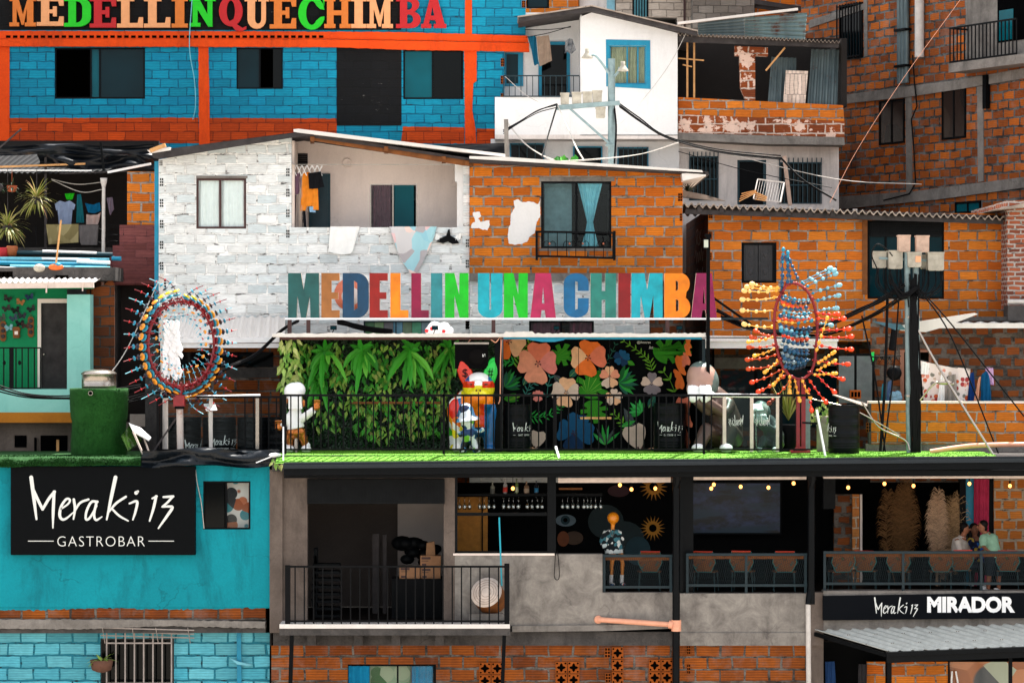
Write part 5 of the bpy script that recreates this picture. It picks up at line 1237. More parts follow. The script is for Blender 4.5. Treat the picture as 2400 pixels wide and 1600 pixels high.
mb.top('turf_carpet', M['turf'], 'bright green artificial turf along the front edge of the terrace', 'artificial turf', kind='stuff')
# turf on the turquoise house, hanging over its edge
mb = MB(); random.seed(3)
ed = [(-60,1071,1094),(30,1073,1095),(55,1078,1092),(90,1071,1091),(160,1070,1092),(240,1072,1090),(330,1074,1091)]
ZL = Z(1072,59.8)
def edge(x, k):
    for (a, t, b), (c, t2, b2) in zip(ed, ed[1:]):
        if x <= c: u = (x-a)/(c-a); return lerp(t,t2,u) if k == 0 else lerp(b,b2,u)
    return ed[-1][1+k]
vs = []; cols = 40
for i in range(cols+1):
    px = lerp(-60, 330, i/cols)
    vs += [Vector((X(px,59.8),62.9,ZL+.02)), Vector((X(px,59.8),60.4,ZL+.02)), P(px,edge(px,0)-1,59.85), P(px,edge(px,0)+3,59.72), P(px,edge(px,1),59.70+0.02*math.sin(i))]
mb.add(vs, [(5*i+k, 5*i+5+k, 5*i+6+k, 5*i+1+k)[::-1] for i in range(cols) for k in range(4)], 0, True)
for i in range(5000):
    px = random.uniform(-10,330); k = random.random()
    if k < .6: p = P(px, lerp(edge(px,0)+2, edge(px,1), random.random()), 59.70)
    else: p = Vector((X(px,59.8), random.uniform(59.8,60.6), ZL+.02))
    a = random.uniform(0,6.3); d = Vector((math.cos(a)*.012,0.004,math.sin(a)*.012)); t = Vector((random.uniform(-.02,.02),-.03,random.uniform(-.02,.03)))
    mb.add([p-d, p+d, p+t], [(0,1,2)])
M['turf_dk'] = leafmat('dark turf', [C(7,54,9), C(14,70,12), C(10,62,10), C(26,88,16)], rough=0.9)
mb.top('turf_cover', M['turf_dk'], 'green turf cover hanging over the roof edge above the black gastrobar sign', 'artificial turf', kind='stuff')
# railing
RD = 59.80
rl = thing('terrace_railing', 'long black metal railing along the front of the turf terrace', 'railing', P(1150,1062,60.2))
mb = MB(); mb.bar(P(664,926,RD), P(1905,926,RD), 0.05, 0.045); mb.bar(P(664,1053,RD), P(1905,1053,RD), 0.035, 0.035); mb.build('rail', M['iron'], rl)
mb = MB()
for i in range(58):
    x = 664+i*17.6
    if x < 1690: mb.bar(P(x,1053,RD), P(x,926,RD), 0.026)
mb.build('baluster', M['iron'], rl)
for x in (666,1040,1302,1650):
    MB().bar(P(x,1064,RD), P(x,924,RD), 0.05 if x > 700 else 0.09).build('post', M['iron'], rl)
for a_, b_, w_, m_ in (((664,1000,RD-.06),(664,1089,59.42),.03,'white'),((1302,1046,RD-.03),(1314,1086,59.4),.04,'white'),((1914,960,RD),(1934,1068,59.5),.035,'white'),((1880,990,RD+.1),(1916,992,RD+.1),.04,'iron')):
    MB().bar(P(*a_), P(*b_), w_).build('brace', M[m_], rl)
r2 = thing('terrace_railing', 'black railing with glass panels on the left wing, in front of the black drums', 'railing', P(520,1062,60.6))
mb = MB(); e = 60.6; mb.bar(P(372,930,e), P(664,930,e), 0.045); mb.bar(P(372,1054,e), P(664,1054,e), 0.04); mb.bar(P(372,1066,e-.1), P(664,1060,e-.1), 0.04); mb.build('rail', M['iron'], r2)
mb = MB()
for x in (574,594,612,630,648): mb.bar(P(x,1054,e), P(x,930,e), 0.026)
for x in (370,378): mb.bar(P(x,1060,e), P(x,928,e), 0.05)
mb.build('baluster', M['iron'], r2)
for x, m in ((389,'pvc_w'),(494,'pvc_w'),(603,'steel')):
    MB().pb(x-4,928,x+4,1060,e+0.06,0.06).build('post', M[m], r2)
for a, c in ((394,489),(499,598)): MB().pb(a,944,c,1050,e+0.08,0.012).build('glass_panel', M['clear'], r2)
mb = MB(); mb.tube([P(380,932,e+.05), P(610,927,e+.05)], 0.035, 8); mb.build('handrail', M['white'], r2)
r3 = thing('glass_balustrade', 'glass balustrade with pale posts and mirrored lettering before the small grey seated figure', 'balustrade', P(1762,1062,60.5))
e = 60.5
for x in (1698,1762,1823): MB().pb(x-4,928,x+4,1058,e,0.06).build('post', M['cream'], r3)
MB().tube([P(1660,926,e+.03), P(1828,928,e+.03)], 0.04, 8).build('handrail', M['white'], r3)
for a, c, t0, t1 in ((1703,1757,1708,1742),(1767,1818,1771,1804)):
    g = MB().pb(a,934,c,1052,e+0.03,0.012).build('glass_panel', M['clear2'], r3)
    mb = MB(); kx = (t1-t0)/980; script(mb, lambda x, y, o: P(t1-(x-t0), y, e+0.024-o*0.3), t0, 972, kx, 26/350, 0.003, 0, 4, 1.5); put_text(mb, 'GASTROBAR', t0+9, 994, t1-10, 997, e+.02, mirror=True); mb.build('lettering', M['ink'], g)
MB().pb(1826,924,1834,1058,e,0.07).build('post', M['black'], r3)
# reading plates
for x, lb in ((489,'small tilted white plate on a post behind the left glass panel'),(1770,'small tilted white plate on a post behind the right glass balustrade')):
    mb = MB(); mb.bar(P(x+3,1056,60.75), P(x,950,60.75), 0.03, mi=1)
    mb.add([P(x-12,946,60.75),P(x+14,944,60.75),P(x+20,960,60.6),P(x-6,962,60.6)]+[p+Vector((0,.01,-.012)) for p in (P(x-12,946,60.75),P(x+14,944,60.75),P(x+20,960,60.6),P(x-6,962,60.6))], [(3,2,1,0),(4,5,6,7),(0,4,7,3),(2,6,5,1),(3,7,6,2),(0,1,5,4)])
    mb.top('info_plate', [M['white'], M['steel']], lb, 'plate')
# canopy
cn = thing('terrace_canopy', 'flat canopy with a white tin edge over the fern wall and the flower mural', 'canopy', P(1145,800,61.0))
mb = MB(); mb.box(X(640,60.9), X(1652,60.9), 60.9, 63.0, Z(790,60.9), Z(786,60.9)); mb.build('sheet', M['tin_white'], cn)
random.seed(2); mb = MB(); N = 150
up = [P(lerp(638,1654,i/N), 781+random.uniform(-1.5,1.5)+(-4 if 1180<lerp(638,1654,i/N)<1250 else 0), 60.86) for i in range(N+1)]; lo = [P(lerp(638,1654,i/N), 789.5+random.uniform(-.7,.7), 60.86) for i in range(N+1)]
bk = [p+Vector((0,0.12,0)) for p in up]; bl = [p+Vector((0,0.06,0)) for p in lo]
mb.add(up+lo+bk+bl, [(i,i+1,N+2+i,N+1+i)[::-1] for i in range(N)]+[(i,i+1,2*N+3+i,2*N+2+i) for i in range(N)]+[(N+1+i,N+2+i,3*N+4+i,3*N+3+i)[::-1] for i in range(N)])
mb.build('white_edge', M['tin_white'], cn)
mb = MB(); mb.pb(655,789.6,1180,796,60.93,0.08); mb.build('trim', flat('brown trim', C(70,34,26), 0.5), cn)
mb = MB(); mb.pb(1180,789.6,1645,795,60.93,0.08); mb.pprism([[(1225,790),(1335,790),(1320,797),(1300,801),(1270,801),(1240,796)]], 60.9, 0.02); mb.build('blue_trim', M['bluepaint'], cn)
for a, c in ((1160,1177),): MB().pb(a,796,c,1062,61.0,0.12).build('post', M['black'], cn)
for x in (1650,): MB().pb(x-4,796,x+3,1062,61.0,0.06).build('post', M['tealiron'], cn)
mb = MB(); mb.tube(smooth_path([P(1150,795,60.95),P(1162,802,60.94),P(1174,792,60.94),P(1173,850,60.95),P(1172,930,60.95),P(1168,946,60.95)]), 0.012, 5); mb.top('cable', M['pvc'], 'pale cord running down the black canopy post beside the mural', 'cable')

# ------------------------------------------------------------------ letters on the canopy
sg = thing('letter_sign', 'row of fat coloured block letters standing on a white beam above the canopy', 'sign', P(1172,784,61.95))
D = 61.9
mb = MB(); mb.pb(668,745,1690,749,D-0.02,0.2); mb.build('beam', M['white'], sg)
mb = MB()
for x in (679, 723, 1157, 1565): mb.pb(x-5,749,x+4,785,D+0.03,0.1)
mb.build('support', M['wood_brown'], sg)
mb = MB(); mb.pb(1690,744,1800,749,D+0.02,0.06); mb.build('beam_end', M['tealiron'], sg)
side_m = flat('letter side', C(226,206,190), 0.5)
for ch, a, c, col, nm in [('M',675,748,(28,92,90),'dark teal'),('E',753,796,(170,108,52),'ochre brown'),('D',803,864,(8,64,98),'navy blue'),('E',866,909,(150,20,10),'dark red'),('L',915,957,(250,138,10),'orange'),('L',964,1005,(142,8,62),'wine'),
                      ('I',1010,1037,(44,138,146),'grey teal'),('N',1043,1098,(2,190,26),'green'),('U',1120,1178,(4,172,190),'cyan'),('N',1181,1237,(2,190,26),'green'),('A',1243,1303,(178,32,84),'crimson'),('C',1321,1380,(0,98,148),'blue'),
                      ('H',1384,1444,(36,128,116),'sea green'),('I',1449,1478,(136,6,14),'dark red'),('M',1480,1553,(4,172,190),'cyan'),('B',1557,1618,(252,138,4),'orange'),('A',1620,1680,(150,20,84),'plum')]:
    letter(sg, IMP[ch], (a,640,c,744.6), D, 0.13, [flat('letter '+nm, mul(C(*col),.74), 0.45, 0.35, var=0.34, sc=3.5), side_m], '%s letter %s' % (nm, ch))
for x in (782,1020,1305,1593):
    lb = {782:'small black floodlight below the ochre brown letter',1020:'small black floodlight in front of the white bag on the canopy',1305:'small black floodlight below the crimson letter A',1593:'small black floodlight below the orange letter B'}[x]
    mb = MB(); mb.pb(x-8,763,x+7,773,60.98,0.05); mb.pb(x-6,765,x+5,771,60.975,0.004,1); mb.bar(P(x,772,61.0), P(x-4,782,61.0), 0.02); mb.top('floodlight', [M['black'], M['glass']], lb, 'floodlight')
mb = MB()
for i in range(14): mb.ball(P(990+random.uniform(0,62), 772+random.uniform(-8,6), 61.6), random.uniform(.09,.17), 1, .7, .75, 7, 5)
for x, y in ((1012,770),(1000,775),(1040,776)): mb.ball(P(x,y,61.45), .04, mi=1, nu=6, nv=4)
mb.top('rubbish_bag', [M['white'], flat('red print', C(190,20,30))], 'white plastic rubbish bags lying on the canopy behind the letters', 'bag')
mb = MB(); mb.bar(P(1659,1056,60.85), P(1660,548,60.85), 0.075); mb.pb(1648,560,1662,582,60.78,0.04); mb.pb(1650,562,1660,580,60.775,0.004,1); mb.pb(1652,548,1668,556,60.83,0.06)
mb.top('lamp_post', [M['black'], flat('lamp lens', C(190,195,180), 0.3)], 'tall thin black post with a small square lamp in front of the plum letter', 'lamp post')
# speaker
mb = MB(); s_ = thing('loudspeaker', 'black loudspeaker hung under the canopy above the bulldog statue', 'speaker', P(1105,864,61.0))
mb.pb(1066,806,1144,864,61.0,0.35); mb.build('cabinet', flat('black grille', C(10,9,10), 0.8, 0.1), s_)
MB().pb(1064,802,1146,806.5,60.98,0.38).build('top_edge', M['steel'], s_)
mb = MB(); mb.lathe(P(1118,836,60.995), [(0.17,0),(0.165,0.012),(0.05,0.004),(0,0.004)], 20, 0, Mx); mb.build('cone', flat('speaker cone', C(16,14,14), 0.8, .1), s_)
MB().pb(1131,829,1137,836,60.985,0.01).build('badge', M['white'], s_)
mb = MB(); mb.bar(P(1096,803,61.05), P(1108,790,61.05), 0.015); mb.build('hanger', M['pvc'], s_)

# ------------------------------------------------------------------ planted wall
D = 62.3; random.seed(21)
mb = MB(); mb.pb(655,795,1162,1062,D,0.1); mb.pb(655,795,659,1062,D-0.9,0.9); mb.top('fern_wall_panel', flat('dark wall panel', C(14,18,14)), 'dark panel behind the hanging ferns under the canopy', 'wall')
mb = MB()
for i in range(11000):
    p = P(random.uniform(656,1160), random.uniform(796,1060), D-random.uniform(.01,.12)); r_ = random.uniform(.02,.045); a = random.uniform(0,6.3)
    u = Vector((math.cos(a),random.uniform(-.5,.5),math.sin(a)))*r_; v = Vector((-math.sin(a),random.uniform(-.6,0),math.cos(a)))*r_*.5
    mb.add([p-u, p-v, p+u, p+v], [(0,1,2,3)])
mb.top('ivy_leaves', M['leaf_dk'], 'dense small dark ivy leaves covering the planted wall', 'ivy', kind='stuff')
def strap(mb, c, a, L, w, droop, mi=0):
    """a broad strap leaf with a midrib fold"""
    c = Vector(c); d = Vector((math.cos(a), -0.55, math.sin(a))).normalized(); p = c.copy(); n = 8; vs = []
    for k in range(n+1):
        t = k/n; sd = d.cross(Vector((0,-1,0.1))); sd = sd.normalized() if sd.length > .05 else Vector((1,0,0))
        ww = w*math.sin(math.pi*min(1,t*.92+.1))**.6*(1 if t < .8 else 1.0-(t-.8)*3.5); up = Vector((0,-1,.2))*ww*.25
        wv = 1+0.12*math.sin(k*2.1)
        vs += [p-sd*ww*wv/2+up, p.copy(), p+sd*ww*wv/2+up]; p = p+d*(L/n); d.z -= droop/n*1.5; d.normalize()
    mb.add(vs, [(3*k+j,3*k+j+1,3*k+j+4,3*k+j+3) for k in range(n) for j in (0,1)], mi, False)
def fern(c, s, up=5, down=7):
    mb = MB(); c = Vector(c); o = lambda: c+Vector((random.uniform(-.06,.06), random.uniform(-.05,.05), random.uniform(-.06,.06)))
    for i in range(up): strap(mb, o(), R(lerp(20,160,i/(up-1))+random.uniform(-12,12)), s*random.uniform(.36,.60), s*.15, random.uniform(.0,.35), i % 2)
    for i in range(down): strap(mb, o(), R(lerp(215,325,i/(down-1))+random.uniform(-12,12)), s*random.choice((.5,.7,.9,1.2,1.5)), s*random.uniform(.16,.24), random.uniform(.5,1.0), (i//2) % 2)
    return mb
def croton(c, h_, w, n, L=0.2, mats=None):
    mb = MB(); c = Vector(c)
    for i in range(n):
        p = c+Vector((random.uniform(-w,w), -random.uniform(0,.25), -random.uniform(0,h_))); a = R(random.uniform(215,325)); l = L*random.uniform(.7,1.25); wd = l*.42
        d = Vector((math.cos(a)*.7, random.uniform(-.5,0), math.sin(a))).normalized(); sd = d.cross(Vector((0,-1,random.uniform(-.3,.3)))).normalized()
        fold = Vector((0,-.25*wd,0)); q = [p, p+d*l*.35-sd*wd/2+fold, p+d*l, p+d*l*.35+sd*wd/2+fold, p+d*l*.4]
        mb.add(q, [(0,1,4),(1,2,4),(4,2,3),(0,4,3)], 0 if random.random() < .6 else 1)
    return mb
M['leaf_b'] = leafmat('bright fern leaf', [C(28,120,20), C(66,164,40), C(40,140,30), C(104,184,60)])
M['leaf_m'] = leafmat('mid green creeper', [C(34,112,24), C(78,150,44), C(46,126,30), C(120,160,66)])
for i, (x, y, h_, w, n) in enumerate([(735,805,.9,.25,70),(785,800,.9,.22,60),(870,800,1.0,.25,70),(915,800,1.0,.22,70),(985,800,1.0,.25,70),(1040,800,1.1,.22,60),(700,860,1.0,.25,60),(770,930,.7,.3,50),(860,920,.9,.3,60),(940,925,.9,.3,60),(1015,925,.8,.25,50)]):
    croton(P(x,y,D-.05), h_, w, n, .17).top('wall_creeper', [M['leaf_m'], M['leaf_y'] if i%2 else M['leaf']], 'green creeper filling the gaps between the ferns and crotons on the planted wall', 'plant', 'creepers filling the planted wall')
fl = ['leftmost strap fern on the planted wall, beside the bright croton', 'second strap fern from the left, with broad drooping leaves', 'third strap fern along the top of the planted wall, with bluish leaves', 'strap fern beside the loudspeaker', 'low strap fern at the left end of the planted wall, behind the white statue']
for (x, y, s), lb in zip([(762,826,.62),(850,822,.72),(962,822,.74),(1056,816,.62),(745,890,.55)], fl):
    fern(P(x,y,D-.24), s*.95, 5, 9).top('strap_fern', [M['leaf_b'], M['leaf']], lb, 'fern', 'strap ferns on the planted wall')
cl = ['variegated croton between the first two ferns','variegated croton between the second and third ferns','variegated croton left of the loudspeaker','tall variegated croton left of the first fern','lower croton left of centre behind the railing','lower croton in the middle behind the railing','lower croton right of centre behind the railing','lower croton beside the bulldog statue']
for (x, y, h_, w, n), lb in zip([(806,826,.9,.20,50),(890,835,.85,.18,46),(1012,822,.75,.18,42),(715,800,.95,.18,50),(835,930,.35,.22,34),(895,935,.85,.25,60),(985,930,.75,.25,56),(1032,912,.6,.16,34)], cl):
    croton(P(x,y,D-.12), h_, w, n, .17).top('croton_plant', [M['leaf_y'], M['leaf']], lb, 'plant', 'crotons on the planted wall')
croton(P(680,790,D-1.0), 1.15, .20, 95, .2).top('croton_plant', [M['leaf_py'], M['leaf_y']], 'bright yellow green croton hanging at the left end of the canopy', 'plant')
croton(P(652,1072,59.6), .15, .10, 12, .14).top('croton_plant', [M['leaf_py']], 'small sprig of yellow green leaves at the left corner of the terrace gutter', 'plant')
mb = MB(); mb.pb(820,941,1040,946,D-.35,.05); mb.top('timber_rail', M['wood'], 'thin brown timber rail across the planted wall', 'rail')

# ------------------------------------------------------------------ flower mural
D = 62.25
mr = thing('flower_mural', 'black wall painted with coral flowers and green tropical leaves', 'mural', P(1400,1062,D))
RX0, RX1 = X(1592,D), X(1640,61.2)
mb = MB(); mb.pb(1179,794,1592,1062,D,0.15); 
q = [(RX0,D),(RX1,61.2),(RX1+.12,61.25),(RX0+.12,D+.05)]; z0, z1 = Z(1062,D), Z(794,D)
mb.add([(x,y,z0) for x, y in q]+[(x,y,z1) for x, y in q], [(0,1,5,4),(1,2,6,5),(2,3,7,6),(3,0,4,7),(4,5,6,7)])
mb.build('wall_panel', flat('black mural ground', C(6,8,10), 0.7, 0.1, var=0.3, sc=2), mr)
pc = {'coral':(226,120,92),'salmon':(232,150,120),'orange':(232,112,44),'peach':(236,180,140),'cream':(214,188,172),'pink':(224,130,120),'blue':(14,76,116),'navy':(10,46,82),'lilac':(128,118,124),'dk':(60,24,30),
      'g1':(46,130,26),'g2':(20,92,40),'g3':(40,150,60),'g4':(28,84,70),'g5':(96,150,40),'g6':(60,180,90),'vein':(150,190,80),'grey':(60,66,72),'teal':(50,116,106),'ink':(220,220,214)}
pk = list(pc); pm_ = [plaster('mural '+k, C(*v), mul(C(*v), .72), None, sc=5, fine=.12, bump=.001) for k, v in pc.items()]
mb = MB(); lay = [0]
def mp(px, py):
    lay[0] += 1
    if px <= 1592: return P(px, py, D-0.004-lay[0]*0.00002)
    t = (px-1592)/(1640-1592); x = lerp(RX0,RX1,t); y = lerp(D,61.2,t); p = Vector((x,y,HC-(py-800)*y/FPX)); return p+Vector((-.005,-.004,0))
def mpoly(pts, k):
    pts = [(min(max(x,1180),1639),min(max(y,795),1060)) for x, y in pts]
    lay[0] = int(lay[0]/100+1)*100; off = 0.002+lay[0]*0.000004
    vs = []
    for x, y in pts:
        if x <= 1592: vs.append(P(x,y,D-off))
        else:
            t = (x-1592)/48; vs.append(Vector((lerp(RX0,RX1,t)-off, lerp(D,61.2,t)-off, HC-(y-800)*lerp(D,61.2,t)/FPX)))
    tri = tessellate_polygon([[Vector((p[0],p[1],0)) for p in pts]])
    o = len(mb.v); mb.v.extend(vs)
    for t in tri:
        a, b, c = [Vector(pts[i]) for i in t]; cr = (b.x-a.x)*(c.y-a.y)-(b.y-a.y)*(c.x-a.x)
        if abs(cr) < 1e-6: continue
        mb.f.append(tuple(i+o for i in (t if cr < 0 else t[::-1]))); mb.m.append(pk.index(k)); mb.sm.append(False)
def petal(cx, cy, a, L, w, k):
    pts = []
    for t in [i/10 for i in range(11)]: pts.append((L*t, w*math.sin(math.pi*min(1,t*.62+.02))**1.1*(1 if t < .85 else 1-(t-.85)*2.2)))
    pts.append((L*.93, 0)); full = pts+[(x,-y) for x, y in reversed(pts[:-1])]
    ca, sa = math.cos(R(a)), math.sin(R(a)); mpoly([(cx+x*ca-y*sa, cy-(x*sa+y*ca)) for x, y in full], k)
def flower(cx, cy, r, ks, n=4, a0=90, sx=1.0):
    for i in range(n): petal(cx, cy, a0+i*360/n+random.uniform(-8,8), r*random.uniform(.9,1.08), r*(.58 if n == 4 else .42), ks[i % len(ks)])
    for i in range(5): a = i*72+20; mpoly([(cx,cy-1),(cx+r*.17*math.cos(R(a-14)),cy+r*.17*math.sin(R(a-14))),(cx+r*.17*math.cos(R(a+14)),cy+r*.17*math.sin(R(a+14)))], 'dk')
def leaf2(x0, y0, x1, y1, w, k, vein=None):
    dx, dy = x1-x0, y1-y0; L = math.hypot(dx,dy); nx, ny = -dy/L, dx/L
    s = [(t, w*math.sin(math.pi*t**.8)) for t in [i/8 for i in range(9)]]
    mpoly([(x0+dx*t+nx*v, y0+dy*t+ny*v) for t, v in s]+[(x0+dx*t-nx*v*.9, y0+dy*t-ny*v*.9) for t, v in reversed(s[1:-1])], k)
    if vein: mpoly([(x0,y0),(x1,y1),(x0+nx*.8,y0+ny*.8)], vein)
def fan(x, y, L, a0, a1, n, ks, w=5):
    for i in range(n): a = R(lerp(a0,a1,i/(n-1))); l = L*random.uniform(.85,1.05)*(1-.25*abs(i/(n-1)-.5)); leaf2(x,y,x+l*math.cos(a),y-l*math.sin(a),w,ks[i%len(ks)],'g5' if i%2 else None)
def sprig(pts, n, L, k, w=2.2):
    for (a, b), (c, d) in zip(pts, pts[1:]): 
        nx, ny = -(d-b), c-a; l = math.hypot(nx,ny); mpoly([(a-nx/l*.7,b-ny/l*.7),(c-nx/l*.5,d-ny/l*.5),(c+nx/l*.5,d+ny/l*.5),(a+nx/l*.7,b+ny/l*.7)], k)
    for i in range(n):
        t = i/(n-1)*(len(pts)-1); j = min(int(t), len(pts)-2); u = t-j; x = lerp(pts[j][0],pts[j+1][0],u); y = lerp(pts[j][1],pts[j+1][1],u)
        a = math.atan2(-(pts[j+1][1]-pts[j][1]), pts[j+1][0]-pts[j][0])
        for s in (-1,1): b = a+s*R(48); l = L*(1-.45*i/n); leaf2(x,y,x+l*math.cos(b),y-l*math.sin(b),w,k)
def monstera(cx, cy, r, a, k, k2):
    pts = []
    for i in range(64):
        t = i/64*2*math.pi; rr = r*(1.0-.16*math.cos(t))*(1.0 if abs(((i%8)-4)) > 1.2 or i < 6 or i > 58 else .55); b = t+R(a)
        pts.append((cx+rr*math.cos(b), cy-rr*.86*math.sin(b)))
    mpoly(pts, k)
    for i in range(-3,4): b = R(a+180+i*38); mpoly([(cx-r*.5*math.cos(R(a+180)),cy+r*.5*math.sin(R(a+180))),(cx+r*.62*math.cos(b),cy-r*.55*math.sin(b)),(cx+r*.62*math.cos(b+.05),cy-r*.55*math.sin(b+.05))], k2)
random.seed(9)
fan(1181,905,48,-10,80,8,['g2','g4','g3'],6); fan(1181,935,42,-5,25,3,['g1','g5'],6); fan(1450,895,50,-55,70,9,['g4','g3','g2'],6); fan(1502,968,36,75,195,7,['g3','g6'],5); fan(1417,1042,55,40,135,6,['g3','grey','g6'],4)
monstera(1316,832,30,200,'g1','g5'); monstera(1386,905,40,240,'g1','vein'); monstera(1392,960,32,100,'g1','g5'); monstera(1562,824,36,215,'g1','g5'); monstera(1604,820,22,250,'g1','g5')
sprig([(1213,862),(1218,840),(1230,815),(1245,797)],8,22,'g5'); sprig([(1205,850),(1190,845),(1181,850)],4,18,'g3'); sprig([(1529,868),(1522,845),(1500,825),(1463,800)],9,18,'g5',1.6); sprig([(1410,872),(1414,855),(1430,835),(1442,808)],6,14,'g4',1.4)
sprig([(1232,925),(1240,905),(1262,893),(1275,890)],7,16,'teal',1.5); sprig([(1241,975),(1265,978),(1295,968),(1312,952)],8,22,'g3',1.8); sprig([(1475,1005),(1460,990),(1440,970)],5,20,'g5',2); sprig([(1582,918),(1570,890),(1556,872)],3,22,'g5',2.5); sprig([(1282,930),(1284,905),(1290,885)],3,16,'teal',2)
for a in ((1226,902,1242,872,8,'g4'),(1313,895,1298,878,8,'grey'),(1335,882,1356,862,9,'g4'),(1470,846,1488,855,6,'g1'),(1485,1004,1462,955,10,'grey'),(1520,955,1536,925,9,'g4'),(1455,1000,1490,985,6,'g3')): leaf2(*a, 'vein')
flower(1193,800,42,['orange','coral','orange','peach'],4,60); flower(1261,852,47,['coral','salmon','salmon','pink'],4,88); flower(1378,838,44,['orange','peach','orange','coral'],4,88); flower(1327,919,34,['peach','cream','peach','cream'],4,85)
flower(1429,883,25,['peach','salmon','cream'],5,90); flower(1261,927,14,['pink'],5,90); flower(1439,930,20,['cream','peach'],5,90); flower(1456,838,20,['blue','navy'],5,80); flower(1527,899,26,['lilac','cream','lilac'],5,90); flower(1346,1014,44,['blue','blue','navy','blue'],4,80)
flower(1256,1052,48,['cream','peach','cream'],3,80); flower(1500,1056,66,['cream','cream','peach'],3,100)
for x, y, r_, k in ((1608,872,40,'orange'),(1626,830,26,'coral'),(1628,812,22,'orange'),(1616,990,60,'coral'),(1618,846,14,'coral')):
    for a in (90,270,20,200): petal(x,y,a,r_*(1 if a in (90,270) else .35),r_*.28,k)
mp_ = mb.build('painting', pm_, mr)
mb = MB(); put_text(mb, '@Amoree', 1493, 799, 1525, 806, D-.012); put_text(mb, 'Art', 1521, 810, 1531, 818, D-.012); mb.build('signature', M['ink'], mr)
# swing
mb = MB(); mb.pb(1360,977,1433,982,61.25,.22); 
for x in (1356,1429):
    for k in range(46): mb.bar(P(x+(.5 if k%2 else -.5),796+k*4,61.35), P(x+(-.5 if k%2 else .5),800+k*4,61.35), .012, mi=1)
    mb.bar(P(x,978,61.3), P(x+4,982,61.3), .02, mi=1)
mb.top('swing', [M['wood_new'], M['iron']], 'wooden swing board hanging on two chains before the flower mural', 'swing')

# ------------------------------------------------------------------ drums
dm = flat('black drum paint', C(9,12,15), 0.4, 0.3, var=0.25)
def drum(px, pw, pt, pb_, D0, label, text=None, group=None):
    r_ = pw/2*D0/FPX; H_ = Z(pt,D0)-Z(pb_,D0); c = Vector((X(px,D0), D0+r_, Z(pb_,D0)))
    t = thing('oil_drum', label, 'drum', c, group)
    pr = [(r_*.97,0),(r_,.015)]
    for k in (.12,.17,.22,.36,.40,.60,.64,.80,.84,.88): pr += [(r_,H_*k-.018),(r_*1.025,H_*k),(r_,H_*k+.018)]
    pr += [(r_,H_-.02),(r_*1.02,H_-.01),(r_*1.02,H_),(r_*.96,H_),(r_*.95,H_-.025),(0,H_-.025)]
    MB().lathe(c, pr, 36).build('body', dm, t)
    if text:
        mb = MB(); t0, t1, ty, th_, full = text
        def wrap(x, y, o):
            a = (x-px)/(pw/2); a = math.asin(max(-.999,min(.999,a))) if abs(a) < 1 else math.copysign(math.pi/2,a)+ (a-math.copysign(1,a))
            rr = r_*1.03+o; return Vector((c.x+rr*math.sin(a), c.y-rr*math.cos(a), Z(y,D0)))
        script(mb, wrap, t0, ty, (t1-t0)/980, th_/350, .002, 0, 4, 1.4); 
        if full:
            vs, fs, _ = text_mesh('GASTROBAR', 4.0, .0, width=(t1-t0)*.5)
            mb.add([wrap((t0+t1)/2-(t1-t0)*.25+x, ty+th_+7-y, .002) for x, y in vs], fs)
            for a, b in ((.02,.18),(.82,.98)):
                mb.add([wrap(lerp(t0,t1,a),ty+th_+4.6,.002),wrap(lerp(t0,t1,b),ty+th_+4.6,.002),wrap(lerp(t0,t1,b),ty+th_+5.4,.002),wrap(lerp(t0,t1,a),ty+th_+5.4,.002)],[(3,2,1,0)])
        mb.build('lettering', M['ink'], t)
    return t
drum(1211,64,948,1060,60.95,'black oil drum with white brush lettering at the left end of the flower mural',(1202,1252,990,24,True))
drum(1572,76,945,1060,60.95,'black oil drum with white brush lettering at the right end of the flower mural',(1543,1597,988,26,True))
drum(1982,73,949,1063,60.0,'black oil drum standing alone on the turf, right of the red bead sculpture',(1926,1962,992,24,True))
for x, t, lb in ((428,(433,490,1030,24,False),'black oil drum leftmost in the row behind the left glass railing'),(510,(494,548,1020,26,True),'second black oil drum behind the left glass railing, with full brush lettering'),(592,None,'third black oil drum from the left behind the left railing, plain'),(655,None,'plain black oil drum just left of the white statue')):
    drum(x,78,978,1058,60.95,lb,t)

# ------------------------------------------------------------------ water tank
D = 60.4; tk = thing('water_tank', 'round water tank wrapped in green turf with a steel lid, on the turquoise house', 'water tank', P(222,1072,D+.5))
c = Vector((X(222,D), D+.62, ZL+.02)); H_ = Z(913,D)-ZL
pr = []; mb = MB(); n_ = 40; rows = 16; vs = []
for j in range(rows+1):
    t = j/rows
    for i in range(n_):
        a = 2*math.pi*i/n_; r_ = .575+.012*math.sin(t*9)+(.02 if t > .55 else 0)-(.03*t*(1-t))+.018*noise.noise(Vector((math.cos(a)*2,math.sin(a)*2,t*4)))
        vs.append(c+Vector((math.cos(a)*r_, math.sin(a)*r_, H_*t)))
mb.add(vs, [(j*n_+i, j*n_+(i+1)%n_, (j+1)*n_+(i+1)%n_, (j+1)*n_+i) for j in range(rows) for i in range(n_)]+[tuple(rows*n_+i for i in range(n_))], 0, True)
random.seed(4)
for i in range(6000):
    a = random.uniform(math.pi*.95, math.pi*2.05); t = random.random(); r_ = .578+.012*math.sin(t*9)+(.02 if t > .55 else 0)-(.03*t*(1-t)); p = c+Vector((math.cos(a)*r_, math.sin(a)*r_, H_*t))
    o = Vector((math.cos(a),math.sin(a),random.uniform(-.8,.6)))*.022; s = Vector((-math.sin(a),math.cos(a),0))*.008
    mb.add([p-s,p+s,p+o],[(0,1,2)])
mb.build('turf_wrap', M['turf_dk'], tk)
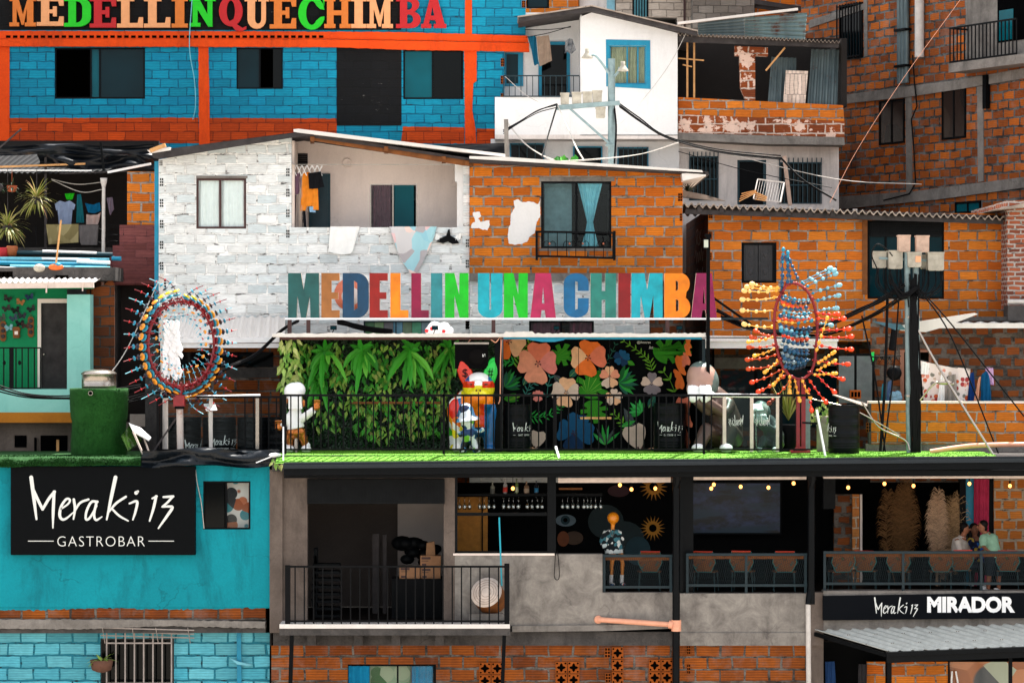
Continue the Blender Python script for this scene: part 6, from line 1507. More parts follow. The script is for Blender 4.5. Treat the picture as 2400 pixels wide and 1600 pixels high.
MB().lathe(c, [(.35,H_),(.355,H_+.04),(.365,H_+.05),(.355,H_+.06),(.355,H_+.28),(.37,H_+.29),(.37,H_+.31),(.30,H_+.36),(.12,H_+.39),(0,H_+.39)], 32).build('steel_lid', M['steel'], tk)
mb = MB(); mb.tube([c+Vector((-.08,-.56,H_-.09)),c+Vector((-.08,-.68,H_-.09))], .05, 10); mb.tube([c+Vector((-.08,-.681,H_-.09)),c+Vector((-.08,-.685,H_-.09))], .038, 10, 1); mb.build('spout', [M['steel'], M['void']], tk)
fp = thing('tilted_panel', 'tilted reflecting panel with a white hood on legs, right of the green tank', 'panel', P(318,1072,60.2))
A0, A1, B0, B1 = P(290,1002,60.6), P(312,990,60.9), P(352,1026,60.3), P(338,1012,60.0)
mb = MB(); mb.add([P(284,1022,60.2),P(306,992,60.6),P(332,1030,60.6),P(300,1056,60.2)]+[p+Vector((.01,.03,-.02)) for p in (P(284,1022,60.2),P(306,992,60.6),P(332,1030,60.6),P(300,1056,60.2))], [(3,2,1,0),(4,5,6,7),(0,4,7,3),(1,5,4,0),(2,6,5,1),(3,7,6,2)]); mb.build('mirror', flat('green reflecting glass', C(40,70,20), 0.12, 0.6, var=.6, sc=9), fp)
mb = MB(); mb.add([P(302,990,60.5),P(330,1002,60.7),P(354,1024,60.6),P(348,1030,60.4),P(312,1010,60.4)]+[p+Vector((0,.02,-.03)) for p in (P(302,990,60.5),P(330,1002,60.7),P(354,1024,60.6),P(348,1030,60.4),P(312,1010,60.4))], [(4,3,2,1,0),(5,6,7,8,9),(3,4,9,8),(4,0,5,9),(2,3,8,7)]); mb.build('hood', M['white'], fp)
mb = MB(); mb.bar(P(312,1010,60.35), P(336,1066,60.3), .035); mb.bar(P(336,1022,60.6), P(350,1062,60.6), .03); mb.build('leg', M['cream'], fp)
mb = MB(); sheet(mb, 332, 1052, 652, 1092, 59.75, .3, 4, 0, 7); mb.grid(lambda u, v: P(lerp(332,652,u), 1056, lerp(59.8,62.5,v))+Vector((0,0,-.03+.05*noise.noise(Vector((u*8,v*3,1))))), 30, 4); mb.top('plastic_sheet', flat('glossy black plastic', C(14,20,26), 0.22, 0.6), 'glossy black plastic sheeting on the roof edge between the turf and the terrace', 'plastic sheet')
mb = MB(); mb.ball(P(645,1066,59.7), .12, 1.1, .6, .4, 12, 7); mb.bar(P(600,1084,59.6), P(640,1068,59.65), .02); mb.top('solar_lamp', M['white'], 'small white lamp head on a stalk at the left corner of the terrace', 'lamp')
# ------------------------------------------------------------------ statues on the terrace
def pxm(D): return D/FPX
# painted bulldog
D = 60.9; TB = TZ
dg_ = thing('bulldog_statue', 'pop painted bulldog statue with one red and one green ear, under the loudspeaker', 'statue', Vector((X(1105,D), D+.4, TB)))
mb = MB()
def bl(px, py, dy, rx, ry, rz): mb.ball(P(px,py,D)+Vector((0,dy,0)), 1, rx, ry, rz, 16, 12)
bl(1100,962,.35,.40,.42,.46); bl(1092,985,1.0,.40,.45,.42); bl(1100,965,.7,.38,.5,.38); bl(1118,985,.15,.30,.3,.36); bl(1066,965,.25,.17,.2,.30); bl(1150,965,.25,.17,.22,.34)
for (x0,y0,x1,y1,dy,r0,r1) in ((1072,960,1073,1050,.15,.16,.10),(1144,960,1147,1050,.15,.17,.11),(1112,1000,1112,1050,.9,.15,.1),(1052+12,990,1064,1050,1.1,.16,.11)):
    mb.tube([P(x0,y0,D)+Vector((0,dy,0)), P((x0+x1)/2,(y0+y1)/2,D)+Vector((0,dy,0)), P(x1,y1,D)+Vector((0,dy,0)), P(x1,1063,D)+Vector((0,dy,.03))], [r0,(r0+r1)/2,r1,r1*1.05], 12)
    mb.ball(Vector((X(x1,D), D+dy-.07, TB+.07)), 1, .13, .19, .075, 12, 8)
bl(1122,908,.12,.34,.36,.32); bl(1122,930,-.12,.26,.26,.20); bl(1107,938,-.10,.17,.2,.20); bl(1138,938,-.10,.17,.2,.20); bl(1121,905,-.18,.14,.2,.14); bl(1122,955,.05,.26,.24,.22); bl(1103,898,-.1,.10,.1,.09); bl(1142,898,-.1,.10,.1,.09)
pop = spots('pop art paint', C(238,238,232), [C(238,238,235), C(232,110,20), C(238,150,24), C(16,100,160), C(240,240,236), C(60,170,40), C(214,40,24), C(240,220,40), C(20,60,110), C(30,150,180), C(236,236,230), C(230,90,40)], 3.2, 0.9, 0.22, spec=0.5)
red_ = flat('glossy red paint', C(212,48,20), .2, .5, var=.3, sc=4); ora = flat('glossy orange paint', C(232,120,10), .2, .5, var=.25, sc=3); yel = flat('glossy yellow paint', C(230,214,30), .2, .5, var=.35, sc=5); blu = flat('glossy blue paint', C(20,92,150), .2, .5, var=.35, sc=4)
wht0 = flat('glossy ivory', C(232,232,226), .2, .5, var=.1)
def dogmat(c):
    px = 1200+c.x*FPX/c.y; py = 800-(c.z-HC)*FPX/c.y
    if py < 946 and abs(px-1120) < 40 and c.y < D+.25:
        if py < 893: return 5 if abs(px-1122) < 22 else 4
        if py < 908 and abs(px-1121) > 9: return 1
        return 5 if py < 903 else (3 if py < 926 else 2)
    if 1100 < px < 1136 and 940 < py < 1000 and c.y < D+.3: return 2 if px < 1124 else 1
    if px > 1134 and c.y < D+.6: return 4
    return 0
fused(mb, 'body', [pop, red_, ora, yel, blu, wht0], dg_, .028, 3, dogmat)
for (bx,by,tx,ty,m,lb) in ((1101,904,1080,846,red_,'red ear'),(1143,902,1157,846,flat('glossy green paint', C(20,190,60), .2, .5, var=.3),'green ear')):
    b, t = P(bx,by,D)+Vector((0,.1,0)), P(tx,ty,D)+Vector((0,.15,0)); mb = MB(); mid = b.lerp(t,.5); d = (t-b); zz_ = d.normalized(); xx_ = Vector((1,0,0)); xx_ = (xx_-zz_*xx_.dot(zz_)).normalized(); q = Matrix((xx_, zz_.cross(xx_), zz_)).transposed()
    mb.ball(mid, 1, .15, .06, d.length*.66, 14, 10, 0, q); mb.ball(mid+Vector((0,-.035,0)), 1, .10, .04, d.length*.52, 12, 8, 0, q); e_ = mb.build('ear', m, dg_, lb)
    mb = MB(); g = '$' if tx < 1100 else '#'; put_text(mb, g, mid.x/pxm(60.9)+1200-7, 800-(mid.z-HC)/pxm(60.9)-11, mid.x/pxm(60.9)+1200+6, 800-(mid.z-HC)/pxm(60.9)+11, mid.y-.10); mb.build('ear_mark', M['black'], e_)
mb = MB()
for x in (1106,1139): mb.ball(P(x,900,D)+Vector((0,-.215,0)), .035, 1.3, .5, .5, 10, 7)
mb.ball(P(1117,914,D)+Vector((0,-.385,-.0)), .018, 1, .6, 1.2, 8, 6); mb.ball(P(1126,914,D)+Vector((0,-.385,0)), .018, 1, .6, 1.2, 8, 6); mb.tube([P(1121.5,917,D)+Vector((0,-.385,0)),P(1121.5,928,D)+Vector((0,-.38,0))], .008, 5); mb.build('eyes_and_nostrils', flat('brown paint', C(90,40,16)), dg_)
# little figurine with a bell hat before the bulldog
fg = thing('hat_figurine', 'small blue and white splashed figurine with a bell shaped hat in front of the bulldog', 'figurine', Vector((X(1098,60.5),60.5,TB)))
c = P(1097,1000,60.45); sp_ = spots('splashed paint', C(216,222,226), [C(220,224,228), C(24,60,110), C(70,130,170), C(30,34,40), C(120,190,60), C(200,206,210)], 9, .9, .3)
mb = MB(); mb.lathe(P(1096,986,60.45), [(.26,0),(.24,.05),(.17,.10),(.15,.24),(.11,.33),(.04,.37),(0,.375)], 20, 0, Matrix.Rotation(R(-8),3,'Y')); mb.build('hat', spots('banded hat paint', C(206,216,222), [C(30,40,70), C(206,216,222), C(80,140,180), C(210,218,224)], 5, .9, .25), fg)
mb = MB(); mb.ball(P(1096,990,60.45), .16, 1, 1, .9); mb.ball(P(1100,1016,60.45), .16, 1, .8, 1.2); mb.tube([P(1094,1026,60.45), P(1086,1046,60.45), P(1085,1062,60.45)], [.08,.07,.06], 8); mb.tube([P(1106,1026,60.45), P(1114,1046,60.45), P(1116,1062,60.45)], [.08,.07,.06], 8)
mb.tube([P(1108,1008,60.4), P(1122,1012,60.35), P(1134,1004,60.35)], [.06,.05,.05], 8); mb.tube([P(1090,1010,60.4), P(1078,1020,60.35), P(1074,1010,60.35)], [.06,.05,.05], 8)
for x in (1085,1117): mb.ball(Vector((X(x,60.4),60.38,TB+.05)), 1, .09,.13,.055)
fused(mb, 'body', sp_, fg, .022, 3)
# white and bronze boy
D = 60.7; by_ = thing('helmet_boy_statue', 'white statue of a boy in a round helmet with bronze hands and shorts', 'statue', Vector((X(690,D),D,TB)))
brz = flat('polished bronze', C(190,112,56), .22, .5, .7, var=.3, sc=4); wht = flat('glossy white', C(238,238,238), .25, .5, var=.05)
mb = MB(); mb.ball(P(688,918,D), .20, 1.0, 1, .98, 18, 12); mb.ball(P(697,914,D)+Vector((0,.05,0)), .17, 1, 1, 1, 12, 8); fused(mb, 'helmet', wht, by_, .02, 3)
mb = MB(); mb.pprism([[(676,930),(706,930),(708,958),(676,958)]], D-.21, .2); mb.build('face_box', wht, by_)
mb = MB(); mb.tube([P(692,950,D),P(692,965,D),P(690,985,D),P(694,1004,D)], [.11,.13,.16,.19], 14); mb.tube([P(700,985,D),P(716,975,D-.1),P(736,960,D-.2)], [.10,.085,.075], 10); mb.tube([P(684,972,D),P(668,988,D-.05),P(657,996,D-.05)], [.10,.08,.07], 10); fused(mb, 'shirt', wht, by_, .02, 3)
mb = MB(); mb.ball(P(694,1012,D), 1, .21, .18, .14); mb.tube([P(684,1015,D),P(678,1030,D),P(680,1048,D)], [.13,.09,.065], 10); mb.tube([P(704,1015,D),P(712,1030,D),P(716,1048,D)], [.13,.09,.065], 10); fused(mb, 'shorts', brz, by_, .02, 3)
for hx, hy, s in ((742,952,1),(653,1000,-1)):
    mb = MB(); cpt = P(hx,hy,D-.2 if s > 0 else D-.05); mb.ball(cpt, .085, 1, .7, 1)
    for k in range(5): mb.tube([cpt+Vector((-.05+.028*k, -.03, .04)), cpt+Vector((-.06+.033*k, -.06, .11 if k != 2 else .13)), cpt+Vector((-.055+.03*k,-.09,.13))], [.024,.02,.016], 7)
    fused(mb, 'hand', brz, by_, .012, 2)
mb = MB(); mb.ball(P(672,940,D-.05), .05, .6, 1, 1); mb.ball(P(712,945,D-.05), .06, .6, 1, 1.3); mb.build('ear', brz, by_)
for x in (678,718):
    mb = MB(); mb.ball(Vector((X(x,D),D-.06,TB+.075)), 1, .11,.20,.08, 12, 8); mb.ball(Vector((X(x,D),D+.02,TB+.14)), .085); fused(mb, 'shoe', wht, by_, .018, 2)
mb = MB(); mb.tube([Vector((X(694,D),D-.02,TB)),P(694,1010,D)], .05, 8); mb.build('support', M['steel'], by_)
# seated figures (plain stand-ins)
def seated(name_label, px, py_head, s, D, head_m, body_m, hand_m, lean):
    base = Vector((X(px,D), D+.2, TB)); t = thing('seated_statue', name_label, 'statue', base)
    O = lambda x, y, z: base+Vector((x*s, y*s, z*s))
    mb = MB(); mb.ball(O(-.20,-.10,1.40), 1, .31*s,.32*s,.38*s,18,12, 0, Matrix.Rotation(R(-22),3,'Y')); mb.ball(O(-.30,-.22,1.24), 1, .24*s,.22*s,.22*s,14,10); fused(mb, 'head', [head_m, flat('grey green resin', C(96,112,108), .4, .4)], t, .03*s, 3, lambda c: 1 if (c.x-base.x)/s > -.02+.25*((c.z-base.z)/s-1.38) or (c.z-base.z)/s > 1.66 else 0)
    mb = MB(); mb.tube([O(.25,.2,.25),O(.25,.15,.55),O(.12,.05,.95),O(-.05,0,1.18)], [.36*s,.36*s,.30*s,.2*s], 14)
    mb.tube([O(.1,-.05,1.0),O(-.12,-.32,.80),O(-.36,-.40,1.02)], [.14*s,.12*s,.10*s], 10); mb.tube([O(.32,-.1,.95),O(.2,-.42,.75),O(-.16,-.46,1.0)], [.14*s,.12*s,.10*s], 10)
    mb.tube([O(.15,.0,.24),O(-.15,-.35,.42),O(-.30,-.45,.12)], [.2*s,.17*s,.13*s], 10); mb.tube([O(.42,.0,.24),O(.32,-.4,.42),O(.22,-.5,.12)], [.2*s,.17*s,.13*s], 10)
    fused(mb, 'body', body_m, t, .03*s, 4)
    for hx, hy in ((-.40,-.42),(-.18,-.50)):
        mb = MB(); mb.ball(O(hx,hy,1.08), 1, .12*s,.10*s,.12*s)
        for k in range(4): mb.tube([O(hx-.08+.055*k,hy-.03,1.12),O(hx-.09+.06*k,hy+.0,1.24+.02*(k in (1,2))),O(hx-.08+.055*k,hy+.04,1.30)], [.042*s,.038*s,.03*s], 7)
        mb.tube([O(hx+.08,hy-.03,1.06),O(hx+.14,hy-.05,1.12),O(hx+.15,hy-.04,1.18)], [.04*s,.036*s,.03*s], 7)
        fused(mb, 'hand', hand_m, t, .018*s, 2)
    for fx, fy in ((-.32,-.55),(.22,-.60)):
        mb = MB(); mb.ball(O(fx,fy,.09), 1, .13*s,.24*s,.09*s); mb.build('shoe', M['white'], t)
    return t
seated('large seated brown statue with a pale pink head behind the railing, right of the mural', 1672, 880, 1.06, 61.0, flat('pale pink resin', C(168,132,118), .35, .4, var=.2, sc=3), flat('brown resin', C(84,64,56), .4, .4, var=.3, sc=3), wht, 0)
seated('small seated grey statue with a pale head behind the right glass balustrade', 1800, 970, .60, 60.95, flat('pale grey resin', C(196,196,190), .4, .4, var=.2, sc=5), flat('grey resin', C(72,80,80), .5, .4, var=.3, sc=5), wht, 0)

# ------------------------------------------------------------------ kinetic sculptures
bead_m = {k: flat('bead '+k, C(*v), .35, .45, var=.15) for k, v in dict(red=(196,24,30), orange=(236,150,36), navy=(16,26,48), teal=(20,130,160), yellow=(236,216,30), dkred=(116,8,20), cream=(246,200,124), amber=(246,176,60), tomato=(238,66,22), rust=(206,72,24), sky=(130,190,205), blue=(14,74,110), steel=(110,130,140)).items()}
D = 60.35; kn = thing('ring_sculpture', 'red ring sculpture with curved spokes of coloured discs and white plumes, left terrace', 'sculpture', P(420,1062,D))
cc = P(425,806,D); RR = .87; yaw = R(46); ex = Vector((math.cos(yaw), math.sin(yaw), 0)); ez = Vector((0,0,1)); ax = ex.cross(ez)
ring = [cc+(ex*math.cos(a)+ez*math.sin(a)*1.0)*RR for a in [2*math.pi*i/48 for i in range(49)]]
mb = MB(); mb.tube(ring, .028, 8, caps=False)
for i in range(0,48,2):
    p = ring[i]; o = (p-cc).normalized()
    for s in (-1,1): mb.tube([p+ax*s*.10+o*.02, p-ax*s*.02-o*.08], .015, 5); mb.tube([p+ax*s*.11-o*.05, p+o*.10], .014, 5)
mb.build('ring', M['redpaint'], kn)
names = ['dkred','navy','teal','orange','navy','teal','red']
for i in range(32):
    a = 2*math.pi*(i+.5)/32; o = ex*math.cos(a)+ez*math.sin(a); p = cc+o*RR
    left = math.cos(a) < -.05; side = -1 if math.cos(a) < 0 else 1
    sway = Vector((side*.9, -.2, 0)); ptsA = []
    for k in range(7):
        t = k/6; ptsA.append(p+o*(.60*t)*(1-.25*t*abs(math.sin(a)))+sway*(.40*t*t*abs(math.sin(a)))+Vector((0,0,(.10 if left else -.10)*math.sin(t*math.pi)*.5-(0.12*t*t if not left else -.06*t*t))))
    ptsB = [p-o*(.42*k/5)+Vector((0,-.05*k/5,.06*math.sin(k/5*3))) for k in range(6)]
    mb = MB(); mats = ['dkred','sky']+names+['yellow']
    mb.tube(smooth_path(ptsA,2), .009, 5, 1 if i % 3 == 0 else 0); mb.tube(ptsB, .006, 5, 1)
    for k, (t, nm, sz) in enumerate([(.08,'dkred',.075),(.19,'steel',.088),(.31,'orange' if not 5 < i < 11 else 'yellow',.082),(.46,'navy',.064),(.62,'teal',.054),(.80,'red',.032)]):
        j = t*6; u = int(j); q = ptsA[u].lerp(ptsA[u+1], j-u); d = (ptsA[u+1]-ptsA[u]).normalized(); q3 = d.to_track_quat('Z','Y').to_matrix()
        if nm == 'steel': nm = 'teal'
        mb.ball(q, sz, 1, 1, .30, 9, 6, mats.index(nm), q3)
    for k, (t, nm, sz) in enumerate(([(.20,'navy',.042),(.50,'orange',.046),(.80,'teal',.034)] if i % 2 else [(.35,'teal',.036),(.7,'red',.026)])):
        j = t*5; u = int(j); q = ptsB[u].lerp(ptsB[u+1], j-u); d = (ptsB[u+1]-ptsB[u]).normalized(); mb.ball(q, sz, 1, 1, .34, 8, 5, mats.index(nm), d.to_track_quat('Z','Y').to_matrix())
    mb.build('spoke', [bead_m.get(k, bead_m['sky']) for k in mats], kn)
mb = MB(); random.seed(8)
for j in range(13):
    for k in range(3):
        b = P(390+k*11+random.uniform(-2,2), 752+j*9.5, D+.30); e2 = b+Vector((random.uniform(-.02,.12), -.06, -random.uniform(.12,.2))); s = Vector((.07,0,.0)); mb.add([b-s, b+Vector((0,-.03,.03)), b+s, e2+s*.7, e2+Vector((.02,-.02,-.06)), e2-s*.7], [(0,1,2,3,4,5)], 0)
    mb.pb(387,748,412,872,D+.33,.03)
mb.build('white_plume', M['white'], kn)
mb = MB(); mb.tube([P(423,1064,D),P(421,950,D)], .07, 12, 1); mb.pb(406,926,432,953,D-.12,.26,0); mb.tube([P(421,926,D),P(424,904,D)], .05, 10, 0); mb.tube([P(410,955,D-.12),P(432,955,D-.12)], .03, 8, 2); mb.build('pole', [M['redpaint'], rusty('white rusty pole', C(196,188,182), C(176,166,160), C(150,74,40), .7), M['black']], kn)
mb = MB(); mb.bar(P(356,1062,60.4), P(424,964,60.4), .035); mb.build('stay', M['wood_dark'], kn)
mb = MB(); mb.tube([P(383,1062,60.9),P(380,642,62.6)] if 0 else [P(383,1062,61.4),P(379,642,61.4)], .045, 10); mb.top('white_pipe', M['pvc_w'], 'tall white pipe rising behind the ring sculpture at the left edge of the white house', 'pipe')

D = 60.45; kn = thing('bead_sculpture', 'red oval sculpture with strings of blue, orange and red beads beside the right drum', 'sculpture', P(1875,1062,D))
def zz(x, y, dd=0.0): return P(1700+x/3.017, 560+y/3.017, D+dd)
oval = [(400,380),(372,430),(352,500),(346,580),(350,680),(362,760),(385,850),(420,925),(470,975),(540,990),(600,945),(632,860),(640,760),(650,680),(648,600),(640,520),(610,420),(560,350),(500,315),(440,320),(400,380)]
fr_ = smooth_path([zz(x,y,(x-500)/900) for x, y in oval], 4)
mb = MB(); mb.tube(fr_, .030, 8, caps=False)
for i in range(0,len(fr_),4): mb.tube([fr_[i]+Vector((-.06,-.03,.02)), fr_[i]+Vector((.06,.03,-.02))], .016, 5); mb.ball(fr_[i], .045, nu=7, nv=5)
mb.build('oval_frame', M['redpaint'], kn)
def beads(x0, y0, x1, y1, ks, dd0, dd1, n=4, sag=.0, big=.066, r0=.035):
    a, b = zz(x0,y0,dd0), zz(x1,y1,dd1); mid = a.lerp(b,.5)-Vector((0,0,sag)); pts = smooth_path([a, mid, b], 5); mb = MB(); mb.tube(pts, .009, 5, 0)
    for k in range(n):
        t = (k+.4)/n; j = t*(len(pts)-1); u = min(int(j), len(pts)-2); mb.ball(pts[u].lerp(pts[u+1], j-u), r0*random.uniform(.8,1.2), nu=9, nv=6, mi=min(len(ks)-1, int(t*len(ks))))
    if big: d = (pts[-1]-pts[-2]).normalized(); mb.ball(pts[-1], big, .8, .8, 1.05, 10, 7, len(ks)-1, d.to_track_quat('Z','Y').to_matrix())
    mb.build('bead_string', [bead_m[k] for k in ks], kn)
random.seed(6)
for e in [(390,345,190,318),(388,355,155,338),(385,365,135,366),(375,410,122,428),(362,500,122,505),(352,620,135,603)]: beads(*e, ['amber','cream','cream'], -.1, -.45, 4, .03)
for e in [(350,690,165,728),(358,770,208,825),(380,850,280,940),(420,920,340,1030),(455,960,455,1090),(490,990,525,1140),(540,990,600,1120)]: beads(*e, ['amber','orange','amber'], -.05, -.4, 4, .02, .055)
for e in [(352,690,215,650),(355,690,188,695),(360,745,168,765),(370,815,158,853),(380,880,165,918),(400,920,190,1012),(430,960,235,1078),(470,985,310,1160)]: beads(*e, ['rust','rust','tomato' if e[3]>1000 else 'rust'], .0, .25, 4, .03, .062)
for e in [(590,990,710,1150),(590,1050,610,1210),(640,950,770,1080),(650,920,828,990),(650,860,866,885),(660,750,888,780),(670,690,890,690),(660,640,873,634),(640,560,835,563),(640,520,795,530)]: beads(*e, ['tomato','red','tomato'], .1, -.25, 4, .02)
for e in [(520,320,740,208),(530,330,768,222),(560,345,778,247),(600,390,806,327),(640,440,800,400),(650,510,788,490),(640,600,748,610)]: beads(*e, ['teal','sky','sky'], .15, .45, 4, -.02)
for e in [(395,370,403,135),(400,350,410,75),(440,320,442,98),(470,315,430,130),(515,285,455,150),(395,420,405,260)]: beads(*e, ['blue','blue','teal' if e[3]<110 else 'blue'], -.1, .0, 5, .0, .05)
for e in [(650,880,770,800),(640,930,775,860),(620,960,780,950),(640,800,720,560)]: beads(*e, ['amber','amber'], -.1, -.3, 5, .0, .05)
for i in range(26):
    y = 400+i*20; xl = 360+abs(i-10)*3; xr = 640-abs(i-10)*3; col = [['teal','sky'],['blue','navy'],['tomato','rust'],['amber','teal'],['blue','blue'],['sky','teal']][i%6] if y < 690 else [['blue','blue'],['blue','navy'],['steel','blue']][i%3]
    beads(xl+random.uniform(0,30), y, xr-random.uniform(0,40), y+random.uniform(-10,60), col, random.uniform(-.5,-.1), random.uniform(-.1,.4), 6, .05, 0, .042)
mb = MB(); mb.box(X(1866,D),X(1874,D),D-.06,D+.04,TB,Z(890,D)); mb.box(X(1878,D),X(1888,D),D-.02,D+.08,TB,Z(895,D)); mb.box(X(1852,D),X(1898,D),D-.15,D+.2,TB,TB+.05)
mb.pprism([[(1858,1058),(1866,1046),(1886,1046),(1893,1058)]], D-.1, .04); mb.build('post', M['redpaint'], kn)
MB().pb(1884,935,1899,1062,D+.25,.08).top('grey_post', M['pole'], 'weathered grey post standing behind the red post of the bead sculpture', 'post')

# ------------------------------------------------------------------ poles, meters, cables
D = 60.6
pp = thing('twin_utility_pole', 'twin steel utility pole crowded with meter boxes and black cable bundles, right', 'utility pole', P(2140,1062,D))
mb = MB(); mb.tube([P(2131,1062,D),P(2126,588,D)], .062, 12); mb.tube([P(2152,1062,D+.05),P(2146,598,D+.05)], .062, 12); mb.pb(2127,740,2156,746,D-.08,.25,1); mb.pb(2124,925,2158,930,D-.08,.25,1); mb.bar(P(2060,605,D+.1), P(2205,612,D+.1), .05); mb.build('pole', [M['pole'], M['steel']], pp)
def meter(a, b, c, d, D0, m, par, dep=.24):
    mb = MB(); mb.pprism([[(a+2,b),(c-2,b),(c,b+2),(c-.5,d-2),(c-3,d),(a+3,d),(a+.5,d-2),(a,b+2)]], D0, dep); mb.pprism([[(a-1,b-1.5),(c+1,b-1.5),(c+1,b+2),(a-1,b+2)]], D0-.015, dep+.03)
    mb.ball(P((a+c)/2+3,d-6,D0), .022, 1,.4,1,7,5); o = mb.build('meter_box', M[m], par); return o
for a, b, c, d, dd, m in ((2106,552,2134,590,-.1,'meter_p'),(2148,553,2178,591,-.1,'meter_p'),(2047,590,2078,628,.1,'meter'),(2083,588,2116,630,-.05,'meter'),(2128,592,2160,626,-.2,'meter'),(2160,598,2177,630,.1,'meter'),(2175,592,2213,634,-.1,'meter')): meter(a,b,c,d,D+dd,m,pp)
MB().pb(2146,600,2158,614,D-.22,.01).build('meter_label', flat('peach label', C(226,160,120)), pp)
mb = MB(); random.seed(12)
for k in range(22): mb.tube(smooth_path([P(2130+random.uniform(2,26),random.uniform(640,680),D-.10), P(2136+random.uniform(-4,18),800,D-.12), P(2138+random.uniform(-4,18),930,D-.10), P(2140+random.uniform(-4,16),1062,D-.08)],4), .020, 5)
mb.build('cable_bundle', M['cable'], pp)
mb = MB()
for bx in (2062,2098,2170,2196):
    for k in range(6):
        x = bx+random.uniform(-14,14); mb.tube(smooth_path([P(x,628,D), P(x+random.uniform(-4,10)*(1 if bx < 2140 else -1),660+random.uniform(0,20),D-.15), P(lerp(x,2140,.55),690+random.uniform(-6,14),D-.2), P(2140+random.uniform(-10,10),668+random.uniform(0,26),D-.12)],5), .010, 5)
for k in range(8): mb.tube(smooth_path([P(2090+random.uniform(-10,10),640+k*4,D-.2),P(2110+k*2,690+random.uniform(-4,10),D-.25),P(2150+random.uniform(-5,10),672,D-.2)],5), .016, 5)
for k in range(5): mb.tube(smooth_path([P(2055,628,D-.05),P(2043+k,596-k*2,D-.05),P(2056,572+k,D-.05),P(2078,584,D-.05),P(2092,600,D-.05)],5) if k == 0 else [P(2120+k*8,700,D-.1),P(2122+k*8,720,D-.1)], .014, 5)
mb.build('drip_loop', M['cable'], pp)
# small street lamp on the twin pole
mb = MB(); lp = thing('street_lamp', 'small silver street lamp on a bent arm in front of the floral sheet', 'street lamp', P(2160,945,D))
MB().tube(smooth_path([P(2156,938,D-.1),P(2174,915,D-.2),P(2190,898,D-.3),P(2200,896,D-.3)],5), .02, 8).build('arm', M['steel'], lp)
mb = MB(); mb.ball(P(2214,896,D-.32), 1, .17,.09,.05,12,8); mb.tube([P(2224,900,D-.32),P(2236,899,D-.32)], .02, 8); mb.build('lamp_head', M['steel'], lp)

def cable(pts, r, label, m='cable', k=6, cat='cable', group=None):
    MB().tube(smooth_path([P(*p) for p in pts], k), r, 5).top('cable', M[m], label, cat, group)
def bundle(pts, n, r, spread, label, m='cable', group=None, seed=1):
    random.seed(seed); mb = MB()
    for i in range(n): o = [random.uniform(-spread,spread) for _ in range(2)]; mb.tube(smooth_path([P(p[0],p[1]+o[0]*(1+.6*math.sin(j*2+i)),p[2])+Vector((0,o[1]*.02,0)) for j, p in enumerate(pts)], 5), r*random.uniform(.7,1.2), 5)
    mb.top('cable_bundle', M[m], label, 'cable', group)
bundle([(2120,668,60.4),(2070,700,60.6),(2010,730,61),(1930,765,61.6),(1840,778,62.2),(1760,770,62.6),(1690,745,63)], 9, .016, 4, 'thick black cable bundle sagging from the twin pole behind the bead sculpture, upper', seed=1)
bundle([(2125,690,60.4),(2085,715,60.6),(2030,745,61),(1950,780,61.6),(1850,782,62.2),(1760,765,62.6),(1680,728,63)], 7, .014, 4, 'black cable bundle sagging just under the upper one behind the bead sculpture', seed=2)
bundle([(700,752,62.5),(660,775,62),(600,830,61.6),(540,860,61.3),(480,890,61.2),(380,925,61.2)], 6, .018, 3, 'thick black cables sloping from the canopy corner down behind the ring sculpture', seed=3)
bundle([(790,752,62.8),(840,765,62.8),(920,778,62.8)], 8, .018, 5, 'black cable bundle lying behind the letters above the fern wall', seed=4)
bundle([(-20,905,61.3),(60,925,61.2),(155,932,61.1),(240,925,61.1),(330,905,61.2)], 5, .013, 6, 'black cables crossing the pale parapet of the green house behind the tank', seed=5)
bundle([(290,940,61.1),(340,925,61.2),(395,905,61.2)], 5, .010, 8, 'thin cables running right from behind the green tank', seed=6)
bundle([(232,888,60.9),(262,872,61.5),(300,815,62.2),(345,720,63.0),(372,660,63.3)], 4, .010, 3, 'pale twisted wires rising from the tank lid to the white house', 'wire_w', seed=7)
for x, yb, x2, lb in ((2165,1040,2340,'thin black stay cable slanting right from the twin pole, nearer the pole'),(2178,1010,2400,'thin black stay cable slanting right to the frame edge')):
    cable([(2150,672,60.6),(2230,790 if x == 2165 else 760,60.5),(x2,1062 if x == 2165 else 975,60.4)], .016, lb)
cable([(2150,770,60.5),(2200,860,60.3),(2330,1068,59.6)], .026, 'pale steel stay slanting from the twin pole down to the turf edge', 'steel')
for i, (x0, y0, x1, lb) in enumerate([(2080,690,2063,'straight black cable dropping to the turf left of the twin pole'),(2020,740,2075,'black cable dropping beside the hangers, left of the twin pole'),(2110,650,2070,'third black cable dropping to the turf left of the twin pole')]):
    cable([(x0,y0,60.8),(lerp(x0,x1,.5)+3,880,60.7),(x1,1058,60.5)], .018 if i else .032, lb)
cable([(2020,942,60.5),(2060,1000,60.5),(2120,1030,60.4),(2132,1055,60.3)], .02, 'thin pale pipe lying behind the lone drum', 'steel'); 
mb = MB(); mb.tube(smooth_path([P(2180,1058,60.3),P(2260,1046,60.3),P(2330,1042,60.2),P(2480,1040,60.2)],5), .05, 10); mb.top('conduit_pipe', M['pvc'], 'long salmon coloured pipe lying on the terrace edge at the far right', 'pipe')
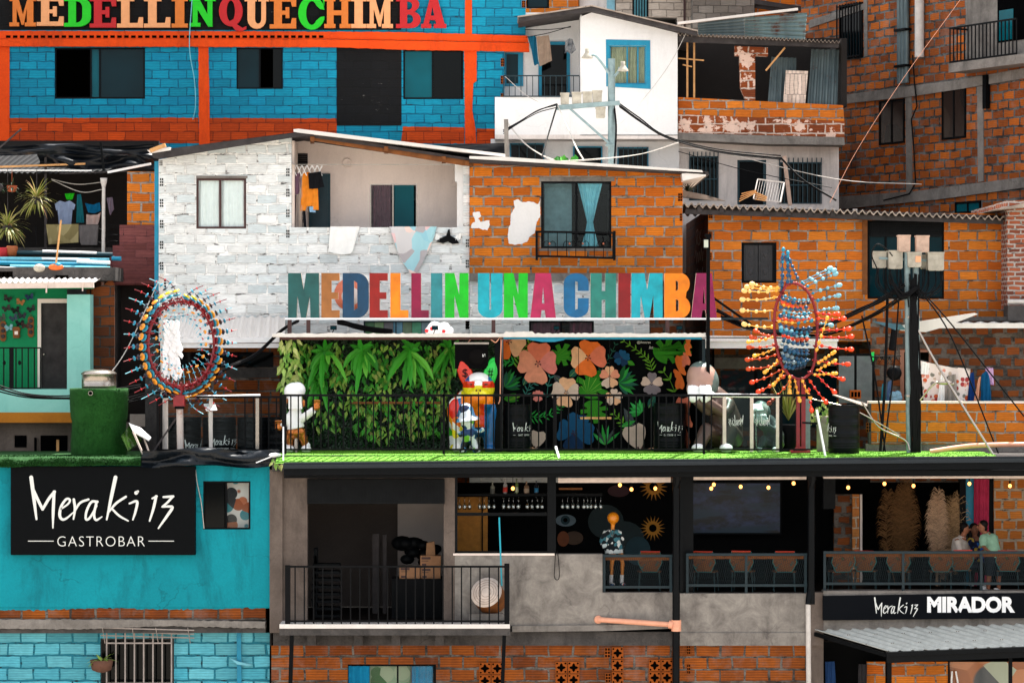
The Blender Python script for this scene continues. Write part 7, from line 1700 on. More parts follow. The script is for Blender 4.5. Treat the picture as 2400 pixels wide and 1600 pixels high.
# top centre pole with meters
D = 68.0; pt_ = thing('street_light_pole', 'grey metal pole with meter boxes on a cross arm and two street lamps', 'utility pole', P(1433,620,D))
mb = MB(); mb.tube([P(1434,640,D),P(1433,138,D)], .085, 12); mb.build('pole', M['pole'], pt_)
mb = MB(); mb.pprism([[(1303,247),(1452,236),(1454,246),(1305,258)]], D-.12, .12); mb.bar(P(1335,254,D-.05), P(1432,340,D-.05), .09, .05); mb.pb(1420,337,1444,342,D-.12,.25); mb.build('cross_arm', M['pole'], pt_)
for a, b, c, d in ((1314,219,1334,245),(1341,217,1363,245),(1366,216,1388,243),(1389,213,1411,243),(1397,252,1419,276)): meter(a,b,c,d,D-.1,'meter',pt_,.22)
for pts, hx, hy in (([(1427,172),(1412,150),(1396,131),(1386,130)],1376,128),([(1440,180),(1448,170),(1452,158)],1460,158)):
    a_ = MB().tube(smooth_path([P(x,y,D-.1) for x, y in pts],4), .03, 8).build('lamp_arm', M['pole'], pt_)
    MB().lathe(P(hx,hy+9,D-.1), [(.13,0),(.125,.03),(.07,.10),(.045,.14),(.05,.22),(0,.22)], 14).build('lamp_head', M['meter'], a_)
bundle([(1306,245,67.9),(1330,300,67.5),(1350,345,67),(1368,375,66.5)], 6, .009, 2, 'pale cable bundle dropping from the cross arm end to the orange house roof', 'wire_w', seed=11)
bundle([(1306,248,67.9),(1290,300,67.5),(1278,340,67),(1270,372,66.5)], 3, .016, 3, 'black cables dropping from the cross arm to the roof, leftmost', seed=12)
bundle([(1306,248,67.9),(1260,262,68),(1210,292,69),(1180,310,70)], 3, .014, 4, 'black cables running from the cross arm to the blue house corner', seed=13)
bundle([(1452,246,67.9),(1500,282,68.5),(1560,320,69),(1680,352,69.5),(1830,370,70)], 4, .016, 4, 'black cables sagging from the cross arm across the pale lower wall to the right', seed=14)
bundle([(1440,252,67.9),(1444,300,67.8),(1440,380,67.6)], 4, .02, 3, 'black cables clinging to the pole below the cross arm', seed=15)
bundle([(1182,178,71),(1240,228,70.5),(1310,256,68)], 2, .008, 1, 'pale wires from the blue house corner to the cross arm', 'wire_w', seed=16)
bundle([(1190,290,70.5),(1225,332,70),(1260,358,69),(1300,378,66)], 5, .006, 6, 'tangle of pale wires over the roofs below the stucco house', 'wire_w', seed=17)
bundle([(1260,382,66),(1380,376,66.5),(1500,362,67.5),(1590,336,69)], 3, .006, 3, 'pale wires rising along the orange house roof to the shed house', 'wire_w', seed=18)
bundle([(1830,370,70),(1880,420,69.5),(1960,470,69)], 4, .012, 3, 'black wires falling from the leaning pole to the tile roof', seed=19)
cable([(1608,78,70.8),(1570,150,70.5),(1510,230,70),(1440,300,69)], .008, 'thin grey wire slanting over the white stucco wall', 'wire_w')
cable([(2258,-10,69),(2120,180,68.8),(2010,350,68.5),(1945,475,68)], .005, 'long pale wire slanting across the tall brick house', 'pvc')
cable([(1590,345,70.5),(1700,360,70.5),(1960,420,70.2),(2160,432,70)], .010, 'pale wire running level toward the tall brick house', 'wire_w')
cable([(1590,355,70),(1750,400,70),(1950,440,69.5)], .010, 'lower thin dark wire across the barred windows')
cable([(450,0,71.5),(444,110,71.6),(456,190,71.7),(458,250,71.7),(452,280,71.8)], .012, 'pale cord hanging down the blue house between the windows', 'curtain_c')
cable([(1905,935,60.4),(2000,960,60.3),(2110,1020,60.3)], .014, 'thin steel wire from the red sculpture to the twin pole foot', 'steel')
mb = MB(); mb.bar(P(1852,482,70.6), P(1838,366,70.6), .09, .07); mb.top('leaning_pole', M['meter_p'], 'weathered wooden pole leaning before the right barred window', 'pole')
mb = MB(); mb.bar(P(1188,370,69.5), P(1186,280,69.5), .10, .10); mb.top('grey_post', M['slab'], 'short grey post at the right lower corner of the blue house', 'post')
mb = MB(); mb.bar(P(1672,698,62.2), P(1760,760,62.2), .05); mb.top('black_stay', M['black'], 'black slanting strut to the right of the plum letter', 'strut')
# ------------------------------------------------------------------ inside the bar
D = 60.0; random.seed(31)
bar_ = bpy.data.objects['concrete_bar_building']
mb = MB(); mb.pb(1072,1157,1283,1162,D+.9,.35); mb.pb(1300,1157,1412,1162,D+.9,.35); mb.pb(1310,1143,1365,1147,D+1.0,.3,1); mb.build('bar_shelf', [M['black'], M['wood']], bar_)
MB().pb(1072,1164,1143,1296,D+2.0,.1).build('mustard_screen', flat('mustard mesh screen', C(176,116,40), .7, var=.3, sc=8), bar_)
MB().pb(1129,1164,1132,1296,D+1.97,.03).build('screen_mullion', M['black'], bar_)
mb = MB(); mb.pb(2330,1113,2470,1292,D+2.2,.1); mb.build('inner_brick_wall', brick('lit clay brick', C(206,124,52), C(176,98,38), C(168,150,130), bw=.30, ms=.03, dirt=.2, groove=.1), bar_)
mb = MB(); mb.pb(1955,1158,1998,1392,D+3.0,.2,0); mb.pb(1998,1158,2014,1392,D+2.9,.2,1); mb.pb(2016,1158,2021,1392,D+2.88,.1,2); mb.build('inner_brick_pillar', [M['brick_dark'], brick('pale brick edge', C(200,130,70), C(170,100,50), C(190,170,150), bw=.3, dirt=.2, groove=0), M['stucco_warm']], bar_)
mb = MB(); mb.pb(1930,1118,1958,1192,D+1.6,.3); mb.build('black_screen', M['tin_dark'], bar_)
mb = MB(); mb.pb(2264,1122,2282,1392,D+2.4,.05); mb.build('turquoise_panel', M['bluepaint'], bar_); MB().pb(2250,1118,2264,1392,D+2.3,.1).build('door_post', M['black'], bar_); MB().pb(2318,1118,2330,1392,D+2.3,.1).build('door_post', M['black'], bar_)
cu_o = curtain(bar_, (2283,1122,2319,1392), D+2.3, M['curtain_m'], 4, .03, name='pink_curtain')
# painted back wall: sunflowers and a large face
pw = MB(); E = D+3.97
def disc2(cx, cy, rx, ry, o, mi): pw.add([P(cx+rx*math.cos(a*math.pi/10), cy-ry*math.sin(a*math.pi/10), E-o) for a in range(20)][::-1], [tuple(range(20))], mi)
for cx, cy, r_ in ((1530,1237,30),(1532,1140,34)):
    for k in range(18):
        a = k*math.pi/9; b = .16; pw.add([P(cx+r_*.45*math.cos(a-b),cy-r_*.45*math.sin(a-b),E-.004-k*.0003), P(cx+r_*1.0*math.cos(a),cy-r_*1.0*math.sin(a),E-.004-k*.0003), P(cx+r_*.45*math.cos(a+b),cy-r_*.45*math.sin(a+b),E-.004-k*.0003)], [(2,1,0)], 0)
    disc2(cx,cy,r_*.55,r_*.55,.012,0); disc2(cx,cy,r_*.3,r_*.3,.015,1)
disc2(1326,1219,24,14,.004,2); disc2(1325,1218,11,11,.006,3); disc2(1325,1218,5,5,.008,1)
disc2(1420,1222,42,40,.004,4); disc2(1460,1260,50,40,.005,4); disc2(1345,1260,22,16,.006,5); disc2(1320,1262,14,18,.007,6); disc2(1450,1150,26,14,.006,7); disc2(1495,1290,30,34,.006,3)
pw.build('back_wall_painting', [flat('sunflower ochre', C(190,126,20)), M['void'], flat('eye white', C(110,130,140)), flat('dim teal', C(16,56,66)), flat('dim green', C(16,40,42)), flat('dim brown', C(80,56,36)), flat('dim orange', C(130,66,24)), flat('dim plum', C(60,20,30))], bar_)
tv = thing('projection_screen', 'large dim blue television screen on the black wall of the bar', 'screen', P(1725,1248,D+3.5))
ts = NT('screen picture'); uv = ts.uv((.9,1.6,1)); n_ = ts.noise(uv, 2.5, 6, .7); n2 = ts.noise(ts.uv((.3,3,1)), 1.5, 4)
cl_ = ts.mix(ts.ramp(n_, .42, .62), C(3,8,14), C(32,46,78)); cl_ = ts.mix(ts.ramp(n2, .5, .6), cl_, C(14,40,56))
MB().pb(1624,1132,1828,1248,D+3.48,.02).build('display', ts.out(cl_, .3, Emission__Color=cl_, Emission__Strength=.05), tv); MB().pb(1620,1128,1832,1252,D+3.5,.06).build('frame', M['black'], tv)
# glasses and bottles
gm = glass_clear('wine glass', (.9,.92,.92,1), .22)
g0 = thing('wine_glass', 'clear wine glass hanging upside down in the row under the bar shelf', 'glass', P(1077,1165,D+1.0), 'wine glasses hanging under the bar shelf')
mb = MB(); b0 = Vector(g0['_base']); mb.lathe(b0, [(.036,0),(.034,-.004),(.006,-.012),(.005,-.10),(.02,-.12),(.040,-.16),(.043,-.20),(.034,-.25),(.031,-.25),(.039,-.20),(.036,-.165),(0,-.13)], 12); mb.build('glass_body', gm, g0)
for i, zx in enumerate((205,252,352,400,445,495,590,640,685,735,822,870,925,968,1170,1218,1270,1322,1380,1415,1450,1495,1545)):
    dup(g0, P(1040+zx/4.2, 1165, D+1.0+.08*(i%3)))
for zx, lb, c, c2, h_, r_ in ((480,'squat clear bottle leftmost on the bar shelf',(120,120,110),(90,90,84),.25,.05),(605,'tall clear bottle with a red and white label on the bar shelf',(150,150,150),(190,60,50),.32,.045),(718,'greenish slim bottle on the bar shelf, right of the red labelled one',(90,110,60),(170,180,150),.32,.036),(815,'stout brownish bottle with a pale label on the bar shelf',(120,96,76),(170,150,130),.26,.055),(912,'dark bottle with a blue base, rightmost on the bar shelf',(30,34,40),(40,110,150),.28,.045)):
    t = thing('liquor_bottle', lb, 'bottle', P(1040+zx/4.2,1157,D+1.05), 'bottles on the bar shelf'); b = Vector(t['_base'])
    MB().lathe(b, [(r_*.95,0),(r_,.02),(r_,h_*.6),(r_*.6,h_*.7),(r_*.3,h_*.76),(r_*.3,h_*.95),(r_*.36,h_*.96),(r_*.36,h_),(0,h_)], 12).build('body', flat('bottle glass', C(*c), .12, .6, var=.2), t)
    MB().lathe(b, [(r_*1.02,h_*.12),(r_*1.02,h_*.45),(r_*.9,h_*.45)], 12).build('label_band', flat('bottle label', C(*c2), .6), t)
# bulbs
bulb_m = emit('warm bulb', C(255,168,84), 1.6)
bl0 = None
for i, (x, y) in enumerate([(1202,1144),(1453,1136),(1480,1146),(1536,1144),(1667,1144),(1673,1135),(1736,1140),(1801,1142),(1860,1132),(1988,1142),(2073,1133),(2141,1138),(2272,1133),(2367,1138)]):
    loc = P(x,y,D+.7)
    if bl0 is None:
        bl0 = thing('pendant_bulb', 'warm glowing bulb hanging along the bar ceiling', 'bulb', loc, 'glowing bulbs along the bar front')
        MB().ball(loc, .036, 1, 1, 1.15, 10, 8).build('bulb', bulb_m, bl0)
        mb = MB(); mb.tube([loc+Vector((0,0,.04)), loc+Vector((0,0,.10))], .018, 8); mb.tube([loc+Vector((0,0,.1)), loc+Vector((0,0,.26))], .006, 5); mb.build('socket', M['black'], bl0)
    else: dup(bl0, loc)
# chairs
def stripes(name, cols, sc=60):
    t = NT(name); tc = t.n('TexCoord'); mp_ = t.n('Mapping'); t.t.links.new(tc.outputs['Object'], mp_.inputs['Vector']); mp_.inputs['Rotation'].default_value = (0,R(40),0)
    w = t.n('TexWave', Vector=mp_.outputs[0], Scale=sc/4, Distortion=0.5); v = t.noise(tc.outputs['Object'], 6, 2)
    r = t.n('ValToRGB', Fac=v); e = r.color_ramp.elements
    while len(e) < len(cols): e.new(.5)
    for i, c in enumerate(cols): e[i].position = .3+.4*i/(len(cols)-1); e[i].color = c
    return t.out(t.mix(t.ramp(w.outputs['Fac'], .2, .6), C(14,12,12), r.outputs[0]), .6)
wv = stripes('woven cord', [C(20,120,120), C(150,84,40), C(150,100,56), C(116,54,34), C(24,124,80)])
floorz = Z(1392,60.5)
ch = thing('woven_chair', 'woven cord chair with a hexagonal back, beside the orange headed mannequin', 'chair', Vector((X(1522,61.0),61.0,floorz)), 'woven chairs behind the bar railing')
hx = [(-.15,.44),(-.25,.64),(-.20,.86),(.20,.86),(.25,.64),(.15,.44)]
b = Vector(ch['_base'])
def hb(x, z): return b+Vector((x, -.24-.12*(z-.44)/.42, z))
mb = MB(); v0 = [hb(*p) for p in hx]; v1 = [p+Vector((0,.015,0)) for p in v0]; mb.add(v0+v1, [tuple(range(6))[::-1], tuple(range(6,12))]+[(i,(i+1)%6,6+(i+1)%6,6+i) for i in range(6)]); mb.build('backrest', wv, ch)
mb = MB(); mb.tube(v0+[v0[0]], .010, 6, caps=False); mb.tube([hb(-.2,.865),hb(.2,.865)], .016, 6, 1); mb.build('back_frame', [flat('teal tube', C(40,120,120), .4), flat('red tube', C(200,60,40), .4)], ch)
mb = MB(); sq = [(-.22,-.22),(-.26,.0),(-.2,.22),(.2,.22),(.26,.0),(.22,-.22)]; mb.add([b+Vector((x,y,.43)) for x, y in sq]+[b+Vector((x,y,.45)) for x, y in sq], [tuple(range(6))[::-1], tuple(range(6,12))]+[(i,(i+1)%6,6+(i+1)%6,6+i) for i in range(6)]); mb.build('seat', wv, ch)
for x, y in ((-.2,-.2),(.2,-.2),(-.2,.2),(.2,.2)): MB().tube([b+Vector((x*1.1,y*1.1,0)), b+Vector((x,y,.43))], .010, 6).build('leg', flat('chair leg', C(40,70,74), .4), ch)
for x, dy, lb in ((1655,0,'woven chair at the left end of the middle bay of the bar railing'),(1742,.1,'woven chair in the centre of the middle bay, behind its rail post'),(1838,0,'woven chair at the right end of the middle bay of the bar railing'),(1970,0,'woven chair leftmost above the long black sign'),(2028,.15,'second woven chair from the left above the long black sign'),(2108,0,'woven chair behind the rail post above the white sign lettering'),(2205,.05,'woven chair left of the seated man in the cream shirt'),(2245,.35,'woven chair just behind the seated man in the cream shirt'),(2362,.2,'woven chair at the far right edge, beside the mint shirt man')):
    dup(ch, Vector((X(x,61+dy),61.0+dy,floorz)), random.uniform(-.25,.25), lb)
for x, lb in ((1700,'small dark square table between the chairs of the middle bay'),(1795,'dark square table near the right end of the middle bay'),(2060,'dark square table above the left part of the long black sign'),(2165,'dark square table left of the seated man')):
    b = Vector((X(x,61.6),61.6,floorz)); t = thing('bar_table', lb, 'table', b); MB().box(b.x-.33,b.x+.33,b.y-.33,b.y+.33,b.z+.72,b.z+.75).build('table_top', M['wood_dark'], t)
    mb = MB(); mb.tube([b+Vector((0,0,.03)), b+Vector((0,0,.72))], .03, 8); mb.lathe(b, [(.2,0),(.2,.02),(.04,.04),(0,.04)], 16); mb.build('pedestal', M['iron'], t)
# pampas
for cx, cy, w_, n_, m, lb, D0 in ((2120,1400,.62,420,C(112,78,44),'tall brown dry pampas grass in the dark bar corner',62.6),(2196,1400,.38,300,C(196,160,128),'pale fluffy pampas grass plume left of the seated people',62.3),(2236,1300,.25,150,C(176,140,100),'shorter straw coloured pampas plume just behind the seated man',62.4)):
    mb = MB(); top_ = {2120:1124,2196:1132,2236:1158}[cx]
    heads = [(cx+random.gauss(0,w_*26), top_+abs(random.gauss(0,40)), random.gauss(0,.12)) for _ in range(max(3, n_//55))]
    for (hx_, hy_, ln) in heads:
        for i in range(420):
            t = random.random(); y = hy_+t*150; wd = .05+.16*math.sin(math.pi*min(1, t*.9+.08)); p = P(hx_-ln*t*90, y, D0+random.uniform(-.1,.1))
            a = random.choice((-1,1))*random.uniform(.15,1.0); q = p+Vector((a*wd, random.uniform(-.08,.08), .10*random.random()+.02)); q2 = q+Vector((a*.06, 0, -random.uniform(.05,.14))); s_ = Vector((0,0,.005))
            mb.add([p-s_,p+s_,q+s_,q-s_,q2], [(0,1,2,3),(3,2,4)])
        mb.tube([P(hx_-ln*80,hy_+120,D0), P(lerp(hx_,cx,.6),cy,D0)], .01, 5)
    mb.tube([P(cx,cy-6,D0),P(cx,lerp(cy,top_,.6),D0)], .03, 6)
    lm_ = leafmat('pampas', [mul(m,.5), m, mul(m,1.25)], rough=.95); mb.top('pampas_grass', lm_, lb, 'dried grass')

# ------------------------------------------------------------------ people and the dressed mannequin
skin1 = flat('tan skin', C(150,96,70), .6, .3, var=.1); skin2 = flat('brown skin', C(120,76,54), .6, .3, var=.1); hair = flat('dark hair', C(20,15,14), .6, .3)
def face(par, hc, yaw_, s, skin, glasses=False):
    """nose, eyes, ears, mouth on a head centred at hc, facing yaw (0 = +x, -90 = camera)"""
    f = Vector((math.cos(yaw_), math.sin(yaw_), 0)); sd = Vector((-f.y, f.x, 0)); up = Vector((0,0,1))
    mb = MB(); mb.ball(hc+f*.095*s+up*-.01, .022*s, 1,1,1.5,7,5)
    for k in (-1,1): mb.ball(hc+sd*k*.078*s+up*-.01, .028*s, .7,.7,1.2,7,5)
    mb.build('nose_and_ears', skin, par)
    mb = MB()
    for k in (-1,1): mb.ball(hc+f*.082*s+sd*k*.034*s+up*.018, .024*s if glasses else .012*s, 1,1,.8,7,5)
    if glasses: mb.tube([hc+f*.09*s-sd*.05*s+up*.02, hc+f*.09*s+sd*.05*s+up*.02], .008, 5); [mb.tube([hc+f*.08*s+sd*k*.055*s+up*.02, hc+sd*k*.08*s+up*.02], .006, 5) for k in (-1,1)]
    mb.build('sunglasses' if glasses else 'eyes', M['black'], par)
    MB().ball(hc+f*.082*s+up*-.055, .02*s, .5,1.3,.35,7,5).build('mouth', flat('lips', C(110,50,46)), par)
def hand(mb, c, d, s=1.0):
    d = d.normalized(); sd = d.cross(Vector((0,1,0))); sd = sd.normalized() if sd.length > .1 else Vector((1,0,0)); nn = sd.cross(d)
    mb.ball(c, .045*s, 1,.7,1,8,6)
    for k, l in enumerate((.075,.085,.08,.065)): o = c+sd*(-.03+.02*k)*s; mb.tube([o, o+d*l*.6*s, o+d*l*s-nn*.02*s], [.011*s,.010*s,.008*s], 6)
    mb.tube([c-sd*.035*s, c-sd*.06*s+d*.03*s, c-sd*.055*s+d*.06*s], [.012*s,.011*s,.009*s], 6)
def person(label, base, J, skin, cloths, yaw_, hairfn, glasses=False, vox=.018):
    t = thing('person', label, 'person', base); mb = MB(); H = J['head']
    mb.ball(H, 1, .085,.095,.118,14,10); mb.ball(H+Vector((math.cos(yaw_)*.02, math.sin(yaw_)*.02,-.06)), 1, .06,.065,.06); mb.tube([H+Vector((0,0,-.08)), J['neck']], [.052,.056], 10)
    mb.tube([J['neck'], J['chest'], J['waist'], J['hip']], [.08,.145,.135,.145], 14)
    for s in 'LR':
        sh, el, wr = J['sh'+s], J['el'+s], J['wr'+s]; mb.tube([J['chest']+Vector((0,0,.08)), sh, el, wr], [.07,.058,.043,.030], 10); hand(mb, wr+(wr-el).normalized()*.05, wr-el)
        hp, kn_, an, toe = J['hp'+s], J['kn'+s], J['an'+s], J['toe'+s]; mb.tube([J['hip'], hp, kn_, an], [.09,.085,.06,.042], 10)
    fused(mb, 'body', skin, t, vox, 3)
    for nm, m, segs in cloths:
        mb = MB()
        for pts, rs in segs: mb.tube(smooth_path([J[p] if isinstance(p, str) else p for p in pts], 3), [rs[min(len(rs)-1, int(i/3+.5))] for i in range((len(pts)-1)*3+1)] if len(pts) > 2 else rs, 12)
        fused(mb, nm, m, t, vox, 3)
    mb = MB()
    for s in 'LR':
        d = (J['toe'+s]-J['an'+s]); mb.ball(J['an'+s]+d*.5+Vector((0,0,-.02)), 1, .06,.06,.05,10,7); mb.ball(J['toe'+s], 1, .06,.07,.045,10,7)
    fused(mb, 'shoes', M['white'], t, .02, 2)
    mb = MB(); hairfn(mb, H); fused(mb, 'hair', hair, t, .016, 2); face(t, H, yaw_, 1.0, skin, glasses); return t
fl_ = floorz
def pz(px, py, D0): return P(px, py, D0)
d0 = 61.5; ft = lambda px, dy=0: Vector((X(px,d0+dy), d0+dy, fl_+.07))
J = dict(head=pz(2262,1238,d0), neck=pz(2256,1256,d0), chest=pz(2250,1274,d0), waist=pz(2248,1302,d0), hip=pz(2250,1328,d0), shL=pz(2243,1266,d0-.17), elL=pz(2250,1292,d0-.24), wrL=pz(2274,1302,d0-.2), shR=pz(2256,1266,d0+.18), elR=pz(2268,1290,d0+.22), wrR=pz(2290,1296,d0+.15),
  hpL=pz(2256,1328,d0-.1), knL=pz(2298,1328,d0-.12), anL=ft(2296,-.12), toeL=ft(2306,-.14), hpR=pz(2256,1328,d0+.1), knR=pz(2298,1328,d0+.12), anR=ft(2296,.12), toeR=ft(2306,.14))
person('person seated in a cream shirt and dark sunglasses, facing right across the bar table', Vector((X(2252,d0),d0,fl_)), J, skin1, [('shirt', cloth('cream shirt', C(206,192,180)), [(['neck','chest','waist','hip'],[.09,.175,.165,.16]),(['shL','elL'],[.085,.075]),(['shR','elR'],[.085,.075]),(['chest','shL'],[.11,.085]),(['chest','shR'],[.11,.085])]),
  ('trousers', cloth('dark trousers', C(36,38,48)), [(['hip','hpL','knL','anL'],[.12,.11,.08,.06]),(['hip','hpR','knR','anR'],[.12,.11,.08,.06])])], 0.0, lambda mb, H: (mb.ball(H+Vector((-.025,0,.055)), 1, .09,.102,.085,12,8), mb.ball(H+Vector((-.06,0,0)), 1, .05,.09,.08,10,7)), True)
d0 = 62.1
J = dict(head=pz(2284,1240,d0), neck=pz(2285,1258,d0), chest=pz(2287,1278,d0), waist=pz(2290,1304,d0), hip=pz(2292,1328,d0), shL=pz(2275,1266,d0-.05), elL=pz(2268,1292,d0-.1), wrL=pz(2262,1302,d0-.2), shR=pz(2300,1266,d0), elR=pz(2306,1292,d0-.05), wrR=pz(2290,1302,d0-.2),
  hpL=pz(2288,1328,d0-.1), knL=pz(2278,1326,d0-.4), anL=ft(2278,.2), toeL=ft(2276,.1), hpR=pz(2298,1328,d0-.1), knR=pz(2300,1326,d0-.4), anR=ft(2300,.2), toeR=ft(2300,.1))
person('person with long dark hair and a blue patterned top, seated between the two men', Vector((X(2288,d0),d0,fl_)), J, skin2, [('top', spots('blue patterned cloth', C(22,30,60), [C(30,90,160), C(20,26,50), C(180,150,60), C(24,30,66)], 14, .8, .9), [(['neck','chest','waist','hip'],[.08,.165,.155,.16]),(['chest','shL','elL'],[.11,.08,.07]),(['chest','shR','elR'],[.11,.08,.07])]),
  ('trousers', M['black'], [(['hip','hpL','knL','anL'],[.12,.11,.08,.06]),(['hip','hpR','knR','anR'],[.12,.11,.08,.06])])], R(-60), lambda mb, H: (mb.ball(H+Vector((-.01,.03,.04)), 1, .10,.10,.10,12,8), mb.tube([H+Vector((-.07,.04,.03)), H+Vector((-.08,.05,-.15)), H+Vector((-.07,.06,-.32))], [.06,.06,.03], 8), mb.tube([H+Vector((.07,.05,.03)), H+Vector((.08,.06,-.15)), H+Vector((.07,.06,-.30))], [.055,.055,.03], 8)))
d0 = 61.1
J = dict(head=pz(2302,1233,d0), neck=pz(2310,1249,d0), chest=pz(2318,1264,d0), waist=pz(2326,1286,d0), hip=pz(2330,1306,d0), shL=pz(2305,1260,d0-.12), elL=pz(2305,1280,d0-.22), wrL=pz(2316,1290,d0-.42), shR=pz(2330,1260,d0+.1), elR=pz(2322,1284,d0+.25), wrR=pz(2300,1292,d0+.3),
  hpL=pz(2322,1308,d0-.05), knL=pz(2318,1348,d0-.06), anL=ft(2316,-.35), toeL=ft(2306,-.38), hpR=pz(2336,1308,d0+.05), knR=pz(2340,1348,d0+.06), anR=ft(2341,-.25), toeR=ft(2334,-.30))
person('person standing in a mint green tee and dark shorts, leaning toward the seated pair', Vector((X(2326,d0),d0,fl_)), J, skin1, [('tee', cloth('mint tee', C(150,190,160)), [(['neck','chest','waist','hip'],[.085,.175,.165,.165]),(['chest','shL','elL'],[.11,.09,.08]),(['chest','shR','elR'],[.11,.09,.08])]),
  ('shorts', cloth('dark shorts', C(34,40,46)), [(['hip','hpL','knL'],[.14,.13,.11]),(['hip','hpR','knR'],[.14,.13,.11])])], math.pi, lambda mb, H: (mb.ball(H+Vector((.03,0,.05)), 1, .095,.105,.09,12,8), mb.ball(H+Vector((.06,0,-.02)), 1, .05,.09,.09,10,7)))
d0 = 60.75; mq = thing('dressed_mannequin', 'tall thin mannequin with an orange ball head, patterned shirt and white socks', 'mannequin', Vector((X(1447,d0),d0,fl_)))
om = flat('orange varnish', C(214,128,20), .3, .5, var=.2, sc=4)
mb = MB(); mb.ball(P(1437,1213,d0), .125, 1,1,.98,16,12); mb.tube([P(1437,1224,d0),P(1436,1238,d0),P(1437,1250,d0)], [.05,.04,.05], 10)
for x in (1434,1459): mb.tube([P(lerp(x,1446,.4),1290,d0),P(x,1320,d0),P(x-1,1352,d0)], [.055,.045,.032], 10)
fused(mb, 'body', om, mq, .018, 2)
mb = MB(); mb.tube([P(1437,1240,d0),P(1438,1262,d0),P(1440,1296,d0)], [.12,.19,.20], 14); mb.tube([P(1424,1246,d0),P(1412,1268,d0),P(1418,1284,d0-.1)], [.09,.075,.06], 10); mb.tube([P(1450,1246,d0),P(1458,1268,d0),P(1454,1286,d0-.1)], [.09,.075,.06], 10)
fused(mb, 'shirt', spots('feather print cloth', C(18,26,30), [C(220,222,216), C(18,26,30), C(200,210,206), C(60,110,120), C(20,30,34)], 13, .75, .9), mq, .02, 2)
MB().tube(smooth_path([P(1430,1240,d0-.12),P(1435,1256,d0-.2),P(1441,1240,d0-.12)],4), .008, 5).build('necklace', M['steel'], mq)
for x in (1433,1458):
    MB().tube([P(x,1346,d0),P(x-1,1366,d0)], [.042,.04], 10).build('sock', M['white'], mq)
    mb = MB(); mb.ball(P(x+1,1368,d0)+Vector((.0,-.04,0)), 1, .06,.13,.04,10,7); mb.build('sneaker', spots('sneaker', C(210,210,206), [C(30,70,110), C(220,220,216), C(160,40,40)], 12, .6), mq)
MB().pb(1424,1371,1470,1396,d0-.15,.3).top('black_plinth', M['black'], 'black plinth under the orange headed mannequin', 'plinth')

# ------------------------------------------------------------------ store room on the left
D = 60.0
def carton(a, b, c, d, D0, lb):
    t = thing('cardboard_box', lb, 'box', P((a+c)/2,d,D0), 'cardboard boxes on the dark counter'); MB().pb(a,b,c,d,D0,.35).build('carton', flat('cardboard', C(150,110,80), .85, .15, var=.15), t)
    mb = MB(); mb.pb(a+3,b+3,a+(c-a)*.5,b+8,D0-.003,.002); mb.pb(a+3,b+11,a+(c-a)*.4,b+12.5,D0-.003,.002); mb.pb(a+4,d-7,a+14,d-2,D0-.003,.002); mb.build('print', M['wood_brown'], t)
carton(936,1327,984,1355,D+1.0,'lower left cardboard box on the dark counter behind the balcony bars'); carton(986,1329,1032,1355,D+1.05,'lower right cardboard box on the dark counter'); carton(985,1302,1033,1327,D+1.05,'cardboard box stacked on top at the right of the pile')
MB().pb(918,1356,1036,1458,D+.9,.8).top('store_counter', M['black'], 'dark counter carrying cardboard boxes in the store room', 'counter')
mb = MB()
for i in range(16): mb.ball(P(random.uniform(938,1025),random.uniform(1268,1318),D+1.5+random.uniform(0,.3)), random.uniform(.12,.24), 1,.8,.7,8,6)
mb.top('bag_pile', M['black'], 'heap of black bags behind the cardboard boxes', 'bags')
mb = MB(); mb.pprism([[(1000,1272),(1018,1268),(1020,1302),(998,1302)]], D+1.1, .2); mb.top('paper_sack', flat('kraft paper', C(140,104,74), .9), 'folded brown paper sack leaning on the bag heap', 'sack')
st = thing('chair_stack', 'tall stack of dark chairs at the left of the store room', 'chairs', P(765,1458,D+1.2))
for k in range(8):
    mb = MB(); y = 1440-k*17; mb.pprism([[(735,y),(795,y),(797,y+6),(735,y+6)]], D+1.0, .4); mb.pprism([[(728+k,y-36),(736+k,y-36),(744,y),(737,y)]], D+1.02, .35); mb.build('stacked_chair', M['tin_dark'], st)
for x0, x1, y, lb in ((873,888,1250,'wider dark timber standing upright in the store room'),(897,906,1252,'narrow dark timber standing upright in the store room')): MB().pb(x0,y,x1,1458,D+2.0,.08).top('timber_post', M['wood_dark'], lb, 'timber')

# ------------------------------------------------------------------ laundry
D = 62.35
fl_m = spots('leaf print cotton', C(226,214,206), [C(200,90,50), C(160,60,60), C(226,214,206), C(120,120,110), C(214,140,120), C(226,214,206), C(190,170,150)], 9, .42, .9)
hang('printed_sheet', [(2157,845),(2215,858),(2275,864),(2273,958),(2160,955)], D, fl_m, 'long white sheet printed with red and orange leaves on the right laundry line', 'sheet', .04)
hang('white_shirt', [(2160,848),(2178,852),(2176,878),(2158,876)], D-.08, M['curtain_w'], 'small white shirt at the left end of the leaf printed sheet', 'shirt')
hang('white_towel', [(2206,872),(2212,870),(2214,945),(2196,945)], D-.1, M['curtain_w'], 'narrow white towel hanging over the leaf printed sheet', 'towel', .03)
hang('grey_trousers', [(2222,880),(2240,876),(2246,945),(2216,945)], D-.1, cloth('grey cotton', C(150,144,136)), 'grey trousers hanging over the leaf printed sheet', 'trousers', .03)
hang('blue_shirt', [(2274,874),(2282,872),(2288,945),(2267,945)], D, cloth('royal blue', C(24,60,120)), 'narrow royal blue shirt right of the leaf printed sheet', 'shirt')
hang('peach_cloth', [(2294,884),(2299,882),(2292,945),(2281,945)], D-.04, cloth('peach', C(220,160,130)), 'peach cloth between the two blue shirts', 'cloth')
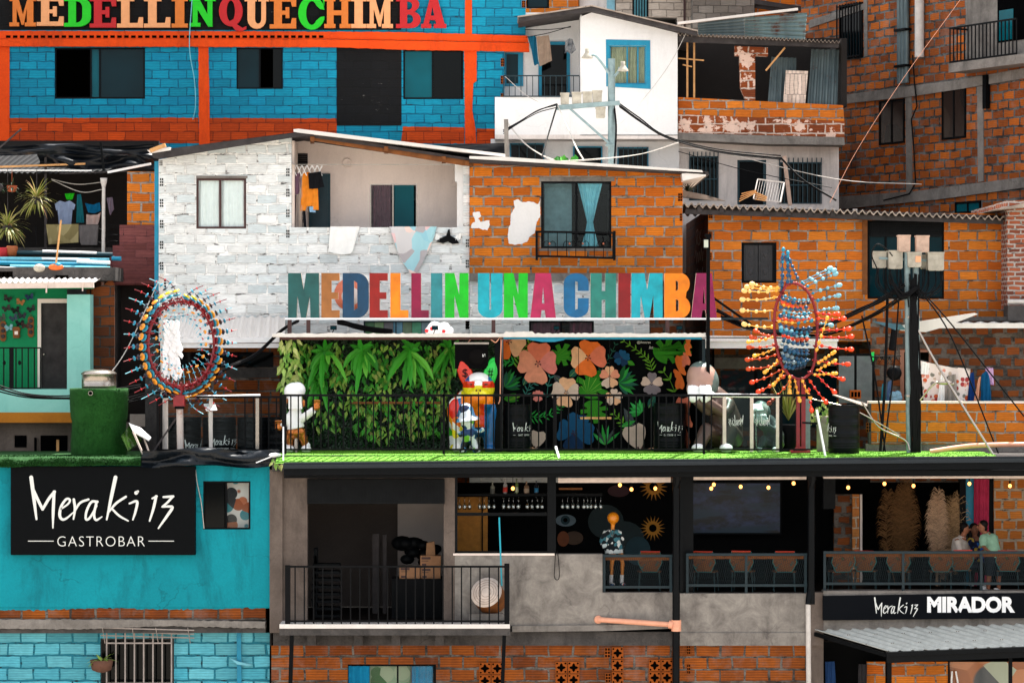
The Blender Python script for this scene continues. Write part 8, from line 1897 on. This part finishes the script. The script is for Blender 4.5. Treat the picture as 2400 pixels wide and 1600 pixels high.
hang('blue_tee', [(2300,878),(2312,868),(2320,884),(2324,945),(2298,945)], D, cloth('teal blue', C(20,88,130)), 'teal blue tee hanging right of the peach cloth', 'shirt')
hang('pink_cloth', [(2308,860),(2328,861),(2330,902),(2318,900)], D+.1, spots('pink print', C(206,170,206), [C(180,130,190), C(206,170,206)], 16, .4, .9), 'lilac printed cloth topmost at the right of the laundry line', 'cloth')
mb = MB(); mb.tube(smooth_path([P(2150,842,D),P(2215,857,D),P(2280,866,D),P(2345,858,D)],5), .006, 5); mb.top('clothes_line', M['cable'], 'thin clothes line carrying the leaf printed sheet', 'clothes line')
hg = MB()
for i in range(7):
    x = 2052+i*8; hg.tube([P(x,834,D-.1),P(x+1,840,D-.1),P(x+12,852,D-.1),P(x-10,853,D-.1),P(x,840,D-.1)], .008, 5, i % 2)
hg.tube([P(2044,836,D-.1),P(2112,834,D-.1)], .012, 6); hg.top('coat_hangers', [M['black'], M['wood']], 'row of empty coat hangers on a rod left of the twin pole', 'hangers')
hang('teal_cloth', [(2068,900),(2078,890),(2078,944),(2064,944)], D, cloth('teal', C(40,130,150)), 'teal cloth hanging below the coat hangers', 'cloth')
hang('blue_jeans', [(2080,895),(2090,890),(2088,944),(2078,944)], D-.02, cloth('pale denim', C(80,110,150)), 'pale denim trousers below the coat hangers', 'trousers')
mb = MB(); [mb.ball(P(2100+random.uniform(-8,8),932+random.uniform(-8,8),D-.05), .09, 1,.6,1,7,5) for _ in range(5)]; mb.top('plastic_bag', cloth('pale blue plastic', C(120,160,180)), 'crumpled pale blue bag beside the teal cloth', 'bag')
mb = MB(); mb.ball(P(2096,874,D-.05), 1, .16,.1,.16,10,8); mb.top('black_bag', M['black'], 'round black bag hanging under the coat hangers', 'bag')
mb = MB(); mb.tube([P(2098,760,D+.3),P(2090,820,D+.2)], .07, 8); mb.top('flue_pipe', M['iron'], 'short dark flue pipe behind the coat hangers', 'pipe')
MB().pprism([[(2042,826),(2049,824),(2048,846),(2044,848)]], D-.1, .02).top('green_tag', flat('green plastic', C(20,200,90)), 'small bright green strip beside the hazy glass door', 'plastic strip')
D = 63.5
hang('white_towel', [(774,531),(843,531),(825,594),(800,597),(769,590)], D-.05, M['curtain_w'], 'white towel hanging over the white brick parapet', 'towel', .02)
hang('patterned_blanket', [(912,531),(1024,531),(1014,566),(984,628),(970,650),(962,640),(938,606)], D-.07, spots('pastel geometric print', C(206,200,200), [C(226,190,190), C(160,206,214), C(206,204,204), C(176,170,172), C(232,206,196), C(150,200,212)], 3.2, .95, .9), 'pastel geometric blanket gathered to a point over the white parapet', 'blanket', .03)
mb = MB(); mb.pprism([[(1022,566),(1032,558),(1046,552),(1050,538),(1054,538),(1056,552),(1070,560),(1076,570),(1060,572),(1050,566),(1038,570)]], D-.06, .05); mb.top('black_cap_hanger', M['black'], 'black hanger with drooping arms on the right end of the white parapet', 'hanger')
hang('white_rag', [(1018,545),(1038,556),(1028,566),(1018,560)], D-.04, M['curtain_w'], 'white rag left of the black hanger', 'rag'); hang('white_rag', [(1060,558),(1082,544),(1080,560),(1070,566)], D-.04, M['curtain_w'], 'white rag right of the black hanger', 'rag')
e = D+.35; mb = MB()
for i in range(6):
    x = 684+i*12; mb.bar(P(x,388,e), P(x+11,412,e), .02); mb.bar(P(x,412,e+.02), P(x+11,388,e+.02), .02)
mb.top('folding_rack', M['white'], 'white folding clothes rack fixed high on the balcony of the white house', 'rack')
for pts, c, nm, lb in (([(684,408),(702,404),(708,430),(700,455),(684,456)],(110,82,100),'mauve_shirt','mauve shirt at the left end of the folding rack'),([(700,416),(708,412),(712,533),(700,533)],(186,170,158),'beige_trousers','long beige trousers under the folding rack'),([(708,408),(722,403),(744,412),(747,492),(734,492),(733,482),(718,484),(716,494),(704,494)],(236,140,44),'orange_hoodie','orange long sleeved hoodie on the folding rack'),([(722,406),(752,402),(760,438),(742,442),(724,443)],(22,22,26),'black_shorts','black shorts hanging in front of the orange hoodie'),([(724,484),(738,484),(740,498),(726,497)],(150,190,220),'blue_cloth','small pale blue cloth below the orange hoodie'),([(708,494),(716,494),(718,533),(707,533)],(30,30,36),'black_trousers','black trousers below the orange hoodie'),([(684,456),(694,456),(692,533),(684,533)],(60,44,56),'dark_cloth','dark cloth below the mauve shirt')):
    hang(nm, pts, e-.06 if nm == 'black_shorts' else e, cloth(nm, C(*c)), lb, 'clothes', .015)
D = 71.4
hang('teal_trousers', [(1237,86),(1256,84),(1262,150),(1252,155),(1246,120)], D, cloth('teal trousers', C(20,84,110)), 'teal trousers on the stucco balcony line', 'trousers'); hang('tan_cloth', [(1257,86),(1287,83),(1294,142),(1264,157)], D-.05, cloth('tan cloth', C(140,120,104)), 'tan cloth on the stucco balcony line', 'cloth')
hang('striped_shirt', [(1324,98),(1334,90),(1342,92),(1350,118),(1338,128),(1330,122),(1323,126)], D, stripes('striped jersey', [C(30,50,70),C(200,200,200)], 70), 'small striped shirt hanging at the corner of the stucco balcony', 'shirt')
for i, (a, b, lb) in enumerate((((1230,70),(1338,64),'upper clothes line on the stucco balcony'),((1232,88),(1338,62),'lower clothes line on the stucco balcony'))): cable([(*a,D),((a[0]+b[0])/2,(a[1]+b[1])/2+3,D),(*b,D)], .01, lb, cat='clothes line')
D = 65.2
for pts, c, nm, lb, dy in (([(128,478),(140,470),(152,474),(164,470),(177,480),(174,492),(167,490),(168,525),(137,525),(136,492),(130,494)],(140,156,186),'blue_shirt','pale blue short sleeved shirt on the far left balcony line',0),([(152,454),(174,453),(170,468),(156,468)],(40,190,30),'green_brief','bright green briefs above the pale blue shirt',.1),([(180,456),(190,455),(198,522),(178,522)],(30,110,120),'teal_towel','teal towel beside the pale blue shirt',.1),([(199,476),(218,480),(234,474),(236,494),(222,500),(206,498)],(10,90,130),'bandeau','blue bandeau top on the far left balcony line',0),([(202,502),(212,504),(228,503),(236,498),(230,527),(202,527)],(190,166,158),'cream_vest','cream vest below the blue bandeau',0),([(250,464),(264,462),(267,490),(258,505),(254,488)],(120,110,126),'grey_blouse','grey blouse right of the white drain pipe',.1)):
    hang(nm, pts, D+dy, cloth(nm, C(*c)), lb, 'clothes', .02)
hang('olive_cloth', [(108,526),(184,525),(184,568),(112,573)], 64.55, spots('olive print', C(122,112,76), [C(138,128,92), C(110,100,66)], 3, .6, .95), 'olive printed cloth draped over the far left balcony rail', 'cloth', .02)
hang('grey_cloth', [(184,527),(231,527),(230,574),(188,574)], 64.58, cloth('grey cloth', C(92,88,88)), 'grey cloth draped right of the olive cloth', 'cloth', .02)
for a, m_, b, lb in (((120,420),(180,432),(240,427),'upper sagging clothes line on the far left balcony'),((122,422),(190,450),(240,444),'lower sagging clothes line on the far left balcony')): cable([(*a,65.1),(*m_,65.1),(*b,65.1)], .010, lb, 'wire_w', cat='clothes line')
# hanging bromeliads
for (x, y, n_, L0, L1, pot), lb in zip([(86,470,110,.35,.62,False),(18,535,110,.35,.62,False),(28,440,20,.15,.3,True),(-4,440,24,.12,.25,False)], ['large spiky bromeliad clump hanging nearest the pale blue shirt','large spiky bromeliad clump at the left frame edge','terracotta hanging pot with a small plant, far left','small green plant at the left edge above the bromeliads']):
    t = thing('hanging_bromeliad', lb, 'plant', P(x,y,64.3)); blades(MB(), P(x,y,64.3), n_, L0, L1, (-35,80), .045, 0, .9, sway=1.0).build('foliage', M['leaf_dry'] if n_ > 30 else M['leaf_dk'], t)
    mb = MB(); (mb.lathe(P(x,y+10,64.3), [(.05,0),(.10,.02),(.115,.14),(.10,.14),(0,.12)], 12) if pot else mb.ball(P(x,y,64.3), .12, 1,1,.8)); mb.tube([P(x,y,64.3),P(x,395,64.4)], .006, 5); mb.build('pot', M['terracotta'] if pot else M['wood_dark'], t)
for x, y, c, lb in ((8,592,C(170,30,36),'red round pot at the left edge behind the roof pipes'),(28,588,C(150,80,40),'clay pot behind the roof pipes')):
    MB().lathe(P(x,y+12,63.9), [(.08,0),(.12,.05),(.13,.2),(.11,.22),(0,.2)], 14).top('clay_pot', flat('glazed pot', c), lb, 'pot')
# pipes stacked on the green house roof
random.seed(14)
for i, (x0, x1, y, r_, m, dd, lb) in enumerate([(37,264,593,.05,'tealpaint',0,'thick dark teal pipe topmost on the green house roof'),(100,226,588,.03,'white',-.05,'white strip topmost of the stack on the green house roof'),(-20,256,607,.045,'curtain_c',-.3,'long cyan pipe in the middle of the roof stack'),(98,210,605,.03,'white',-.38,'short white pipe in the middle of the roof stack'),(-20,250,617,.05,'bluepaint',-.5,'long blue pipe low in the roof stack'),(24,258,625,.045,'curtain_c',-.7,'lowest cyan pipe of the roof stack'),(180,258,614,.04,'white',-.58,'white pipe end at the right of the roof stack'),(262,284,604,.05,'bluepaint',-.2,'short blue pipe end right of the roof stack'),(-20,110,628,.03,'white',-.85,'long white strip lowest left of the roof stack')]):
    MB().tube([P(x0,y+random.uniform(-2,2),63.9+dd), P(x1,y+random.uniform(-2,2)+3,63.9+dd)], r_, 10).top('roof_pipe', M[m], lb, 'pipe', 'pipes stacked on the green house roof')
MB().box(X(-60,63.9),X(285,63.9),62.9,64.2,Z(660,63.9),Z(629,63.9)).top('roof_curb', M['slab_dk'], 'dark ledge under the stacked pipes on the green house roof', 'ledge')
for (a, b, c, d), dd, lb in (((130,645,160,657),62.9,'hollow brick lying left of its pair on the white corrugated roof'),((160,634,185,646),63.1,'hollow brick lying further back on the white corrugated roof'),((-4,636,30,650),62.9,'brown brick at the left edge of the white corrugated roof'),((1993,914,2018,934),62.2,'loose hollow brick on the roofing left of the hangers')):
    t = thing('hollow_brick', lb, 'brick', P((a+c)/2,d,dd)); MB().pb(a,b,c,d,dd,.2).build('clay', M['claydark'], t); mb = MB(); [mb.pb(a+(c-a)*(.08+.31*i),b+(d-b)*.2,a+(c-a)*(.30+.31*i),d-(d-b)*.2,dd-.004,.003) for i in range(3)]; mb.build('cell', M['hole'], t)
mb = MB(); mb.bar(P(143,516,63.0), P(131,622,62.9), .035); mb.ball(P(131,626,62.9), 1, .17,.08,.07,9,6,1); mb.ball(P(136,621,62.9), 1, .08,.07,.05,8,5,2); mb.top('broom', [M['wood_new'], flat('orange broom', C(206,100,40)), M['bluepaint']], 'broom with a pale handle standing on the white corrugated roof', 'broom')
MB().ball(P(92,628,62.9), 1, .13,.1,.09,9,6).top('paint_bucket', M['meter'], 'small grey tub lying beside the broom head', 'tub')
# things on the tile roof
t = thing('wooden_crate', 'slatted wooden crate lying on the tile roof', 'crate', P(1760,474,64.5))
mb = MB(); 
for k in range(4): mb.bar(P(1732+k*2,472-k*6,64.3+.1*k), P(1772,452-k*2,64.3+.1*k), .05, .02); mb.bar(P(1772,452+k*5,64.3), P(1796,462+k*3,64.8), .05, .02)
mb.build('slat', M['wood_new'], t)
mb = MB()
for k in range(11): t_ = k/10; mb.bar(P(lerp(1776,1838,t_),lerp(420,428,t_),65), P(lerp(1766,1828,t_),lerp(466,474,t_),64.7), .006)
mb.bar(P(1776,420,65), P(1838,428,65), .03); mb.bar(P(1838,428,65), P(1829,474,64.7), .03); mb.bar(P(1766,466,64.7), P(1829,474,64.7), .02); mb.bar(P(1776,420,65), P(1766,466,64.7), .02); mb.top('wire_rack', M['pvc_w'], 'white wire rack standing on the tile roof beside the crate', 'rack')
t = thing('roof_plant', 'small dark spiky plant at the end of the orange house roof', 'plant', P(1612,455,65)); blades(MB(), P(1612,450,65), 26, .2, .4, (20,85), .04).build('foliage', M['leaf_dk'], t)
mb = MB(); mb.pprism([[(1600,446),(1650,456),(1700,470),(1640,466),(1600,462)]], 64.2, .3); mb.top('roof_offcut', M['tile'], 'broken roofing offcut between the orange house and the tile roof', 'roofing')
t = thing('roof_plant', 'leafy green plant on the roofs left of the street light pole foot', 'plant', P(1325,378,68)); croton(P(1325,362,68), .2, .25, 30, .22).build('foliage', M['leaf'], t)
# clutter behind the right end of the terrace
t = thing('potted_grass', 'tall yellow grass behind the red post of the bead sculpture', 'plant', P(1848,1062,61.5)); blades(MB(), P(1848,985,61.5), 50, .5, .95, (55,88), .04, 0, .25).build('foliage', M['leaf_dry'], t); MB().lathe(P(1848,1064,61.5), [(.16,0),(.2,.6),(.18,.62),(0,.6)], 14).build('pot', M['black'], t)
for x, y, lb in ((1918,950,'yellow flowering plant in a white tub left of the lone drum'),(1940,940,'yellow green seedling right behind the white tub')):
    t = thing('flower_tub', lb, 'plant', P(x,1062,61.2)); croton(P(x,y,61.2), .3, .22, 34, .13).build('foliage', M['leaf_py'], t); mb = MB(); mb.lathe(P(x+14,1000,61.2), [(.16,-.5),(.16,0),(.22,.22),(.2,.23),(0,.2)], 14); mb.build('tub', M['meter'] if x == 1918 else M['wood_dark'], t)
random.seed(17)
for k in range(7):
    x = 1955+k*10; MB().bar(P(x,925+k*3,62.1), P(x+70,950+k*2,61.7), .16, .02).top('roof_slat', M['slab' if k % 2 else 'tile'], 'loose grey board in the pile behind the lone drum', 'board', 'loose boards behind the lone drum')
MB().pb(1836,1016,1870,1060,61.9,.2).top('brick_stub', M['brick_b'], 'low brick stub behind the red post of the bead sculpture', 'wall')
